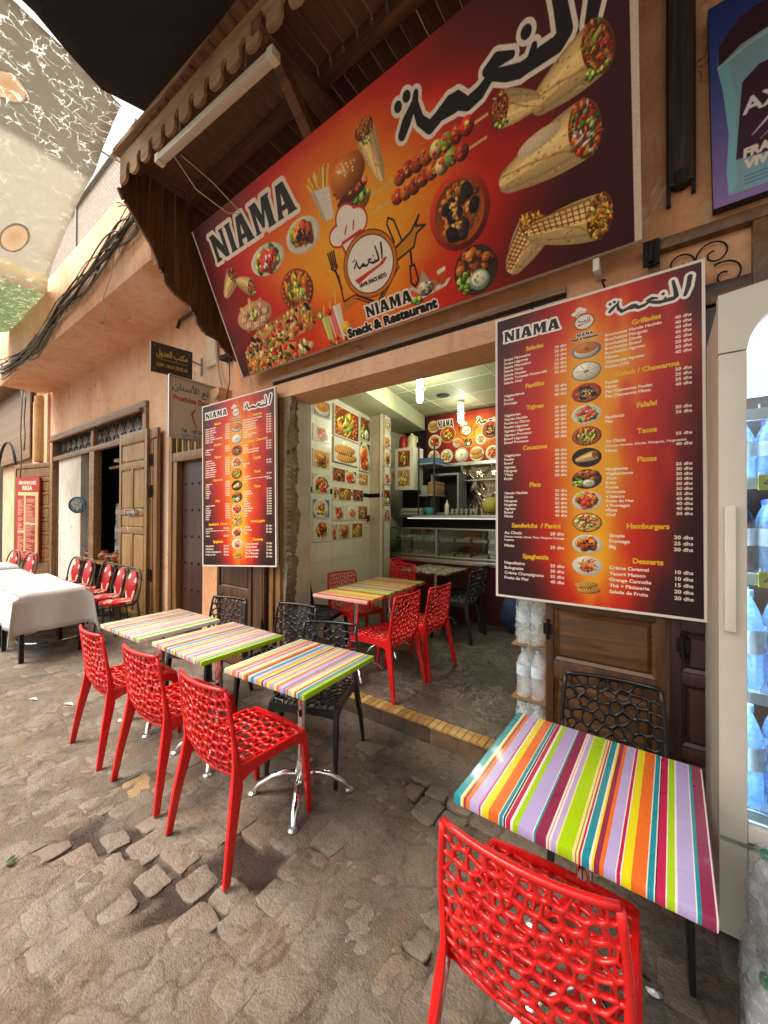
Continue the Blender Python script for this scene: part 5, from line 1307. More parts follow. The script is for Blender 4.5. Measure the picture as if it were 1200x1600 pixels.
# ------------------------------------------------------------------ striped tables
PAL = dict(T='#0f8f9c', W='#ece6dc', Y='#e6d81f', y='#e8dc8a', m='#8e2a4e', O='#e8702a', L='#b8a8d8', C='#c01c4e', G='#a8d010', K='#1c1c22', P='#e8a8a0', g='#8c8a90', p='#c88ab0')
def stripes(name, seq, axis):
    m, n, l, b = newmat(name)
    t = n.new('ShaderNodeTexCoord'); sp = n.new('ShaderNodeSeparateXYZ'); l.new(t.outputs['Object'], sp.inputs[0])
    lo, hi = -.31, .31
    if isinstance(axis, tuple): axis, lo, hi = axis
    mr = n.new('ShaderNodeMapRange'); mr.inputs[1].default_value = lo; mr.inputs[2].default_value = hi; l.new(sp.outputs[axis], mr.inputs[0])
    k = 30; chunks = [seq[i:i + k] for i in range(0, len(seq), k)]; cur = None
    for ch in chunks:
        r_ = ramp(n, l, mr.outputs[0], [(p, srgb(PAL[c])) for p, c in ch], 'CONSTANT')
        if cur is None: cur = r_
        else:
            gt = n.new('ShaderNodeMath'); gt.operation = 'GREATER_THAN'; l.new(mr.outputs[0], gt.inputs[0]); gt.inputs[1].default_value = ch[0][0]
            cur = mix(n, l, gt.outputs[0], cur, r_)
    v = texco(n, l); dust = ramp(n, l, noise(n, l, v, 4, 6, .7), [(.3, (.86, .85, .84, 1)), (.6, (1, 1, 1, 1))])
    l.new(mix(n, l, .8, cur, dust, 'MULTIPLY'), b.inputs['Base Color'])
    rr = n.new('ShaderNodeMapRange'); rr.inputs[3].default_value = .12; rr.inputs[4].default_value = .5; l.new(noise(n, l, v, 11, 7, .75, 1.5), rr.inputs[0]); l.new(rr.outputs[0], b.inputs['Roughness']); b.inputs['Coat Weight'].default_value = .45; b.inputs['Coat Roughness'].default_value = .1
    bump(n, l, b, noise(n, l, v, 9, 3), .06, .004); return m
SQ = [(0, 'T'), (.04, 'W'), (.047, 'Y'), (.057, 'm'), (.069, 'O'), (.087, 'L'), (.133, 'C'), (.144, 'W'), (.15, 'Y'), (.181, 'O'), (.229, 'W'), (.234, 'T'), (.249, 'W'), (.253, 'K'), (.258, 'W'), (.264, 'C'), (.285, 'W'), (.293, 'G'), (.32, 'L'), (.379, 'W'), (.383, 'T'), (.394, 'm'), (.435, 'W'), (.442, 'O'), (.448, 'W'), (.455, 'L'), (.476, 'y'), (.483, 'G'), (.537, 'y'), (.549, 'm'),
      (.554, 'y'), (.559, 'C'), (.567, 'W'), (.572, 'T'), (.6, 'W'), (.606, 'Y'), (.614, 'm'), (.633, 'O'), (.649, 'L'), (.69, 'W'), (.695, 'C'), (.705, 'W'), (.709, 'Y'), (.741, 'O'), (.789, 'W'), (.791, 'T'), (.812, 'W'), (.815, 'K'), (.82, 'C'), (.845, 'W'), (.85, 'G'), (.875, 'W'), (.88, 'L'), (.932, 'W'), (.936, 'T'), (.946, 'W'), (.949, 'm'), (.985, 'W'), (.99, 'P')]
def soft(seed):
    r = random.Random(seed); s_ = [(0, 'T')]; x = .02; cyc = 'LOGmLgOYLpGLYOpLgCGLyOmGLTg'
    i = r.randrange(len(cyc))
    while x < .975:
        s_.append((round(x, 4), cyc[i % len(cyc)])); x += r.choice([.008, .012, .018, .024, .034]); i += 1
        if r.random() < .22: s_.append((round(x, 4), 'W')); x += .004
    s_ = [q for q in s_ if q[0] < .95]; s_.append((.96, 'G')); return s_
M['st0'] = stripes('bold candy stripes', SQ, 0); M['st1'] = stripes('fine mixed stripes', soft(4), 0); M['st2'] = stripes('fine mixed stripes, lengthwise', [(0, 'P')] + [(q, {'L': 'P', 'p': 'O', 'g': 'm'}.get(c, c)) for q, c in soft(21)[1:]], (1, -.58, .58))
def pedestal(t, hz, n=4, rot=R(45), spread=.27):
    mb = MB(); mb.tube([(0, 0, .11), (0, 0, hz)], .026, 16); mb.lathe([(.06, 0), (.06, .008), (.03, .014)], (0, 0, hz - .02), 16); mb.build('pole', M['chrome'], t, smooth=True)
    mb = MB(); mb.lathe([(.032, 0), (.038, .02), (.036, .1), (.028, .125)], (0, 0, .06), 16); mb.build('hub', M['chrome'], t, smooth=True)
    for k in range(n):
        a = rot + 2 * math.pi * k / n; c, s_ = math.cos(a), math.sin(a)
        pts = [(.02 * c, .02 * s_, .112), (.1 * c, .1 * s_, .118), (spread * .6 * c, spread * .6 * s_, .1), (spread * .88 * c, spread * .88 * s_, .055), (spread * c, spread * s_, .018)]
        mb = MB(); mb.tube(pts, [.02, .021, .021, .02, .014], 12, flat=.8); o = mb.build('foot', M['chrome'], t, smooth=True)
        m2 = MB(); m2.lathe([(.026, .0), (.027, .008), (.015, .016)], (spread * 1.02 * c, spread * 1.02 * s_, .002), 14); m2.build('foot_pad', M['steel'], o)
def table(label, loc, rz, mat, w=.6, d=.6, hz=.75, name='striped_table', bases=((0, 0),), rot=R(45), group='square striped tables'):
    t = thing(name, label, 'table', loc, rz, group)
    mb = MB(); mb.box(-w / 2, w / 2, -d / 2, d / 2, hz - .03, hz); mb.build('tabletop', mat, t, bevel=.007)
    for bx, by in bases:
        if len(bases) == 1: pedestal(t, hz - .03, rot=rot)
        else:
            e = bpy.data.objects.new('pedestal', None); C.objects.link(e); e.parent = t; e.location = (bx, by, 0)
            mb = MB(); mb.tube([(0, 0, .11), (0, 0, hz - .03)], .026, 16)
            for k in range(4):
                a = rot + math.pi / 2 * k; c, s_ = math.cos(a), math.sin(a); sp_ = .25
                mb.tube([(.02 * c, .02 * s_, .112), (.1 * c, .1 * s_, .118), (sp_ * .6 * c, sp_ * .6 * s_, .1), (sp_ * .88 * c, sp_ * .88 * s_, .055), (sp_ * c, sp_ * s_, .012)], [.018, .019, .019, .018, .014], 10, flat=.8)
            o = mb.build('chrome_stand', M['chrome'], e, smooth=True)
    return t
table('big boldly striped table in the right foreground beside the fridge', (-.205, 1.385, 0), R(-1), M['st0'], .615, .615, rot=R(50))
table('finely striped table farthest along the street, at the left', (-3.2, 1.435, 0), R(2), M['st1'], .63, .61)
table('finely striped table in the middle of the street row', (-2.45, 1.475, 0), R(1), M['st1'])
table('finely striped table of the street row with its chrome foot in full view', (-1.685, 1.53, 0), R(4), M['st1'], rot=R(35))
table('long striped table inside the doorway between red chairs', (-2.36, 3.09, FZ), R(5), M['st2'], .6, 1.15, bases=((.02, -.33), (.0, .33)), name='long_striped_table', group=None)
m, n, l, b = newmat('grey marble pattern'); v = texco(n, l)
vo = n.new('ShaderNodeTexVoronoi'); vo.inputs['Scale'].default_value = 22; l.new(v, vo.inputs[0])
l.new(ramp(n, l, noise(n, l, v, 26, 4, .7, 1.5), [(.42, srgb('#2e2c26')), (.5, srgb('#8c8570')), (.6, srgb('#c9c0a6'))]), b.inputs['Base Color']); b.inputs['Roughness'].default_value = .25; M['pattern'] = m
table('grey speckled marble-look table in front of the display counter', (-2.5, 4.66, FZ), R(-3), M['pattern'], .68, .66, name='patterned_table', group=None)
for o in bpy.data.objects:
    if o.get('category') == 'table' and o.get('group') is None and 'group' in o: del o['group']

# ------------------------------------------------------------------ white-clothed tables of the next restaurant
M['cloth'] = mat_plain('white table linen', '#d2cec9', 0.85, var=.04, bmp=.15, bs=200)
def cloth_table(label, label2, loc, rz, w, d, seed, drop=.42):
    t = thing('dining_table', label, 'table', loc, rz, 'black-legged tables of the next restaurant')
    mb = MB(); mb.box(-w / 2, w / 2, -d / 2, d / 2, .7, .735); mb.build('tabletop', M['blacklegs'], t)
    for sx in (-1, 1):
        for sy in (-1, 1): mb = MB(); mb.box(sx * (w / 2 - .04) - .02, sx * (w / 2 - .04) + .02, sy * (d / 2 - .04) - .02, sy * (d / 2 - .04) + .02, .004, .7); mb.build('leg', M['blacklegs'], t)
    r = random.Random(seed); n_ = 30; vs = []; ext = drop
    side = w / 2 + ext, d / 2 + ext
    for j in range(n_ + 1):
        for i in range(n_ + 1):
            u = (2 * i / n_ - 1) * side[0]; v_ = (2 * j / n_ - 1) * side[1]
            ex = max(0, abs(u) - w / 2); ey = max(0, abs(v_) - d / 2); sx = 1 if u > 0 else -1; sy = 1 if v_ > 0 else -1
            x = max(-w / 2, min(w / 2, u)); y = max(-d / 2, min(d / 2, v_))
            if ex > 0 and ey > 0:
                dd = math.hypot(ex, ey); drp = dd; fl = .05 + .22 * min(ex, ey)
                x += sx * (fl * .7 + .01); y += sy * (fl * .7 + .01); z = .745 - min(drp, .60)
            elif ex > 0 or ey > 0:
                e = ex + ey; wv = (.014 * math.sin((v_ if ex > 0 else u) * 17 + seed) + .02 * mn.noise(((v_ if ex > 0 else u) * 9, seed, e * 2))) * e / ext
                if ex > 0: x += sx * (.012 + wv + .03 * e)
                else: y += sy * (.012 + wv + .03 * e)
                z = .745 - e
            else: z = .745 + .0015 * mn.noise((u * 9, v_ * 9, seed))
            vs.append((x, y, z))
    N = n_ + 1
    mb = MB(); mb.add(vs, [(j * N + i, j * N + i + 1, (j + 1) * N + i + 1, (j + 1) * N + i) for j in range(n_) for i in range(n_)])
    o = mb.build('tablecloth', M['cloth'], None, smooth='all', loc=loc); o.rotation_euler = (0, 0, rz)
    tag(o, label2, 'tablecloth', 'white tablecloths of the next restaurant'); md = o.modifiers.new('thick', 'SOLIDIFY'); md.thickness = .003
cloth_table('nearest dining table of the next restaurant, two black legs in view', 'white tablecloth nearest the striped tables, with a hanging corner', (-5.86, 1.31, 0), R(2), .74, .6, 1)
cloth_table('second dining table of the next restaurant, counted from the striped tables', 'white tablecloth of the second table away from the striped ones', (-6.72, 1.33, 0), R(-2), .74, .62, 2)
cloth_table('third dining table of the next restaurant, cut by the left edge of view', 'white tablecloth of the third table away from the striped ones', (-7.6, 1.22, 0), R(0), .74, .62, 3)
cloth_table('farthest dining table of the next restaurant', 'small far white tablecloth at the left picture edge', (-8.9, 1.3, 0), R(0), .74, .62, 4)
tb = MB(); tb.lathe([(.3, 0), (.3, .006), (.29, .01)], (-6.3, 1.45, .03), 28); ring = MB(); ring.tube([(-6.25 + .34 * math.cos(q * .26), 1.5 + .34 * math.sin(q * .26), .06) for q in range(25)], .009, 6)
tag(ring.build('foot_ring', M['chrome'], smooth=True), 'thin shiny ring lying on the street under the white tables', 'metal ring')

# oval-backed cushioned chairs
m, n, l, b = newmat('red cushion with white patches'); v = texco(n, l)
vo = n.new('ShaderNodeTexVoronoi'); vo.inputs['Scale'].default_value = 11; l.new(texco(n, l, (1, 1, .7)), vo.inputs[0])
l.new(ramp(n, l, vo.outputs['Distance'], [(.0, srgb('#e0d3bf')), (.32, srgb('#d8c4b0')), (.36, srgb('#b01f24'))]), b.inputs['Base Color']); b.inputs['Roughness'].default_value = .35; b.inputs['Coat Weight'].default_value = .3; M['cushion'] = m
M['tube'] = mat_plain('bronze tube', '#4a423c', .35, .5)
def make_oval():
    t = thing('cushioned_chair', 'chair', 'chair')
    mb = MB(); mb.tube([(.17 * math.copysign(abs(math.cos(a)) ** .6, math.cos(a)), -.2 - .1 * ((.66 + .27 * math.sin(a)) - .45) / .5, .64 + .28 * math.sin(a)) for a in [k * 6.2832 / 28 for k in range(29)]], .013, 8); mb.build('back_frame', M['tube'], t, smooth=True)
    mb = MB(); rows_ = []
    for k in range(20):
        a = k * 6.2832 / 20; rows_.append((.09 * math.copysign(abs(math.cos(a)) ** .7, math.cos(a)), .23 * math.sin(a)))
    mb.prism(rows_, lambda a, b_, th: (a, -.215 - .1 * (b_ + .19) / .5 + th, .65 + b_), -.018, .022); mb.build('back_cushion', M['cushion'], t, smooth=True, bevel=.008)
    mb = MB(); mb.prism([(.2 * math.copysign(abs(math.cos(k * .314)) ** .7, math.cos(k * .314)), .2 * math.copysign(abs(math.sin(k * .314)) ** .7, math.sin(k * .314))) for k in range(20)], lambda a, b_, th: (a, b_ + .01, .43 + th), 0, .05); mb.build('seat_cushion', M['cushion'], t, smooth=True, bevel=.014)
    for sx in (-1, 1):
        mb = MB(); mb.tube([(sx * .17, .17, .43), (sx * .19, .2, .004)], .012, 8); mb.build('leg', M['tube'], t, smooth=True)
        mb = MB(); mb.tube([(sx * .165, -.24, .62), (sx * .17, -.19, .43), (sx * .19, -.24, .004)], .012, 8); mb.build('leg', M['tube'], t, smooth=True)
    mb = MB(); mb.tube([(.18 * math.cos(k * .2618), .01 + .19 * math.sin(k * .2618), .24) for k in range(25)], .008, 6); mb.tube([(.2 * math.cos(k * .2618), .01 + .19 * math.sin(k * .2618), .415) for k in range(25)], .01, 6); mb.build('ring_brace', M['tube'], t, smooth=True)
    return t
ov0 = tree(make_oval())
ovs = [(-5.95, 2.1, R(203), 'first red cushioned chair of the row, next to the carved door leaf'), (-6.42, 2.12, R(200), 'second red cushioned chair from the carved door'), (-6.95, 2.12, R(198), 'third red cushioned chair from the carved door, behind the white tables'),
       (-7.35, 2.14, R(150), 'red cushioned chair seen edge-on between two others'), (-7.75, 2.12, R(203), 'right one of the two chairs in front of the white pier'), (-8.3, 2.12, R(206), 'left one of the two chairs in front of the white pier'),
       (-9.7, 1.8, R(208), 'right one of the two far chairs under the red menu'), (-10.7, 1.75, R(210), 'left one of the two far chairs under the red menu')]
for v_ in [ov0[0]]: v_.scale = (.9, .9, .9)
for i, (x, y, rz, lb) in enumerate(ovs): put(ov0, i == 0, (x, y, 0), rz, lb, group='red cushioned chairs of the next restaurant')

# ------------------------------------------------------------------ printed boards
def slab_board(name, label, cat, bl, br, tl, thick, pm, edge=.012, uvr=(0, 0, 1, 1), border=None, group=None):
    """thick board with its print on the street face; corners in metres"""
    bl, br, tl = Vector(bl), Vector(br), Vector(tl); ux = br - bl; uz = tl - bl; nrm = ux.cross(uz).normalized()
    t = thing(name, label, cat, tuple(bl), 0, group)
    o0 = Vector((0, 0, 0)); mb = MB(); c4 = [o0, ux, ux + uz, uz]
    mb.add([tuple(p - nrm * thick) for p in c4] + [tuple(p) for p in c4], [(3, 2, 1, 0), (4, 5, 6, 7)] + [(i, (i + 1) % 4, (i + 1) % 4 + 4, i + 4) for i in range(4)])
    mb.build('board_back', border or M['frame_w'], t)
    q = [p + nrm * .0022 for p in c4]
    quad_uv('printed_face', [q[0], q[1], q[2], q[3]], pm, t, uvr)
    return t
pm_menu = print_mat('menu print', art_menu(), .35, .3)
pm_ban = print_mat('banner print', art_banner(), .45, .2, wrinkle=.25)
slab_board('banner_sign', 'big tilted restaurant banner with food pictures under the canopy', 'banner', (-3.43, 2.3, 2.97), (-.082, 2.3, 2.97), (-3.43, 1.77, 4.135), .035, pm_ban)
slab_board('menu_board', 'larger red and orange menu board hanging right of the doorway', 'menu board', (-.820, 2.30, 1.11), (.168, 2.30, 1.112), (-.828, 2.30, 2.79), .025, pm_menu, group='restaurant menu boards')
slab_board('menu_board', 'smaller-looking red and orange menu board hanging left of the doorway', 'menu board', (-3.965, 2.19, 1.045), (-2.93, 2.335, 1.105), (-4.0, 2.19, 2.75), .025, pm_menu, group='restaurant menu boards')
for (x, z) in ((-.62, 2.87), (-.25, 2.875)):
    mb = MB(); mb.tube([(x, 2.36, z - .09), (x, 2.345, z - .05), (x - .008, 2.33, z - .03), (x - .012, 2.35, z - .01), (x, 2.38, z)], .005, 6); tag(mb.build('hook', M['iron'], smooth=True), 'small iron hook on the rail above the larger menu board, ' + ('left' if x < -.4 else 'right') + ' of two', 'hook')
mb = MB(); mb.tube([(-3.33, 2.31, 2.96), (-3.3, 2.32, 2.85), (-3.3, 2.32, 2.79)], .006, 6); tag(mb.build('hanging_wire', M['cable_w'], smooth=True), 'short white wire holding the menu board left of the doorway', 'wire')
mb = MB(); mb.box(-.3, -.27, 2.3, 2.42, 2.9, 2.965); tag(mb.build('bracket', M['frame_w'], bevel=.003), 'small white bracket under the right end of the banner', 'bracket')
# advert, red menu, notary and dental signs
slab_board('advert_sign', 'blue and purple shower gel advert at the upper right edge', 'sign', (.195, 2.36, 3.04), (.69, 2.36, 3.04), (.175, 2.34, 3.98), .05, print_mat('advert print', art_axe(), .25, .5), border=M['dgrey'])
lf = panel_door('carved_door', 'open brown louvred door leaf carrying the red menu sign', 1.54, 2.72, [(.1, .5, 1)] + [(.55 + k * .3, .8 + k * .3, 1) for k in range(6)] + [(2.38, 2.62, 1)], M['wood'], M['wood'], (-12.5, 2.25, .02), R(12.4))
ca, sa = math.cos(R(12.4)), math.sin(R(12.4))
def onleaf(u, z): return (-12.5 + u * ca + .05 * sa, 2.25 + u * sa - .05 * ca, z)
slab_board('menu_sign', 'red menu sign with white lettering on the open louvred door', 'menu board', onleaf(.2, .53), onleaf(1.18, .5), onleaf(.2, 2.44), .04, print_mat('red menu print', art_rkia(), .4), border=mat_plain('red board edge', '#8a2a20', .5))
X_ = -4.75
sg = slab_board('notary_sign', 'black projecting sign with gold Arabic lettering and phone number', 'sign', (X_, 1.99, 3.24), (X_, 2.47, 3.27), (X_, 1.99, 3.585), .03, print_mat('notary print', art_adoul(), .35), border=M['alu'])
mb = MB(); mb.tube([(-.01, .45, .27), (-.005, .62, .245)], .012, 6); mb.tube([(-.005, .6, .12), (-.005, .6, .34)], .014, 6); mb.build('bracket_arm', M['alu'], sg)
X_ = -4.3
sg = slab_board('dental_sign', 'grey projecting dental sign with faded lettering', 'sign', (X_, 1.985, 2.43), (X_, 2.585, 2.43), (X_, 1.985, 3.10), .03, print_mat('dental print', art_dental(), .6), border=M['alu'])
mb = MB()
for a, b_ in (((0, .0, 0), (0, .6, 0)), ((0, 0, 0), (0, 0, .67)), ((0, 0, .67), (0, .6, .67))): mb.bar(Vector(a) + Vector((.008, 0, 0)), Vector(b_) + Vector((.008, 0, 0)), .016, .016)
mb.build('sign_rim', M['steel'], sg)
slab_board('small_plaque', 'pale square plaque on the wall behind the notary sign', 'sign', (-4.62, 2.57, 3.42), (-4.38, 2.57, 3.42), (-4.62, 2.57, 3.9), .02, mat_plain('sun-bleached print', '#d8c4a8', .7), border=M['frame_w'])

# ------------------------------------------------------------------ drinks fridge
fr = thing('drinks_fridge', 'tall off-white glass-door fridge full of drinks at the right edge', 'fridge', (.165, 1.85, 0))
mb = MB(); Wf, Df, Hf = .72, .62, 2.40
mb.box(0, .03, .055, Df, .1, Hf - .02); mb.box(Wf - .03, Wf, .055, Df, .1, Hf - .02); mb.box(.03, Wf - .03, Df - .03, Df, .1, Hf - .02); mb.box(.03, Wf - .03, .055, Df - .03, .1, .48); mb.box(.03, Wf - .03, .055, Df - .03, Hf - .06, Hf - .02)
mb.build('cabinet', mat_plain('fridge enamel', '#b9b1a2', .4, var=.06), fr, bevel=.006)
mb = MB(); x0, x1, z0, z1 = .078, Wf - .078, .51, 2.34
N = 10; arc = [(x0 + .14 - .14 * math.cos(math.pi / 2 * k / N), z1 - .16 + .16 * math.sin(math.pi / 2 * k / N)) for k in range(N + 1)]
arc2 = [(x1 - .14 + .14 * math.sin(math.pi / 2 * k / N), z1 - .16 + .16 * math.cos(math.pi / 2 * k / N)) for k in range(N + 1)]
inner = [(x0, z0)] + arc + arc2 + [(x1, z0)]
vs = []; fs = []
def ring_pts(y):
    o_ = []
    for a, b_ in inner:
        cx_, cz2 = (x0 + x1) / 2, (z0 + z1) / 2
        ax = 0 if a < cx_ - .15 else Wf if a > cx_ + .15 else a
        o_.append((ax, b_ if (b_ < z1 - .161) else b_, y))
    return o_
# door frame built from pieces: stiles, bottom rail, arched head
mb.box(0, x0, 0, .055, .1, 2.19); mb.box(x1, Wf, 0, .055, .1, 2.19); mb.box(x0, x1, 0, .05, .1, .44)
mb.build('door_frame', M['white_pl'], fr, bevel=.008)
head = [(0, 2.193)] + [p for p in arc if p[1] > 2.192] + [p for p in arc2 if p[1] > 2.192] + [(Wf, 2.193), (Wf, Hf), (0, Hf)]
head = [(0, 2.193), (x0, 2.193)] + [p for p in arc if p[1] > 2.2] + [p for p in arc2 if p[1] > 2.2] + [(x1, 2.193), (Wf, 2.193), (Wf, Hf + .01), (Wf * .5, Hf + .045), (0, Hf + .005)]
bm = bmesh.new(); vv = [bm.verts.new((a, .0, b_)) for a, b_ in head]; fc = bm.faces.new(vv); rr_ = bmesh.ops.extrude_face_region(bm, geom=[fc])
for v_ in rr_['geom']:
    if isinstance(v_, bmesh.types.BMVert): v_.co.y += .055
bmesh.ops.triangulate(bm, faces=[f_ for f_ in bm.faces if len(f_.verts) > 4], ngon_method='EAR_CLIP'); bmesh.ops.recalc_face_normals(bm, faces=bm.faces)
me = bpy.data.meshes.new('door_head'); bm.to_mesh(me); bm.free(); me.materials.append(M['white_pl']); o = bpy.data.objects.new('door_head', me); C.objects.link(o); o.parent = fr
mb = MB(); mb.box(x0, x1, .002, .05, .455, .51); mb.build('sill', M['frame_w'], fr, bevel=.004)
mb = MB(); mb.bar((.005, -.004, .445), (Wf, -.004, .445), .006, .012); mb.build('trim_strip', M['steel'], fr)
mb = MB(); mb.box(.014, .046, -.028, -.002, 1.19, 1.64); mb.build('handle', M['frame_w'], fr, bevel=.006)
mb = MB(); [mb.lathe([(.008, 0), (.008, .003)], (.14 + i * .025, -.0015, .36 - j * .02), 8) for i in range(4) for j in range(3)]
mb = MB()
for i in range(5):
    for j in range(3):
        m3 = Matrix.Translation((.135 + i * .03, -.001, .37 - j * .022)); mb.add([tuple(m3 @ Vector((.009 * math.cos(k * .785), 0, .007 * math.sin(k * .785)))) for k in range(8)], [tuple(range(8))])
mb.build('vent', M['dark'], fr)
mb = MB(); mb.box(x0, x1, .03, .034, z0, 2.2); mb.build('glass_pane', mat_glass('fridge glass', (.86, .93, .98), .03, .2), fr)
mb = MB(); mb.box(x0 - .04, x1 + .04, .05, .06, 2.03, 2.36); mb.build('lit_header', mat_emit('fridge header light', (.85, .8, .85), .55), fr)
mb = MB(); mb.box(.035, .045, .1, .13, .5, 2.05); mb.build('light_tube', mat_emit('cool fridge light', (.75, .88, 1.0), 30), fr)
mb = MB(); mb.box(.031, .034, .06, Df - .03, .5, 2.3); mb.box(.034, Wf - .03, Df - .036, Df - .031, .5, 2.3); mb.build('inner_liner', mat_plain('white liner', '#d4dde4', .4), fr)  # white lining added to brighten the inside of the cabinet
M['shelf'] = mat_plain('white wire shelf', '#b8c4cc', .4)
blab = mat_plain('bottle label', '#d0dfea', .5, var=.2, vs=30); 
def mat_bottle(name, tint, al=.45):
    m, n, l, b = newmat(name); v = texco(n, l)
    b.inputs['Base Color'].default_value = srgb(tint); b.inputs['Roughness'].default_value = .12
    b.inputs['Transmission Weight'].default_value = .0; b.inputs['Alpha'].default_value = al; b.inputs['Coat Weight'].default_value = .5
    c0 = srgb(tint); l.new(ramp(n, l, noise(n, l, texco(n, l, (1, 1, .45)), 34, 5, .7, 1.5), [(.36, tuple(q * .75 for q in c0[:3]) + (1,)), (.5, c0), (.64, tuple(min(1, q * 1.25 + .05) for q in c0[:3]) + (1,))]), b.inputs['Base Color'])  # mottled tones put into the colour imitate light refracted by the water
    w = n.new('ShaderNodeTexWave'); w.bands_direction = 'Z'; w.inputs['Scale'].default_value = 16; l.new(v, w.inputs[0]); bump(n, l, b, w.outputs[0], .5, .004); return m
M['bt_blue'] = mat_bottle('blue water bottle', '#8fc2f0', .6); M['bt_clear'] = mat_bottle('clear water bottle', '#f0f6f6', .34); M['bt_dark'] = mat_bottle('dark soda bottle', '#2c2430', .9)
M['cap_b'] = mat_plain('blue cap', '#2b45b0', .4); M['cap_lb'] = mat_plain('pale blue cap', '#a9cbe8', .4); M['cap_g'] = mat_plain('green cap', '#1c7a4c', .4); M['cap_r'] = mat_plain('red cap', '#a01c1c', .4)
def bottle(parent, x, y, z, h, r_, bmat, cap, lab=True, name='bottle', labz=(.36, .60)):
    prof = [(r_ * .9, 0), (r_, h * .03), (r_ * .97, h * .3), (r_, h * .34), (r_ * .97, h * .6), (r_, h * .66), (r_ * .75, h * .78), (r_ * .36, h * .9), (r_ * .34, h * .94)]
    mb = MB(); mb.lathe(prof, n=12); o = mb.build(name, bmat, parent, smooth=True, loc=(x, y, z))
    mb = MB(); mb.lathe([(r_ * .4, h * .93), (r_ * .4, h), (r_ * .3, h * 1.005)], n=10); mb.build('cap', cap, o, smooth=True)
    if lab: mb = MB(); mb.lathe([(r_ * 1.02, h * labz[0]), (r_ * 1.02, h * labz[1])], n=12, cap=False); mb.build('label_band', blab, o, smooth=True)
    return o
bi = 0
shelf_names = ['lowest', 'second lowest', 'middle', 'second highest', 'highest']
for k, (z, kind_) in enumerate(((.52, 'big'), (.95, 'big'), (1.38, 'mix'), (1.73, 'small'), (1.98, 'none'))):
    mb = MB(); mb.box(.03, Wf - .03, .09, Df - .04, z, z + .012); [mb.box(.04 + i * .04, .044 + i * .04, .08, .09, z, z + .03) for i in range(16)]; mb.box(.05, Wf - .05, .07, .078, z - .03, z + .012); sh_ = mb.build('shelf', M['shelf'], fr)
    if k in (2, 3):
        m2 = MB(); m2.box(.115, .165, .06, .068, z - .035, z + .02); m2.build('price_tag', mat_plain('yellow price card', '#d8d020', .5), sh_)
        tx = text_tris('4'); c_ = bpy.data.curves.new('price_figure', 'FONT'); c_.body = '4'; c_.size = .05; oo = bpy.data.objects.new('price_figure', c_); C.objects.link(oo)
        dg = bpy.context.evaluated_depsgraph_get(); me = bpy.data.meshes.new_from_object(oo.evaluated_get(dg)); bpy.data.objects.remove(oo); oo = bpy.data.objects.new('price_figure', me); C.objects.link(oo); me.materials.clear(); me.materials.append(M['dark']); oo.parent = sh_; oo.location = (.127, .0585, z - .026); oo.rotation_euler = (R(90), 0, 0)
    if kind_ == 'none': continue
    hh = .36 if kind_ == 'big' else .27 if kind_ == 'mix' else .22; rr2 = .045 if kind_ == 'big' else .034
    nx_ = int(.6 / (rr2 * 2.15))
    for j in range(2):
        for i in range(nx_):
            bm_ = M['bt_blue'] if kind_ != 'mix' or i % 3 else M['bt_dark']
            o = bottle(None, .165 + .05 + rr2 + i * rr2 * 2.15, 1.85 + .135 + j * rr2 * 2.2, z + .013, hh, rr2, bm_, M['cap_lb'] if kind_ == 'big' else M['cap_b'], name='drink_bottle')
            rowt = 'front' if j == 0 else 'back'
            tag(o, f'bottle {["first","second","third","fourth","fifth","sixth","seventh","eighth","ninth"][i]} from the left, {rowt} row, {shelf_names[k]} stocked fridge shelf', 'bottle', 'bottles in the drinks fridge')
# ------------------------------------------------------------------ shop interior
inn = thing('shop_interior', 'tiled shop room with suspended ceiling panels behind the open doorway', 'room', (0, 0, 0))
def mat_tiles():
    m, n, l, b = newmat('cream wall tiles'); v = texco(n, l)
    f = noise(n, l, v, 1.5, 5)
    col = ramp(n, l, f, [(.3, srgb('#c2bba9')), (.7, srgb('#d2ccbc'))])
    l.new(col, b.inputs['Base Color']); b.inputs['Roughness'].default_value = .22; b.inputs['Coat Weight'].default_value = .3
    bump(n, l, b, noise(n, l, v, 12, 3), .06, .004); return m
M['tile'] = mat_tiles(); M['tile_g'] = mat_plain('greenish painted wall', '#a9a88a', .6, var=.08); M['band'] = mat_plain('black tile band', '#181614', .2)
A, B, D_, E_ = (-3.25, 2.6), (-3.4, 3.55), (-3.66, 4.67), (-3.36, 4.6)
F_, G_, H_, I_ = (-3.42, 4.88), (-4.0, 4.88), (-3.95, 6.05), (.05, 6.05)
def wall_seg(a, b_, z0, z1, name, mt, th=.04):
    a, b_ = Vector((*a, 0)), Vector((*b_, 0)); d_ = (b_ - a).normalized(); nn = Vector((-d_.y, d_.x, 0))
    mb = MB(); mb.add([tuple(p + nn * q + Vector((0, 0, z))) for z in (z0, z1) for q in (0, th) for p in (a, b_)], [(0, 2, 3, 1), (4, 5, 7, 6), (0, 1, 5, 4), (2, 6, 7, 3), (0, 4, 6, 2), (1, 3, 7, 5)])
    return mb.build(name, mt, inn)
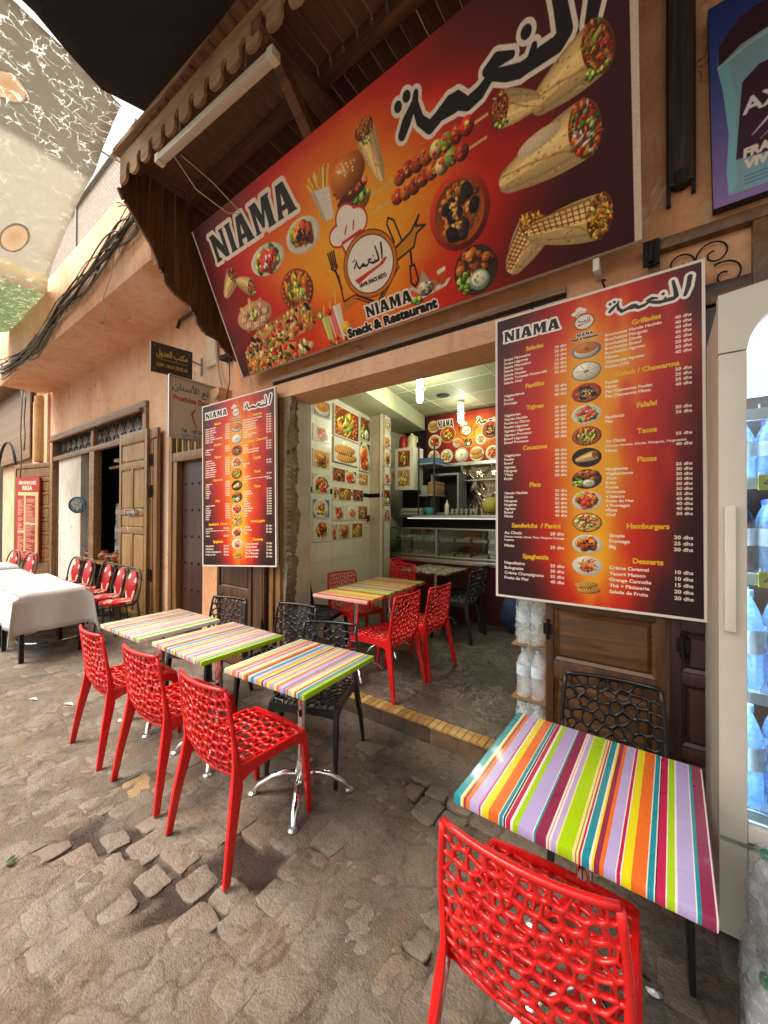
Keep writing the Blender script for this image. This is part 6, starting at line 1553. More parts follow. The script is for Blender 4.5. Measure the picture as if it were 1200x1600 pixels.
def tiles(a, b_, z0, z1, tw=.3, th_=.45, mt=None):
    """individual wall tiles with recessed joints on a backing wall"""
    wall_seg(a, b_, z0, z1, 'wall', M['rough'])
    A_, B_ = Vector((*a, 0)), Vector((*b_, 0)); L_ = (B_ - A_).length; d_ = (B_ - A_).normalized(); nn = Vector((d_.y, -d_.x, 0))
    n_ = max(1, round(L_ / tw)); w_ = L_ / n_; z = z0; r = random.Random(int(L_ * 100))
    rows_ = []
    while z < z1 - .02:
        h_ = .06 if abs(z - 1.86) < .01 else min(th_, z1 - z, (1.86 - z) if z < 1.85 and z + th_ > 1.86 else 9); rows_.append((z, h_)); z += h_
    for z, h_ in rows_:
        for i in range(n_):
            mb = MB(); p = A_ + d_ * (i * w_ + .0012); q = A_ + d_ * ((i + 1) * w_ - .0012); o_ = .006 + r.uniform(0, .0006)
            mb.add([tuple(c + nn * k + Vector((0, 0, zz))) for zz in (z + .0012, z + h_ - .0012) for k in (0.0005, o_) for c in (p, q)], [(0, 2, 3, 1), (4, 5, 7, 6), (0, 1, 5, 4), (2, 6, 7, 3), (0, 4, 6, 2), (1, 3, 7, 5)])
            mb.build('wall_tile', M['band'] if h_ < .07 else (mt or M['tile']), inn)
tiles(A, B, FZ, 3.1); tiles(B, D_, FZ, 3.1, .3)
tiles(D_, E_, FZ, 3.1, .31)
for (a, b_, mt) in ((E_, F_, M['tile']), (F_, G_, M['tile_g']), (G_, H_, M['tile_g']), (H_, I_, M['dark'])): wall_seg(a, b_, FZ, 3.4, 'wall', mt)
mb = MB(); mb.box(.0, .05, 2.72, 6.05, FZ, 3.4); mb.build('wall', M['tile_g'], inn)
mb = MB(); mb.prism([(-2.75, 2.75), (-3.42, 5.95), (-4.0, 5.95), (-4.0, 2.75)], lambda a, b_, t: (a, b_, t), 3.1, 3.35); mb.build('bulkhead', M['tile_g'], inn)
# suspended ceiling: panels with pale T-bars
M['ceil'] = mat_plain('ceiling panel', '#8f8f72', .6, var=.05); M['tbar'] = mat_plain('ceiling bar', '#c9c8b4', .5)
xg = [-4.1, -3.495, -2.895, -2.28, -1.70, -1.1, -.5, .05]; yg = [2.75, 3.4, 4.0, 4.6, 5.2, 5.8, 6.05]
for i in range(len(xg) - 1):
    for j in range(len(yg) - 1):
        mb = MB(); mb.box(xg[i] + .008, xg[i + 1] - .008, yg[j] + .008, yg[j + 1] - .008, 3.352, 3.37); mb.build('ceiling_panel', M['ceil'], inn)
for x_ in xg[1:-1]: mb = MB(); mb.box(x_ - .007, x_ + .007, 2.75, 6.05, 3.349, 3.362); mb.build('ceiling_bar', M['tbar'], inn)
for y_ in yg[1:-1]: mb = MB(); mb.box(-4.1, .05, y_ - .007, y_ + .007, 3.3495, 3.3625); mb.build('ceiling_bar', M['tbar'], inn)
mb = MB(); mb.lathe([(.1, 0), (.085, -.012), (.0, -.014)], (-2.6, 5.05, 3.349), 20); mb.build('ceiling_vent', M['dark'], inn)
mb = MB(); mb.box(-4.2, .1, 2.5, 6.3, 3.4, 3.45); mb.build('roof_slab', M['dark'], inn)
def ceil_lamp(x, y, label, pw):
    t = thing('ceiling_lamp', label, 'lamp', (x, y, 3.34), 0, 'lit lamps on the shop ceiling')
    mb = MB(); mb.lathe([(.045, 0), (.04, -.03), (.02, -.035)], n=14); mb.build('lamp_base', M['white_pl'], t, smooth=True)
    mb = MB(); mb.lathe([(.034, -.035), (.038, -.05), (.038, -.16), (.02, -.17)], n=14); mb.build('bulb', mat_emit('lit bulb', (1.0, .98, .8), 14), t, smooth=True)
    mb = MB(); mb.tube([(.07 * math.cos(k * .524), .07 * math.sin(k * .524), -.17) for k in range(13)], .004, 5); mb.build('ring', M['steel'], t, smooth=True)
    mb = MB(); mb.lathe([(.02, -.175), (.04, -.19), (.04, -.31), (.03, -.33), (.0, -.335)], n=14); mb.build('bulb', bpy.data.materials['lit bulb'], t, smooth=True)
    ld = bpy.data.lights.new('lamp_light', 'POINT'); ld.energy = pw; ld.color = (.95, 1.0, .72); ld.shadow_soft_size = .12
    lo = bpy.data.objects.new('lamp_light', ld); C.objects.link(lo); lo.parent = t; lo.location = (0, 0, -.42)
ceil_lamp(-2.46, 4.15, 'lit double bulb lamp on the ceiling nearest the doorway', 20)
ceil_lamp(-2.5, 5.45, 'lit double bulb lamp on the ceiling near the back menu', 4)

# food photographs on the walls
pm_at = print_mat('food photo prints', art_atlas(), .18, .5)
def cell(i): return ((i % 4) * .25, 1 - .25 - (i // 4) * .25, (i % 4) * .25 + .25, 1 - (i // 4) * .25)
def photo(a, b_, s0, s1, z0, z1, i, label, off=.012, group='food photographs on the tiled wall', nm='food_photo'):
    a, b_ = Vector((*a, 0)), Vector((*b_, 0)); d_ = (b_ - a).normalized(); nn = Vector((d_.y, -d_.x, 0))
    P = lambda s_, z, k: tuple(a + d_ * s_ + nn * k + Vector((0, 0, z)))
    t = thing(nm, label, 'photo', P(s0, z0, 0), 0, group); o0 = Vector(P(s0, z0, 0)); q = lambda s_, z, k: tuple(Vector(P(s_, z, k)) - o0)
    mb = MB(); mb.add([q(s0, z0, .006), q(s1, z0, .006), q(s1, z1, .006), q(s0, z1, .006), q(s0, z0, off), q(s1, z0, off), q(s1, z1, off), q(s0, z1, off)], [(3, 2, 1, 0), (4, 5, 6, 7), (0, 1, 5, 4), (1, 2, 6, 5), (2, 3, 7, 6), (3, 0, 4, 7)])
    mb.build('photo_backing', M['frame_w'], t)
    quad_uv('printed_face', [q(s0, z0, off + .001), q(s1, z0, off + .001), q(s1, z1, off + .001), q(s0, z1, off + .001)], pm_at, t, cell(i))
ordw = ['topmost', 'second', 'third', 'fourth', 'fifth', 'lowest']
for k, (z1, z0) in enumerate(((2.99, 2.78), (2.68, 2.48), (2.38, 2.16), (2.09, 1.86), (1.79, 1.55), (1.53, 1.27))):
    photo(A, B, .57, .92, z0, z1, [0, 1, 2, 3, 4, 5][k], ordw[k] + ' food photograph from the top in the column nearest the doorway')
bigs = [(.02, .73, 2.62, 3.02, 6, 'large glossy poster of a couscous dish at the top of the niche'), (.02, .73, 2.28, 2.60, 8, 'large glossy poster of a tea table under the couscous poster'),
        (.76, 1.1, 2.70, 3.04, 9, 'upper poster at the right side of the niche'), (.76, 1.1, 2.24, 2.68, 12, 'lower poster at the right side of the niche')]
for i, (s0, s1, z0, z1, c_, lb) in enumerate(bigs):
    photo(B, D_, s0, s1, z0, z1, c_, lb, .03, 'large posters in the niche', 'wall_poster')
rows_ = [((.02, .35), (.37, .68), (.74, 1.08)), ((.02, .14), (.18, .53), (.57, .91)), ((.02, .34), (.38, .70), (.74, 1.06)), ((.02, .13), (.17, .5), (.55, .89))]
zr = [(2.21, 2.03), (1.96, 1.79), (1.73, 1.52), (1.48, 1.27)]
rn = ['top', 'second', 'third', 'bottom']; cn = ['left', 'middle', 'right']
for i in range(4):
    for j in range(3): photo(B, D_, *rows_[i][j], zr[i][1], zr[i][0], [7, 12, 10, 15, 6, 7, 1, 11, 14, 12, 2, 6][i * 3 + j], f'{cn[j]} food photograph in the {rn[i]} row below the posters')
for k, (z1, z0) in enumerate(((3.05, 2.89), (2.82, 2.61), (2.54, 2.34), (2.24, 2.06), (1.98, 1.75), (1.7, 1.53))):
    photo(E_, F_, .02, .28, z0, z1, [13, 8, 15, 1, 9, 3][k], ordw[k] + ' food photograph from the top on the narrow pillar', group='food photographs on the pillar')
for k, (s0, z0, c_) in enumerate(((.2, 2.45, 14), (.2, 2.05, 0), (.75, 2.2, 11))):
    photo(G_, H_, s0, s0 + .28, z0, z0 + .26, c_, ('upper', 'lower', 'right-hand')[k] + ' food photograph inside the kitchen recess', group='food photographs in the recess')
mb = MB(); mb.box(-.02, .02, -.02, .02, 0, .09); o = mb.build('light_switch', M['dgrey'], bevel=.003, loc=(-3.61, 4.58, 1.5)); tag(o, 'small dark switch on the tiles beside the pillar', 'switch')
mb = MB(); mb.box(-.04, .04, -.006, .006, 0, .1); o = mb.build('exit_sign', mat_plain('green sign', '#1f7a4a', .4), loc=(-3.24, 3.0, 2.86)); o.rotation_euler = (0, 0, R(-80)); tag(o, 'small green sign high on the wall inside the doorway', 'sign')

# white wall cabinet with jugs on top
cb = thing('wall_cabinet', 'small white wall cabinet with two photographs taped on its door', 'cabinet', (-3.55, 5.2, 2.0))
mb = MB(); mb.box(0, .36, 0, .3, 0, .68); mb.build('cabinet_body', M['white_pl'], cb, bevel=.005)
for z_, i in ((.36, 14), (.05, 10)): quad_uv('door_photo', [(.06, -.004, z_), (.3, -.004, z_), (.3, -.004, z_ + .28), (.06, -.004, z_ + .28)], pm_at, cb, cell(i))
for x_, cm, lb in ((-3.47, M['cap_r'], 'red plastic jug standing on the white wall cabinet'), (-3.31, mat_plain('cream jug', '#b9b48c', .4), 'cream plastic jug standing on the white wall cabinet')):
    t = thing('plastic_jug', lb, 'jug', (x_, 5.34, 2.681)); mb = MB(); mb.lathe([(.07, 0), (.075, .02), (.075, .15), (.05, .2), (.025, .22), (.025, .24)], n=14); mb.build('jug_body', cm, t, smooth=True)
    mb = MB(); mb.tube([(.06, 0, .06), (.1, 0, .1), (.1, 0, .17), (.05, 0, .2)], .01, 8); mb.build('handle', cm, t, smooth=True)
sh = thing('kitchen_shelf', 'dark kitchen shelf right of the white cabinet with boxes on it', 'shelf', (-3.17, 5.3, 1.9))
for z_ in (0, .5): mb = MB(); mb.box(0, .3, 0, .4, z_, z_ + .02); mb.build('shelf_board', M['alu'], sh)
for x_ in (0, .28): mb = MB(); mb.box(x_, x_ + .02, 0, .02, -.3, .8); mb.build('upright', M['dgrey'], sh)
for nm, lb, x_, y_, z_, s_, mt in (('storage_box', 'blue storage tray on the upper kitchen shelf', -3.15, 5.32, 2.421, (.28, .3, .08), M['cable_b']), ('storage_box', 'brown box on the lower kitchen shelf', -3.0, 5.34, 1.921, (.13, .3, .2), M['card']), ('storage_box', 'grey box on the lower kitchen shelf, left of the brown one', -3.14, 5.34, 1.921, (.12, .3, .15), M['alu'])):
    t = thing(nm, lb, 'box', (x_, y_, z_)); mb = MB(); w_, d2, h_ = s_
    mb.box(0, w_, 0, d2, 0, h_ * .8); mb.build('box_body', mt, t, bevel=.004); mb = MB(); mb.box(-.004, w_ + .004, -.004, d2 + .004, h_ * .8, h_); mb.build('lid', mt, t, bevel=.003)

# back wall: menu, dark hood and steel splashback
slab_board('back_menu', 'wide red food board with round pictures above the kitchen counter', 'menu board', (-3.375, 5.95, 2.49), (-1.48, 5.95, 2.45), (-3.378, 5.95, 3.335), .03, print_mat('back board print', art_back(), .6, .2))
hd = thing('kitchen_hood', 'dark kitchen extractor recess lined with reflective steel', 'hood', (0, 0, 0))
mb = MB(); mb.box(-3.3, -.3, 5.75, 5.9, 2.40, 2.45); mb.build('hood_edge', M['steel'], hd)
def mat_steelsheet():
    m, n, l, b = newmat('wavy steel sheet'); b.inputs['Metallic'].default_value = 1; b.inputs['Base Color'].default_value = (.5, .45, .4, 1); b.inputs['Roughness'].default_value = .16
    v = texco(n, l, (1.5, 1, 1)); bump(n, l, b, noise(n, l, v, 3.2, 3, .5, .8), .9, .06); return m
mb = MB(); mb.box(-2.75, -.4, 6.0, 6.03, 1.6, 2.42); mb.build('steel_splashback', mat_steelsheet(), hd)
mb = MB(); mb.box(-2.72, -.4, 5.8, 6.0, 2.15, 2.165); mb.build('shelf', M['steel'], hd)
gr_ = thing('grill_cabinet', 'dark glass-fronted grill cabinet on the counter before the steel sheet', 'grill', (-3.1, 5.6, 1.61)); mb = MB(); mb.box(0, .03, 0, .3, 0, .66); mb.box(.47, .5, 0, .3, 0, .66); mb.box(.03, .47, 0, .3, .63, .66); mb.box(.03, .47, 0, .3, 0, .03); mb.build('grill_frame', M['alu'], gr_); mb = MB(); mb.box(.03, .47, .26, .29, .03, .63); mb.build('grill_back', M['dark'], gr_)
# display counter
dc = thing('display_counter', 'glass display counter with trays of food on a dark red base', 'counter', (-3.55, 5.02, FZ))
Lc = 3.5
mb = MB(); mb.box(0, Lc, .02, .75, 0, .78); mb.build('base', mat_plain('dark red base panel', '#4a1512', .4, coat=.2), dc)
mb = MB(); mb.box(0, Lc, -.01, .76, .78, .84); mb.box(0, Lc, .0, .03, .86, .885); mb.box(0, Lc, .18, .78, 1.44, 1.48); mb.box(0, Lc, .08, .1, 1.26, 1.285); mb.build('counter_rail', M['steel'], dc, bevel=.004)
mb = MB(); [mb.box(x_ - .012, x_ + .012, .01, .04, .84, 1.28) for x_ in (.01, .86, 1.75, 2.6, 3.49)]; mb.build('mullion', M['alu'], dc)
mb = MB(); mb.box(.02, Lc, .06, .7, 1.06, 1.072); mb.build('glass_shelf', mat_glass('shelf glass', (.8, .9, .85), .05, .4), dc)
mb = MB(); mb.box(.02, Lc, .018, .022, .88, 1.27); mb.build('front_glass', mat_glass('counter glass', (.85, .9, .87), .03, .25), dc)
mb = MB(); mb.box(.02, Lc, .74, .75, .84, 1.42); mb.build('back_panel', M['dgrey'], dc)
mb = MB(); mb.box(.3, Lc - .2, .1, .13, 1.42, 1.435); mb.build('light_tube', mat_emit('counter light', (1, .98, .9), .25), dc)
r = random.Random(12); fcol = [mat_plain('food ' + k, c, .5, var=.4, vs=40, bmp=.6, bs=60) for k, c in (('meat', '#7a3a20'), ('salad', '#5f7a2c'), ('cream', '#b9a87a'), ('tomato', '#a03418'), ('blue wrap', '#3a6ea8'), ('bread', '#a87a3c'))]
pl = ['first', 'second', 'third', 'fourth', 'fifth', 'sixth', 'seventh', 'eighth']
for row, (z_, nm) in enumerate(((.852, 'lower'), (1.085, 'upper'))):
    for i in range(8):
        x_ = -3.5 + .26 * i; t = thing('food_tray', f'{pl[i]} food tray from the left on the {nm} level of the display counter', 'food tray', (x_, 5.2, FZ + z_), 0, 'food trays in the display counter')
        mb = MB(); mb.prism([(0, 0), (.22, 0), (.22, .34), (0, .34)], lambda a, b_, q: (a, b_, q), 0, .012); mb.box(0, .22, 0, .008, .012, .045); mb.box(0, .22, .332, .34, .012, .045); mb.box(0, .008, .008, .332, .012, .045); mb.box(.212, .22, .008, .332, .012, .045); mb.build('tray', M['steel'], t)
        mb = MB(); k_ = r.randrange(6)
        for q in range(16):
            a, b_, rr_ = r.uniform(.03, .19), r.uniform(.03, .3), r.uniform(.018, .04); mb.lathe([(rr_ * .7, 0), (rr_, rr_ * .5), (rr_ * .6, rr_ * 1.1), (.001, rr_ * 1.3)], (a, b_, .012 + r.uniform(0, .02)), 7, cap=False)
        mb.build('food', fcol[k_], t, smooth=True, kind='stuff')
def small(nm, lb, cat, loc, prof, mt, grp=None, n=14, extra=None):
    t = MB(); t.lathe(prof, n=n); o = t.build(nm, mt, None, smooth=True, loc=loc); tag(o, lb, cat, grp)
    if extra: m2 = MB(); m2.lathe(extra[0], n=n); m2.build(extra[2], extra[1], o, smooth=True)
    return o
CT = FZ + 1.485
small('bowl', 'turquoise bowl on the left of the counter top', 'bowl', (-3.0, 5.4, CT), [(.07, 0), (.1, .05), (.11, .11), (.1, .11), (.06, .02)], mat_plain('turquoise plastic', '#3a97a0', .4))
small('squeeze_bottle', 'white squeeze bottle standing on the counter top', 'bottle', (-2.68, 5.35, CT), [(.035, 0), (.037, .12), (.03, .16), (.012, .18), (.006, .23)], M['white_pl'])
mb = MB(); mb.lathe([(.0, 0), (.08, .02), (.13, .08), (.14, .13), (.12, .19), (.06, .245), (.0, .255)], n=18, cap=False); o = mb.build('melon', mat_plain('yellow melon skin', '#a8a03a', .6, var=.2, bmp=.8, bs=25), smooth=True, loc=(-1.98, 5.38, CT)); tag(o, 'round yellow-green melon on the counter top beside the menu board', 'melon')
for i in range(6): small('glass', ['first', 'second', 'third', 'fourth', 'fifth', 'sixth'][i] + ' tea glass from the left on the counter top', 'glass', (-2.56 + i * .075, 5.3, CT), [(.024, 0), (.03, .09), (.027, .09), (.02, .01)], mat_bottle('tea glass', '#a8a898', .5) if i == 0 else bpy.data.materials['tea glass'], 'tea glasses on the counter')
t = thing('paper_stack', 'stack of folded paper at the left end of the counter top', 'paper', (-3.5, 5.3, CT)); mb = MB(); [mb.box(.01 * (k % 2), .4, 0.01 * (k % 3), .3, k * .018, k * .018 + .014) for k in range(6)]; mb.build('sheets', mat_plain('grey paper', '#9a968a', .8), t)
# blue sack on the floor
mb = MB(); bm = bmesh.new(); bmesh.ops.create_icosphere(bm, subdivisions=4, radius=1)
for v_ in bm.verts: p = v_.co; k = 1 + .12 * mn.noise(p * 2.2) + .04 * mn.noise(p * 7); v_.co = Vector((p.x * .27 * k, p.y * .24 * k, max(-.26, p.z * .27 * k)))
me = bpy.data.meshes.new('sack'); bm.to_mesh(me); bm.free(); me.materials.append(mat_plain('blue sack cloth', '#2a3f66', .8, bmp=.8, bs=30, var=.3)); me.polygons.foreach_set('use_smooth', [True] * len(me.polygons))
o = bpy.data.objects.new('sack', me); C.objects.link(o); o.location = (-1.42, 4.95, FZ + .262); tag(o, 'slumped blue sack on the shop floor right of the black chairs', 'sack')

# ------------------------------------------------------------------ bottled water
def pack(label, loc, rz, nx_, ny_, h, r_, z0=0, grp='shrink-wrapped water packs', capm=None, wrap_=True, seed=1):
    t = thing('water_pack', label, 'water pack', loc, rz, grp)
    for i in range(nx_):
        for j in range(ny_):
            bottle(t, (i - (nx_ - 1) / 2) * r_ * 2.05, (j - (ny_ - 1) / 2) * r_ * 2.05, 0, h, r_, M['bt_clear'], capm or M['cap_g'], labz=(.45, .66))
    if wrap_:
        bm = bmesh.new(); bmesh.ops.create_cube(bm, size=2); bmesh.ops.subdivide_edges(bm, edges=bm.edges[:], cuts=14, use_grid_fill=True)
        for v_ in bm.verts:
            p = v_.co.copy(); ex = (nx_ * r_ * 1.03 + .004, ny_ * r_ * 1.03 + .004, h * .52)
            q = 1 / (abs(p.x) ** 6 + abs(p.y) ** 6) ** (1 / 6) * max(abs(p.x), abs(p.y)) if abs(p.x) + abs(p.y) > 0 else 1
            nz_ = .009 * mn.noise(Vector((p.x * 3, p.y * 3, p.z * 4 + seed))) + .006 * mn.noise(Vector((p.x * 9, p.y * 9, p.z * 11 + seed)))
            sc = 1 - .10 * max(0, p.z) ** 3
            v_.co = Vector((p.x * (ex[0] + nz_) * q * sc, p.y * (ex[1] + nz_) * q * sc, h * .5 + p.z * ex[2] + nz_))
        me = bpy.data.meshes.new('plastic_wrap'); bm.to_mesh(me); bm.free(); me.materials.append(M['film']); me.polygons.foreach_set('use_smooth', [True] * len(me.polygons))
        o = bpy.data.objects.new('plastic_wrap', me); C.objects.link(o); o.parent = t
    return t
m, n, l, b = newmat('crinkled clear film'); v = texco(n, l)
out = n['Material Output']; trn = n.new('ShaderNodeBsdfTransparent'); trn.inputs[0].default_value = (.97, .985, .98, 1)
b.inputs['Base Color'].default_value = srgb('#eef4f2'); b.inputs['Roughness'].default_value = .16; b.inputs['Coat Weight'].default_value = .6
ms = n.new('ShaderNodeMixShader'); cr = ramp(n, l, noise(n, l, v, 14, 6, .7, 2.0), [(.4, (.1, .1, .1, 1)), (.62, (.5, .5, .5, 1))])
l.new(cr, ms.inputs[0]); l.new(trn.outputs[0], ms.inputs[1]); l.new(b.outputs[0], ms.inputs[2]); l.new(ms.outputs[0], out.inputs[0]); bump(n, l, b, noise(n, l, v, 12, 6, .65, 2.5), 1.0, .03)
M['film'] = m
for k, z_ in enumerate((FZ, FZ + .335, FZ + .67)):
    pack(('lowest', 'middle', 'topmost')[k] + ' water pack of the stack leaning on the brown shop door', (-.672, 2.60, z_ + .003), 0, 2, 3, .305, .043, wrap_=(k != 1), seed=k, capm=M['cap_lb'], grp='water packs stacked by the shop door')
    if k: mb = MB(); mb.box(-.105, .105, -.14, .14, -.009, 0); o = mb.build('cardboard_sheet', M['card'], loc=(-.672, 2.60, z_ + .001)); tag(o, ('cardboard sheet under the middle water pack' if k == 1 else 'cardboard sheet under the topmost water pack') + ' by the shop door', 'cardboard', 'cardboard sheets between water packs')
    if k == 1: mb = MB()
pack('bulging water pack standing on the street before the fridge', (.335, 1.60, .004), R(-4), 3, 3, .30, .044, seed=7)
pack('upper crinkled water pack resting on the one before the fridge', (.365, 1.60, .312), R(8), 3, 3, .24, .044, seed=9)

# pottery stall and water packs in the neighbour's doorway
st = thing('pottery_shelf', 'low wooden stand of small pots in the neighbour doorway', 'stand', (-9.2, LY - .08, 0))
mb = MB(); mb.box(0, 1.9, 0, .5, .72, .75); mb.build('shelf_board', M['wood_x'], st); mb = MB(); mb.box(0, 1.9, .05, .45, .35, .38); mb.build('shelf_board', M['wood_x'], st)
for x_ in (.02, .95, 1.85): mb = MB(); mb.box(x_, x_ + .05, .02, .46, 0, .72); mb.build('leg', M['wood_d'], st)
nth = ['first', 'second', 'third', 'fourth', 'fifth', 'sixth', 'seventh', 'eighth', 'ninth', 'tenth', 'eleventh']
for i in range(9):
    s_ = .8 + .5 * ((i * 7) % 5) / 5
    small('clay_pot', nth[i] + ' clay pot from the left on the neighbour stand', 'pot', (-9.05 + i * .2, LY + .1, .752), [(.05 * s_, 0), (.085 * s_, .05), (.09 * s_, .09 * s_), (.05 * s_, .13 * s_), (.055 * s_, .15 * s_)], M['clay'] if i % 3 else (M['cap_r'] if i == 3 else M['dgrey']), 'clay pots on the neighbour stand')
for k in range(3):
    pack(('lowest', 'middle', 'topmost')[k] + ' pale water pack stacked in the neighbour doorway', (-8.35 + .03 * (k == 2), 3.05, .76 + k * .345), 0, 4, 2, .33, .048, wrap_=True, seed=20 + k, grp='water packs in the neighbour doorway', capm=M['cap_lb'])
mb = MB(); mb.box(-8.7, -7.9, 2.85, 3.35, 0, .757); o = mb.build('counter_block', M['dgrey']); tag(o, 'dark low counter carrying the pale water packs next door', 'counter')
pt = thing('wall_plate', 'round blue-rimmed plate hanging beside the white pier', 'plate', (-9.02, LY - .09, 1.76))
mb = MB(); mb.lathe([(.0, .02), (.1, .015), (.155, -.005), (.16, 0), (.15, .02)], n=26, cap=False); o = mb.build('rim', M['blueplate'], pt, smooth=True); o.rotation_euler = (R(90), 0, R(42))
mb = MB(); mb.lathe([(.0, .026), (.1, .022)], n=24, cap=False); m, n, l, b = newmat('painted plate middle'); l.new(ramp(n, l, noise(n, l, texco(n, l), 40, 3), [(.45, srgb('#5a5a4c')), (.55, srgb('#a8a596'))]), b.inputs['Base Color']); o = mb.build('plate_middle', m, pt, smooth=True); o.rotation_euler = (R(90), 0, R(42)); o.location = (.006, -.006, 0)
small('door_lamp', 'small white round lamp inside the neighbour doorway transom', 'lamp', (-8.2, LY + .35, 2.55), [(.12, 0), (.13, .04), (.1, .07)], M['white_pl'])
# red goods and grey upright at the far left
for i, (z_, h_) in enumerate(((.5, .5), (1.3, .4), (2.05, .45))):
    t = thing('hanging_bag', ('lowest', 'middle', 'highest')[i] + ' dark red bag hanging at the far left shop', 'bag', (-11.9, 1.72, z_)); bm = bmesh.new(); bmesh.ops.create_icosphere(bm, subdivisions=3, radius=1)
    for v_ in bm.verts: p = v_.co; k = 1 + .15 * mn.noise(p * 2 + Vector((i, 0, 0))); v_.co = Vector((p.x * .2 * k, p.y * .12 * k, h_ / 2 + p.z * h_ / 2 * k))
    me = bpy.data.meshes.new('bag_body'); bm.to_mesh(me); bm.free(); me.materials.append(mat_plain('dark red leather', '#7a1f24', .5, bmp=.5)); me.polygons.foreach_set('use_smooth', [True] * len(me.polygons)); o = bpy.data.objects.new('bag_body', me); C.objects.link(o); o.parent = t
    mb = MB(); mb.tube([(-.1, 0, h_), (0, 0, h_ + .14), (.1, 0, h_)], .012, 6); mb.build('handle', M['wood_d'], t)
up_ = thing('metal_rack', 'grey metal rack upright left of the louvred door', 'rack', (-11.6, 1.85, 0))
for dx in (0, -.28): mb = MB(); mb.box(dx, dx + .06, 0, .05, 0, 2.6); mb.build('upright', M['alu'], up_)
for z_ in (.5, 1.2, 2.0, 2.55): mb = MB(); mb.box(-.6, .0, .01, .03, z_, z_ + .03); mb.build('crossbar', M['alu'], up_)

# ------------------------------------------------------------------ overhead cloths
def sheet(name, poly, z, mt, label, sag=.12, res=26, seed=0, cat='tarpaulin', amp=.02):
    from mathutils.geometry import delaunay_2d_cdt
    P = [Vector(p) for p in poly]; n0 = len(P); xs = [p.x for p in P]; ys = [p.y for p in P]
    edges = []; pts = []
    for i in range(n0):
        a, b_ = P[i], P[(i + 1) % n0]; k = max(1, int((b_ - a).length / .12))
        for q in range(k): pts.append(a.lerp(b_, q / k))
    edges = [(i, (i + 1) % len(pts)) for i in range(len(pts))]; nb = len(pts); r = random.Random(seed)
    stp = .11; x = min(xs)
    def inside(p):
        c_ = False
        for i in range(n0):
            a, b_ = P[i], P[(i + 1) % n0]
            if (a.y > p.y) != (b_.y > p.y) and p.x < (b_.x - a.x) * (p.y - a.y) / (b_.y - a.y) + a.x: c_ = not c_
        return c_
    while x < max(xs):
        y = min(ys)
        while y < max(ys):
            p = Vector((x + r.uniform(-.03, .03), y + r.uniform(-.03, .03)))
            if inside(p): pts.append(p)
            y += stp
        x += stp
    v_, e_, f_, *_ = delaunay_2d_cdt(pts, edges, [], 1, 1e-5)
    cx, cy = sum(xs) / n0, sum(ys) / n0; mx = max(math.hypot(p.x - cx, p.y - cy) for p in P)
    vs = [(p.x, p.y, z - sag * (1 - min(1, math.hypot(p.x - cx, p.y - cy) / mx) ** 2) + amp * mn.noise(Vector((p.x * 1.7, p.y * 1.7, seed))) + amp * .4 * mn.noise(Vector((p.x * 6, p.y * 2, seed)))) for p in v_]
    mb = MB(); mb.add(vs, [tuple(q) for q in f_]); o = mb.build(name, mt, None, smooth='all'); tag(o, label, cat)
    md = o.modifiers.new('thick', 'SOLIDIFY'); md.thickness = .003; return o
m, n, l, b = newmat('black shade cloth'); v = texco(n, l)
l.new(ramp(n, l, noise(n, l, v, 2.2, 5, .6, .6), [(.3, srgb('#120f12')), (.7, srgb('#221b20'))]), b.inputs['Base Color']); b.inputs['Roughness'].default_value = .9; bump(n, l, b, noise(n, l, v, 3, 5), .5, .05)
sheet('shade_cloth', [(-3.3, .35), (-3.37, .68), (-3.46, .86), (-3.56, 1.12), (-3.46, 1.47), (-3.2, 1.52), (-2.2, 1.56), (2.2, 1.62), (2.2, -1.6), (-2.9, -1.6)], 5.02, m, 'black shade cloth stretched above the canopy and street', .1, seed=2, cat='shade cloth')  # street side runs on out of view, extended to shade the near tables
m, n, l, b = newmat('cracked printed tarpaulin'); v = texco(n, l)
out = n['Material Output']; sp = n.new('ShaderNodeSeparateXYZ'); l.new(v, sp.inputs[0])
zone = n.new('ShaderNodeMapRange'); zone.inputs[1].default_value = -10.5; zone.inputs[2].default_value = -3.5
wob = n.new('ShaderNodeMath'); wob.operation = 'MULTIPLY_ADD'; wob.inputs[1].default_value = .25; l.new(noise(n, l, v, .8, 3), wob.inputs[0]); l.new(sp.outputs[0], wob.inputs[2]); l.new(wob.outputs[0], zone.inputs[0])
base = ramp(n, l, zone.outputs[0], [(0, srgb('#9aa888')), (.35, srgb('#a3ad8e')), (.36, srgb('#b0a791')), (.44, srgb('#cdc4ae')), (.46, srgb('#c4c1b6')), (.80, srgb('#c8c5ba')), (.815, srgb('#a8a49a')), (1, srgb('#a29e94'))])
vo = n.new('ShaderNodeTexVoronoi'); vo.feature = 'DISTANCE_TO_EDGE'; vo.inputs['Scale'].default_value = 9.5
wv = n.new('ShaderNodeVectorMath'); wv.operation = 'ADD'; nz_ = n.new('ShaderNodeTexNoise'); nz_.inputs['Scale'].default_value = 7; nz_.inputs['Detail'].default_value = 5; l.new(v, nz_.inputs[0])
wsc = n.new('ShaderNodeVectorMath'); wsc.operation = 'SCALE'; wsc.inputs['Scale'].default_value = .25; l.new(nz_.outputs['Color'], wsc.inputs[0]); l.new(v, wv.inputs[0]); l.new(wsc.outputs[0], wv.inputs[1]); l.new(wv.outputs[0], vo.inputs['Vector'])
ck = ramp(n, l, vo.outputs['Distance'], [(0, (1, 1, 1, 1)), (.012, (.8, .8, .8, 1)), (.03, (0, 0, 0, 1))])
brk = ramp(n, l, noise(n, l, v, 5, 4, .6), [(.45, (0, 0, 0, 1)), (.55, (1, 1, 1, 1))]); fm = mix(n, l, 1.0, ck, brk, 'MULTIPLY')
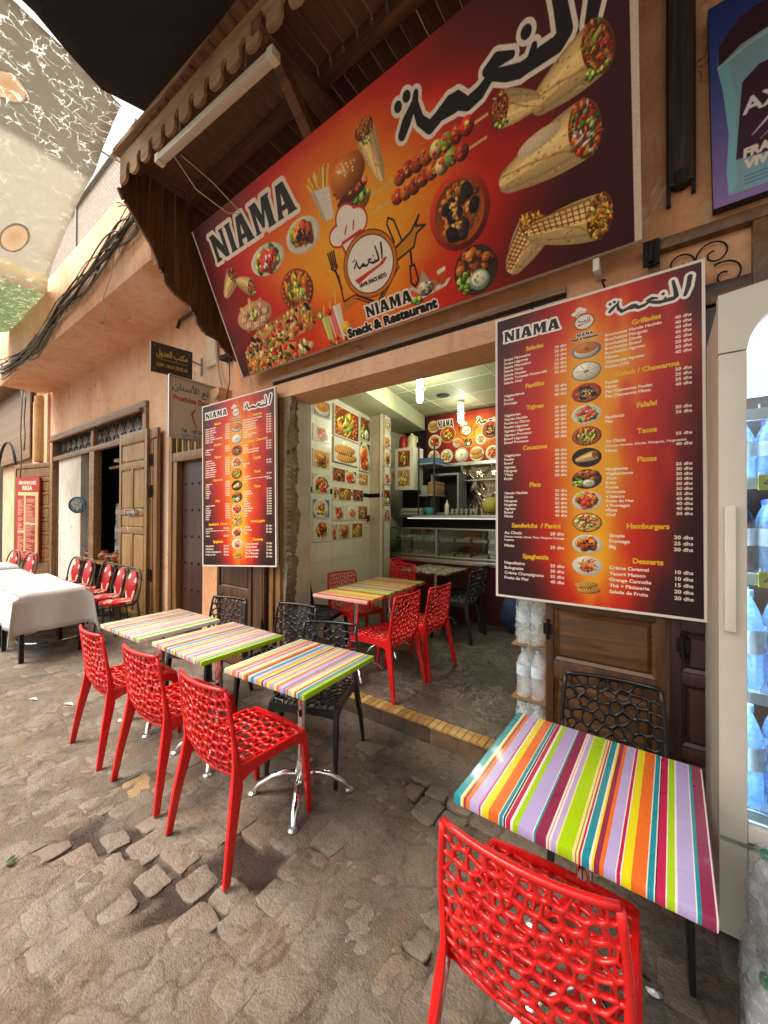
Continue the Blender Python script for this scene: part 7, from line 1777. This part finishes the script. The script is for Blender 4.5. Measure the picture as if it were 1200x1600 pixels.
only = ramp(n, l, zone.outputs[0], [(0, (.9, .9, .9, 1)), (.34, (.9, .9, .9, 1)), (.45, (.25, .25, .25, 1)), (.8, (.25, .25, .25, 1)), (.82, (1, 1, 1, 1))]); fm = mix(n, l, 1.0, fm, only, 'MULTIPLY')
# two printed figures, plain ovals with dark outlines
col = base
for (ex, ey, rx, ry) in ((-4.45, .74, .17, .12), (-6.8, 1.2, .42, .13)):
    df = n.new('ShaderNodeVectorMath'); df.operation = 'SUBTRACT'; df.inputs[1].default_value = (ex, ey, 0); l.new(v, df.inputs[0])
    sc_ = n.new('ShaderNodeVectorMath'); sc_.operation = 'MULTIPLY'; sc_.inputs[1].default_value = (1 / rx, 1 / ry, 0); l.new(df.outputs[0], sc_.inputs[0]); ln = n.new('ShaderNodeVectorMath'); ln.operation = 'LENGTH'; l.new(sc_.outputs[0], ln.inputs[0])
    a_ = ramp(n, l, ln.outputs['Value'], [(0, (1, 1, 1, 1)), (.97, (1, 1, 1, 1)), (1.0, (0, 0, 0, 1))]); inc = ramp(n, l, ln.outputs['Value'], [(.25, srgb('#c9b49e')), (.8, srgb('#cfbfac')), (.88, srgb('#a0968a'))]); col = mix(n, l, a_, col, inc)
col = mix(n, l, fm, col, (1, .98, .92, 1))
df = n.new('ShaderNodeBsdfDiffuse'); tl = n.new('ShaderNodeBsdfTranslucent'); l.new(col, df.inputs[0]); l.new(col, tl.inputs[0]); ms = n.new('ShaderNodeMixShader'); ms.inputs[0].default_value = .72; l.new(df.outputs[0], ms.inputs[1]); l.new(tl.outputs[0], ms.inputs[2])
trn = n.new('ShaderNodeBsdfTransparent'); m2_ = n.new('ShaderNodeMixShader'); th = n.new('ShaderNodeMath'); th.operation = 'MULTIPLY'; th.inputs[1].default_value = .55; l.new(fm, th.inputs[0]); l.new(th.outputs[0], m2_.inputs[0]); l.new(ms.outputs[0], m2_.inputs[1]); l.new(trn.outputs[0], m2_.inputs[2]); l.new(m2_.outputs[0], out.inputs[0])
sheet('printed_tarpaulin', [(-3.62, .3), (-3.67, .64), (-3.74, 1.0), (-3.84, 1.35), (-4.0, 1.36), (-4.4, 1.4), (-4.76, 1.45), (-5.6, 1.5), (-7.0, 1.64), (-7.55, 1.71), (-8.2, 1.85), (-9.6, 2.0), (-10.3, 2.02), (-10.8, 1.6), (-10.8, .3)], 5.22, m, 'pale translucent printed tarpaulin with cracked pattern over the street', .06, seed=5, amp=.03)

# ------------------------------------------------------------------ cables along the overhang
bundle = [(-4.3, 1.72, 4.95), (-4.62, 1.76, 4.78), (-5.1, 1.74, 4.74), (-5.74, 1.74, 4.68), (-6.4, 1.74, 4.62), (-7.27, 1.74, 4.56), (-8.27, 1.74, 4.36), (-9.2, 1.74, 4.34), (-10.5, 1.72, 4.45), (-11.3, 1.7, 4.6)]
r = random.Random(33)
nth += ['twelfth', 'thirteenth', 'fourteenth', 'fifteenth', 'sixteenth']
for i in range(15):
    ox, oz = r.uniform(-.05, .06), r.uniform(-.2, .2); pts = []
    for k in range(46):
        q = k / 45 * (len(bundle) - 1); j = min(int(q), len(bundle) - 2); f = q - j; a, b_ = Vector(bundle[j]), Vector(bundle[j + 1]); p = a.lerp(b_, f)
        w_ = .25 + 1.0 * abs(math.sin(q * 1.3 + i * .9)); pts.append((p.x, min(1.775, p.y + ox * .5 * w_), p.z + oz * w_ + .03 * math.sin(q * 3 + i)))
    mb = MB(); mb.tube(pts, r.choice([.005, .008, .011, .015]), 6)
    mt = [M['cable'], M['cable_g'], M['cable'], M['cable_g'], M['cable_w']][i % 5]
    tag(mb.build('cable', mt, smooth='all'), 'cable strand of the tangled bundle slung along the salmon overhang', 'cable', 'tangled cables on the overhang')
for i, (x_, y_, z_, dx, dz) in enumerate(((-4.6, 1.75, 4.72, .12, -.08), (-5.0, 1.75, 4.62, .1, -.1), (-5.3, 1.75, 4.6, .13, -.06), (-4.7, 1.75, 4.95, -.25, .1), (-4.8, 1.75, 5.0, -.2, .12), (-6.8, 1.75, 4.5, .1, -.1))):
    mb = MB(); mb.tube([(x_, y_, z_), (x_ + dx * .6, y_ - .02, z_ + dz * .7), (x_ + dx, y_ - .03, z_ + dz)], .006, 5); tag(mb.build('cable_end', M['cable'], smooth=True), 'short loose cable end sticking out of the tangled bundle', 'cable', 'loose cable ends on the overhang')
mb = MB(); mb.tube([(-4.45 - .16 * math.cos(k * .5) * .6, 1.74, 4.88 + .06 * math.sin(k * .5) + .01 * k) for k in range(12)], .018, 7); tag(mb.build('cable_loop', M['cable_b'], smooth='all'), 'blue cable loop in the bundle next to the canopy side', 'cable')
mb = MB(); mb.tube([(-5.2, 1.77, 4.62), (-5.25, 1.76, 4.4), (-5.5, 1.76, 4.2), (-5.42, 1.76, 4.05), (-5.45, 1.76, 3.95)], .006, 5); tag(mb.build('cable', M['cable_w'], smooth='all'), 'pale cord dangling below the overhang edge', 'cable')
mb = MB(); mb.tube([(-4.35, 2.56, 4.27), (-4.36, 2.55, 3.6), (-4.3, 2.55, 3.3), (-4.15, 2.5, 3.05), (-4.1, 2.4, 2.9)], .016, 7); tag(mb.build('cable', M['cable_w'], smooth='all'), 'thick pale cable running down beside the projecting signs', 'cable')
mb = MB(); mb.tube([(-4.05, 2.55, 4.2), (-4.1, 2.5, 3.8), (-4.0, 2.5, 3.5), (-3.95, 2.48, 3.1), (-3.9, 2.4, 2.8)], .006, 5); tag(mb.build('cable', M['cable'], smooth='all'), 'thin dark wire hanging right of the thick pale cable', 'cable')
mb = MB(); mb.tube([(-3.85, 2.3, 3.95), (-4.4, 2.45, 4.12), (-5.0, 2.55, 4.2), (-5.25, 2.56, 4.2), (-5.3, 2.55, 4.1)], .022, 7); tag(mb.build('pipe', M['dgrey'], smooth=True), 'short dark pipe under the salmon overhang near the canopy', 'pipe')
mb = MB(); mb.tube([(-3.75, 1.42, 4.62), (-3.95, 1.3, 4.75), (-4.2, 1.2, 4.95)], .008, 6); tag(mb.build('rope', M['cable_w'], smooth=True), 'taut pale rope tying the tarpaulin to the canopy fascia', 'rope')
for i, (x_, z0_, z1_) in enumerate(((-11.9, 4.4, 2.4), (-11.6, 4.3, 3.0))):
    mb = MB(); mb.tube([(x_ + .05 * math.sin(k * 1.3), 2.25, z0_ + (z1_ - z0_) * k / 8) for k in range(9)], .012, 5); tag(mb.build('cable', M['cable_g'], smooth='all'), ('left' if i == 0 else 'right') + ' one of two cables hanging by the round pier', 'cable')
# litter
for i, (x_, y_) in enumerate(((-4.05, 1.05), (-4.4, .9))):
    mb = MB(); mb.add([(0, 0, .004), (.05, .01, .012), (.08, .04, .006), (.03, .035, .014)], [(0, 1, 2, 3)]); o = mb.build('paper_scrap', M['frame_w'], loc=(x_, y_, .004)); md = o.modifiers.new('t', 'SOLIDIFY'); md.thickness = .001; tag(o, ('larger' if i == 0 else 'smaller') + ' white paper scrap on the street near the white table', 'litter')
mb = MB()
r = random.Random(4)
for k in range(9): a = r.uniform(0, 2.2); mb.tube([(0, 0, .006), (.025 * math.cos(a), .025 * math.sin(a), .01), (.04 * math.cos(a + .3), .04 * math.sin(a + .3), .008)], [.003, .004, .001], 4)
o = mb.build('weed', mat_plain('wilted green', '#4a5a2a', .7), loc=(-2.42, .42, .004)); tag(o, 'small wilted green sprig on the paving at lower left', 'plant')
# clean up helper data
for c_ in list(bpy.data.curves):
    if c_.users == 0: bpy.data.curves.remove(c_)
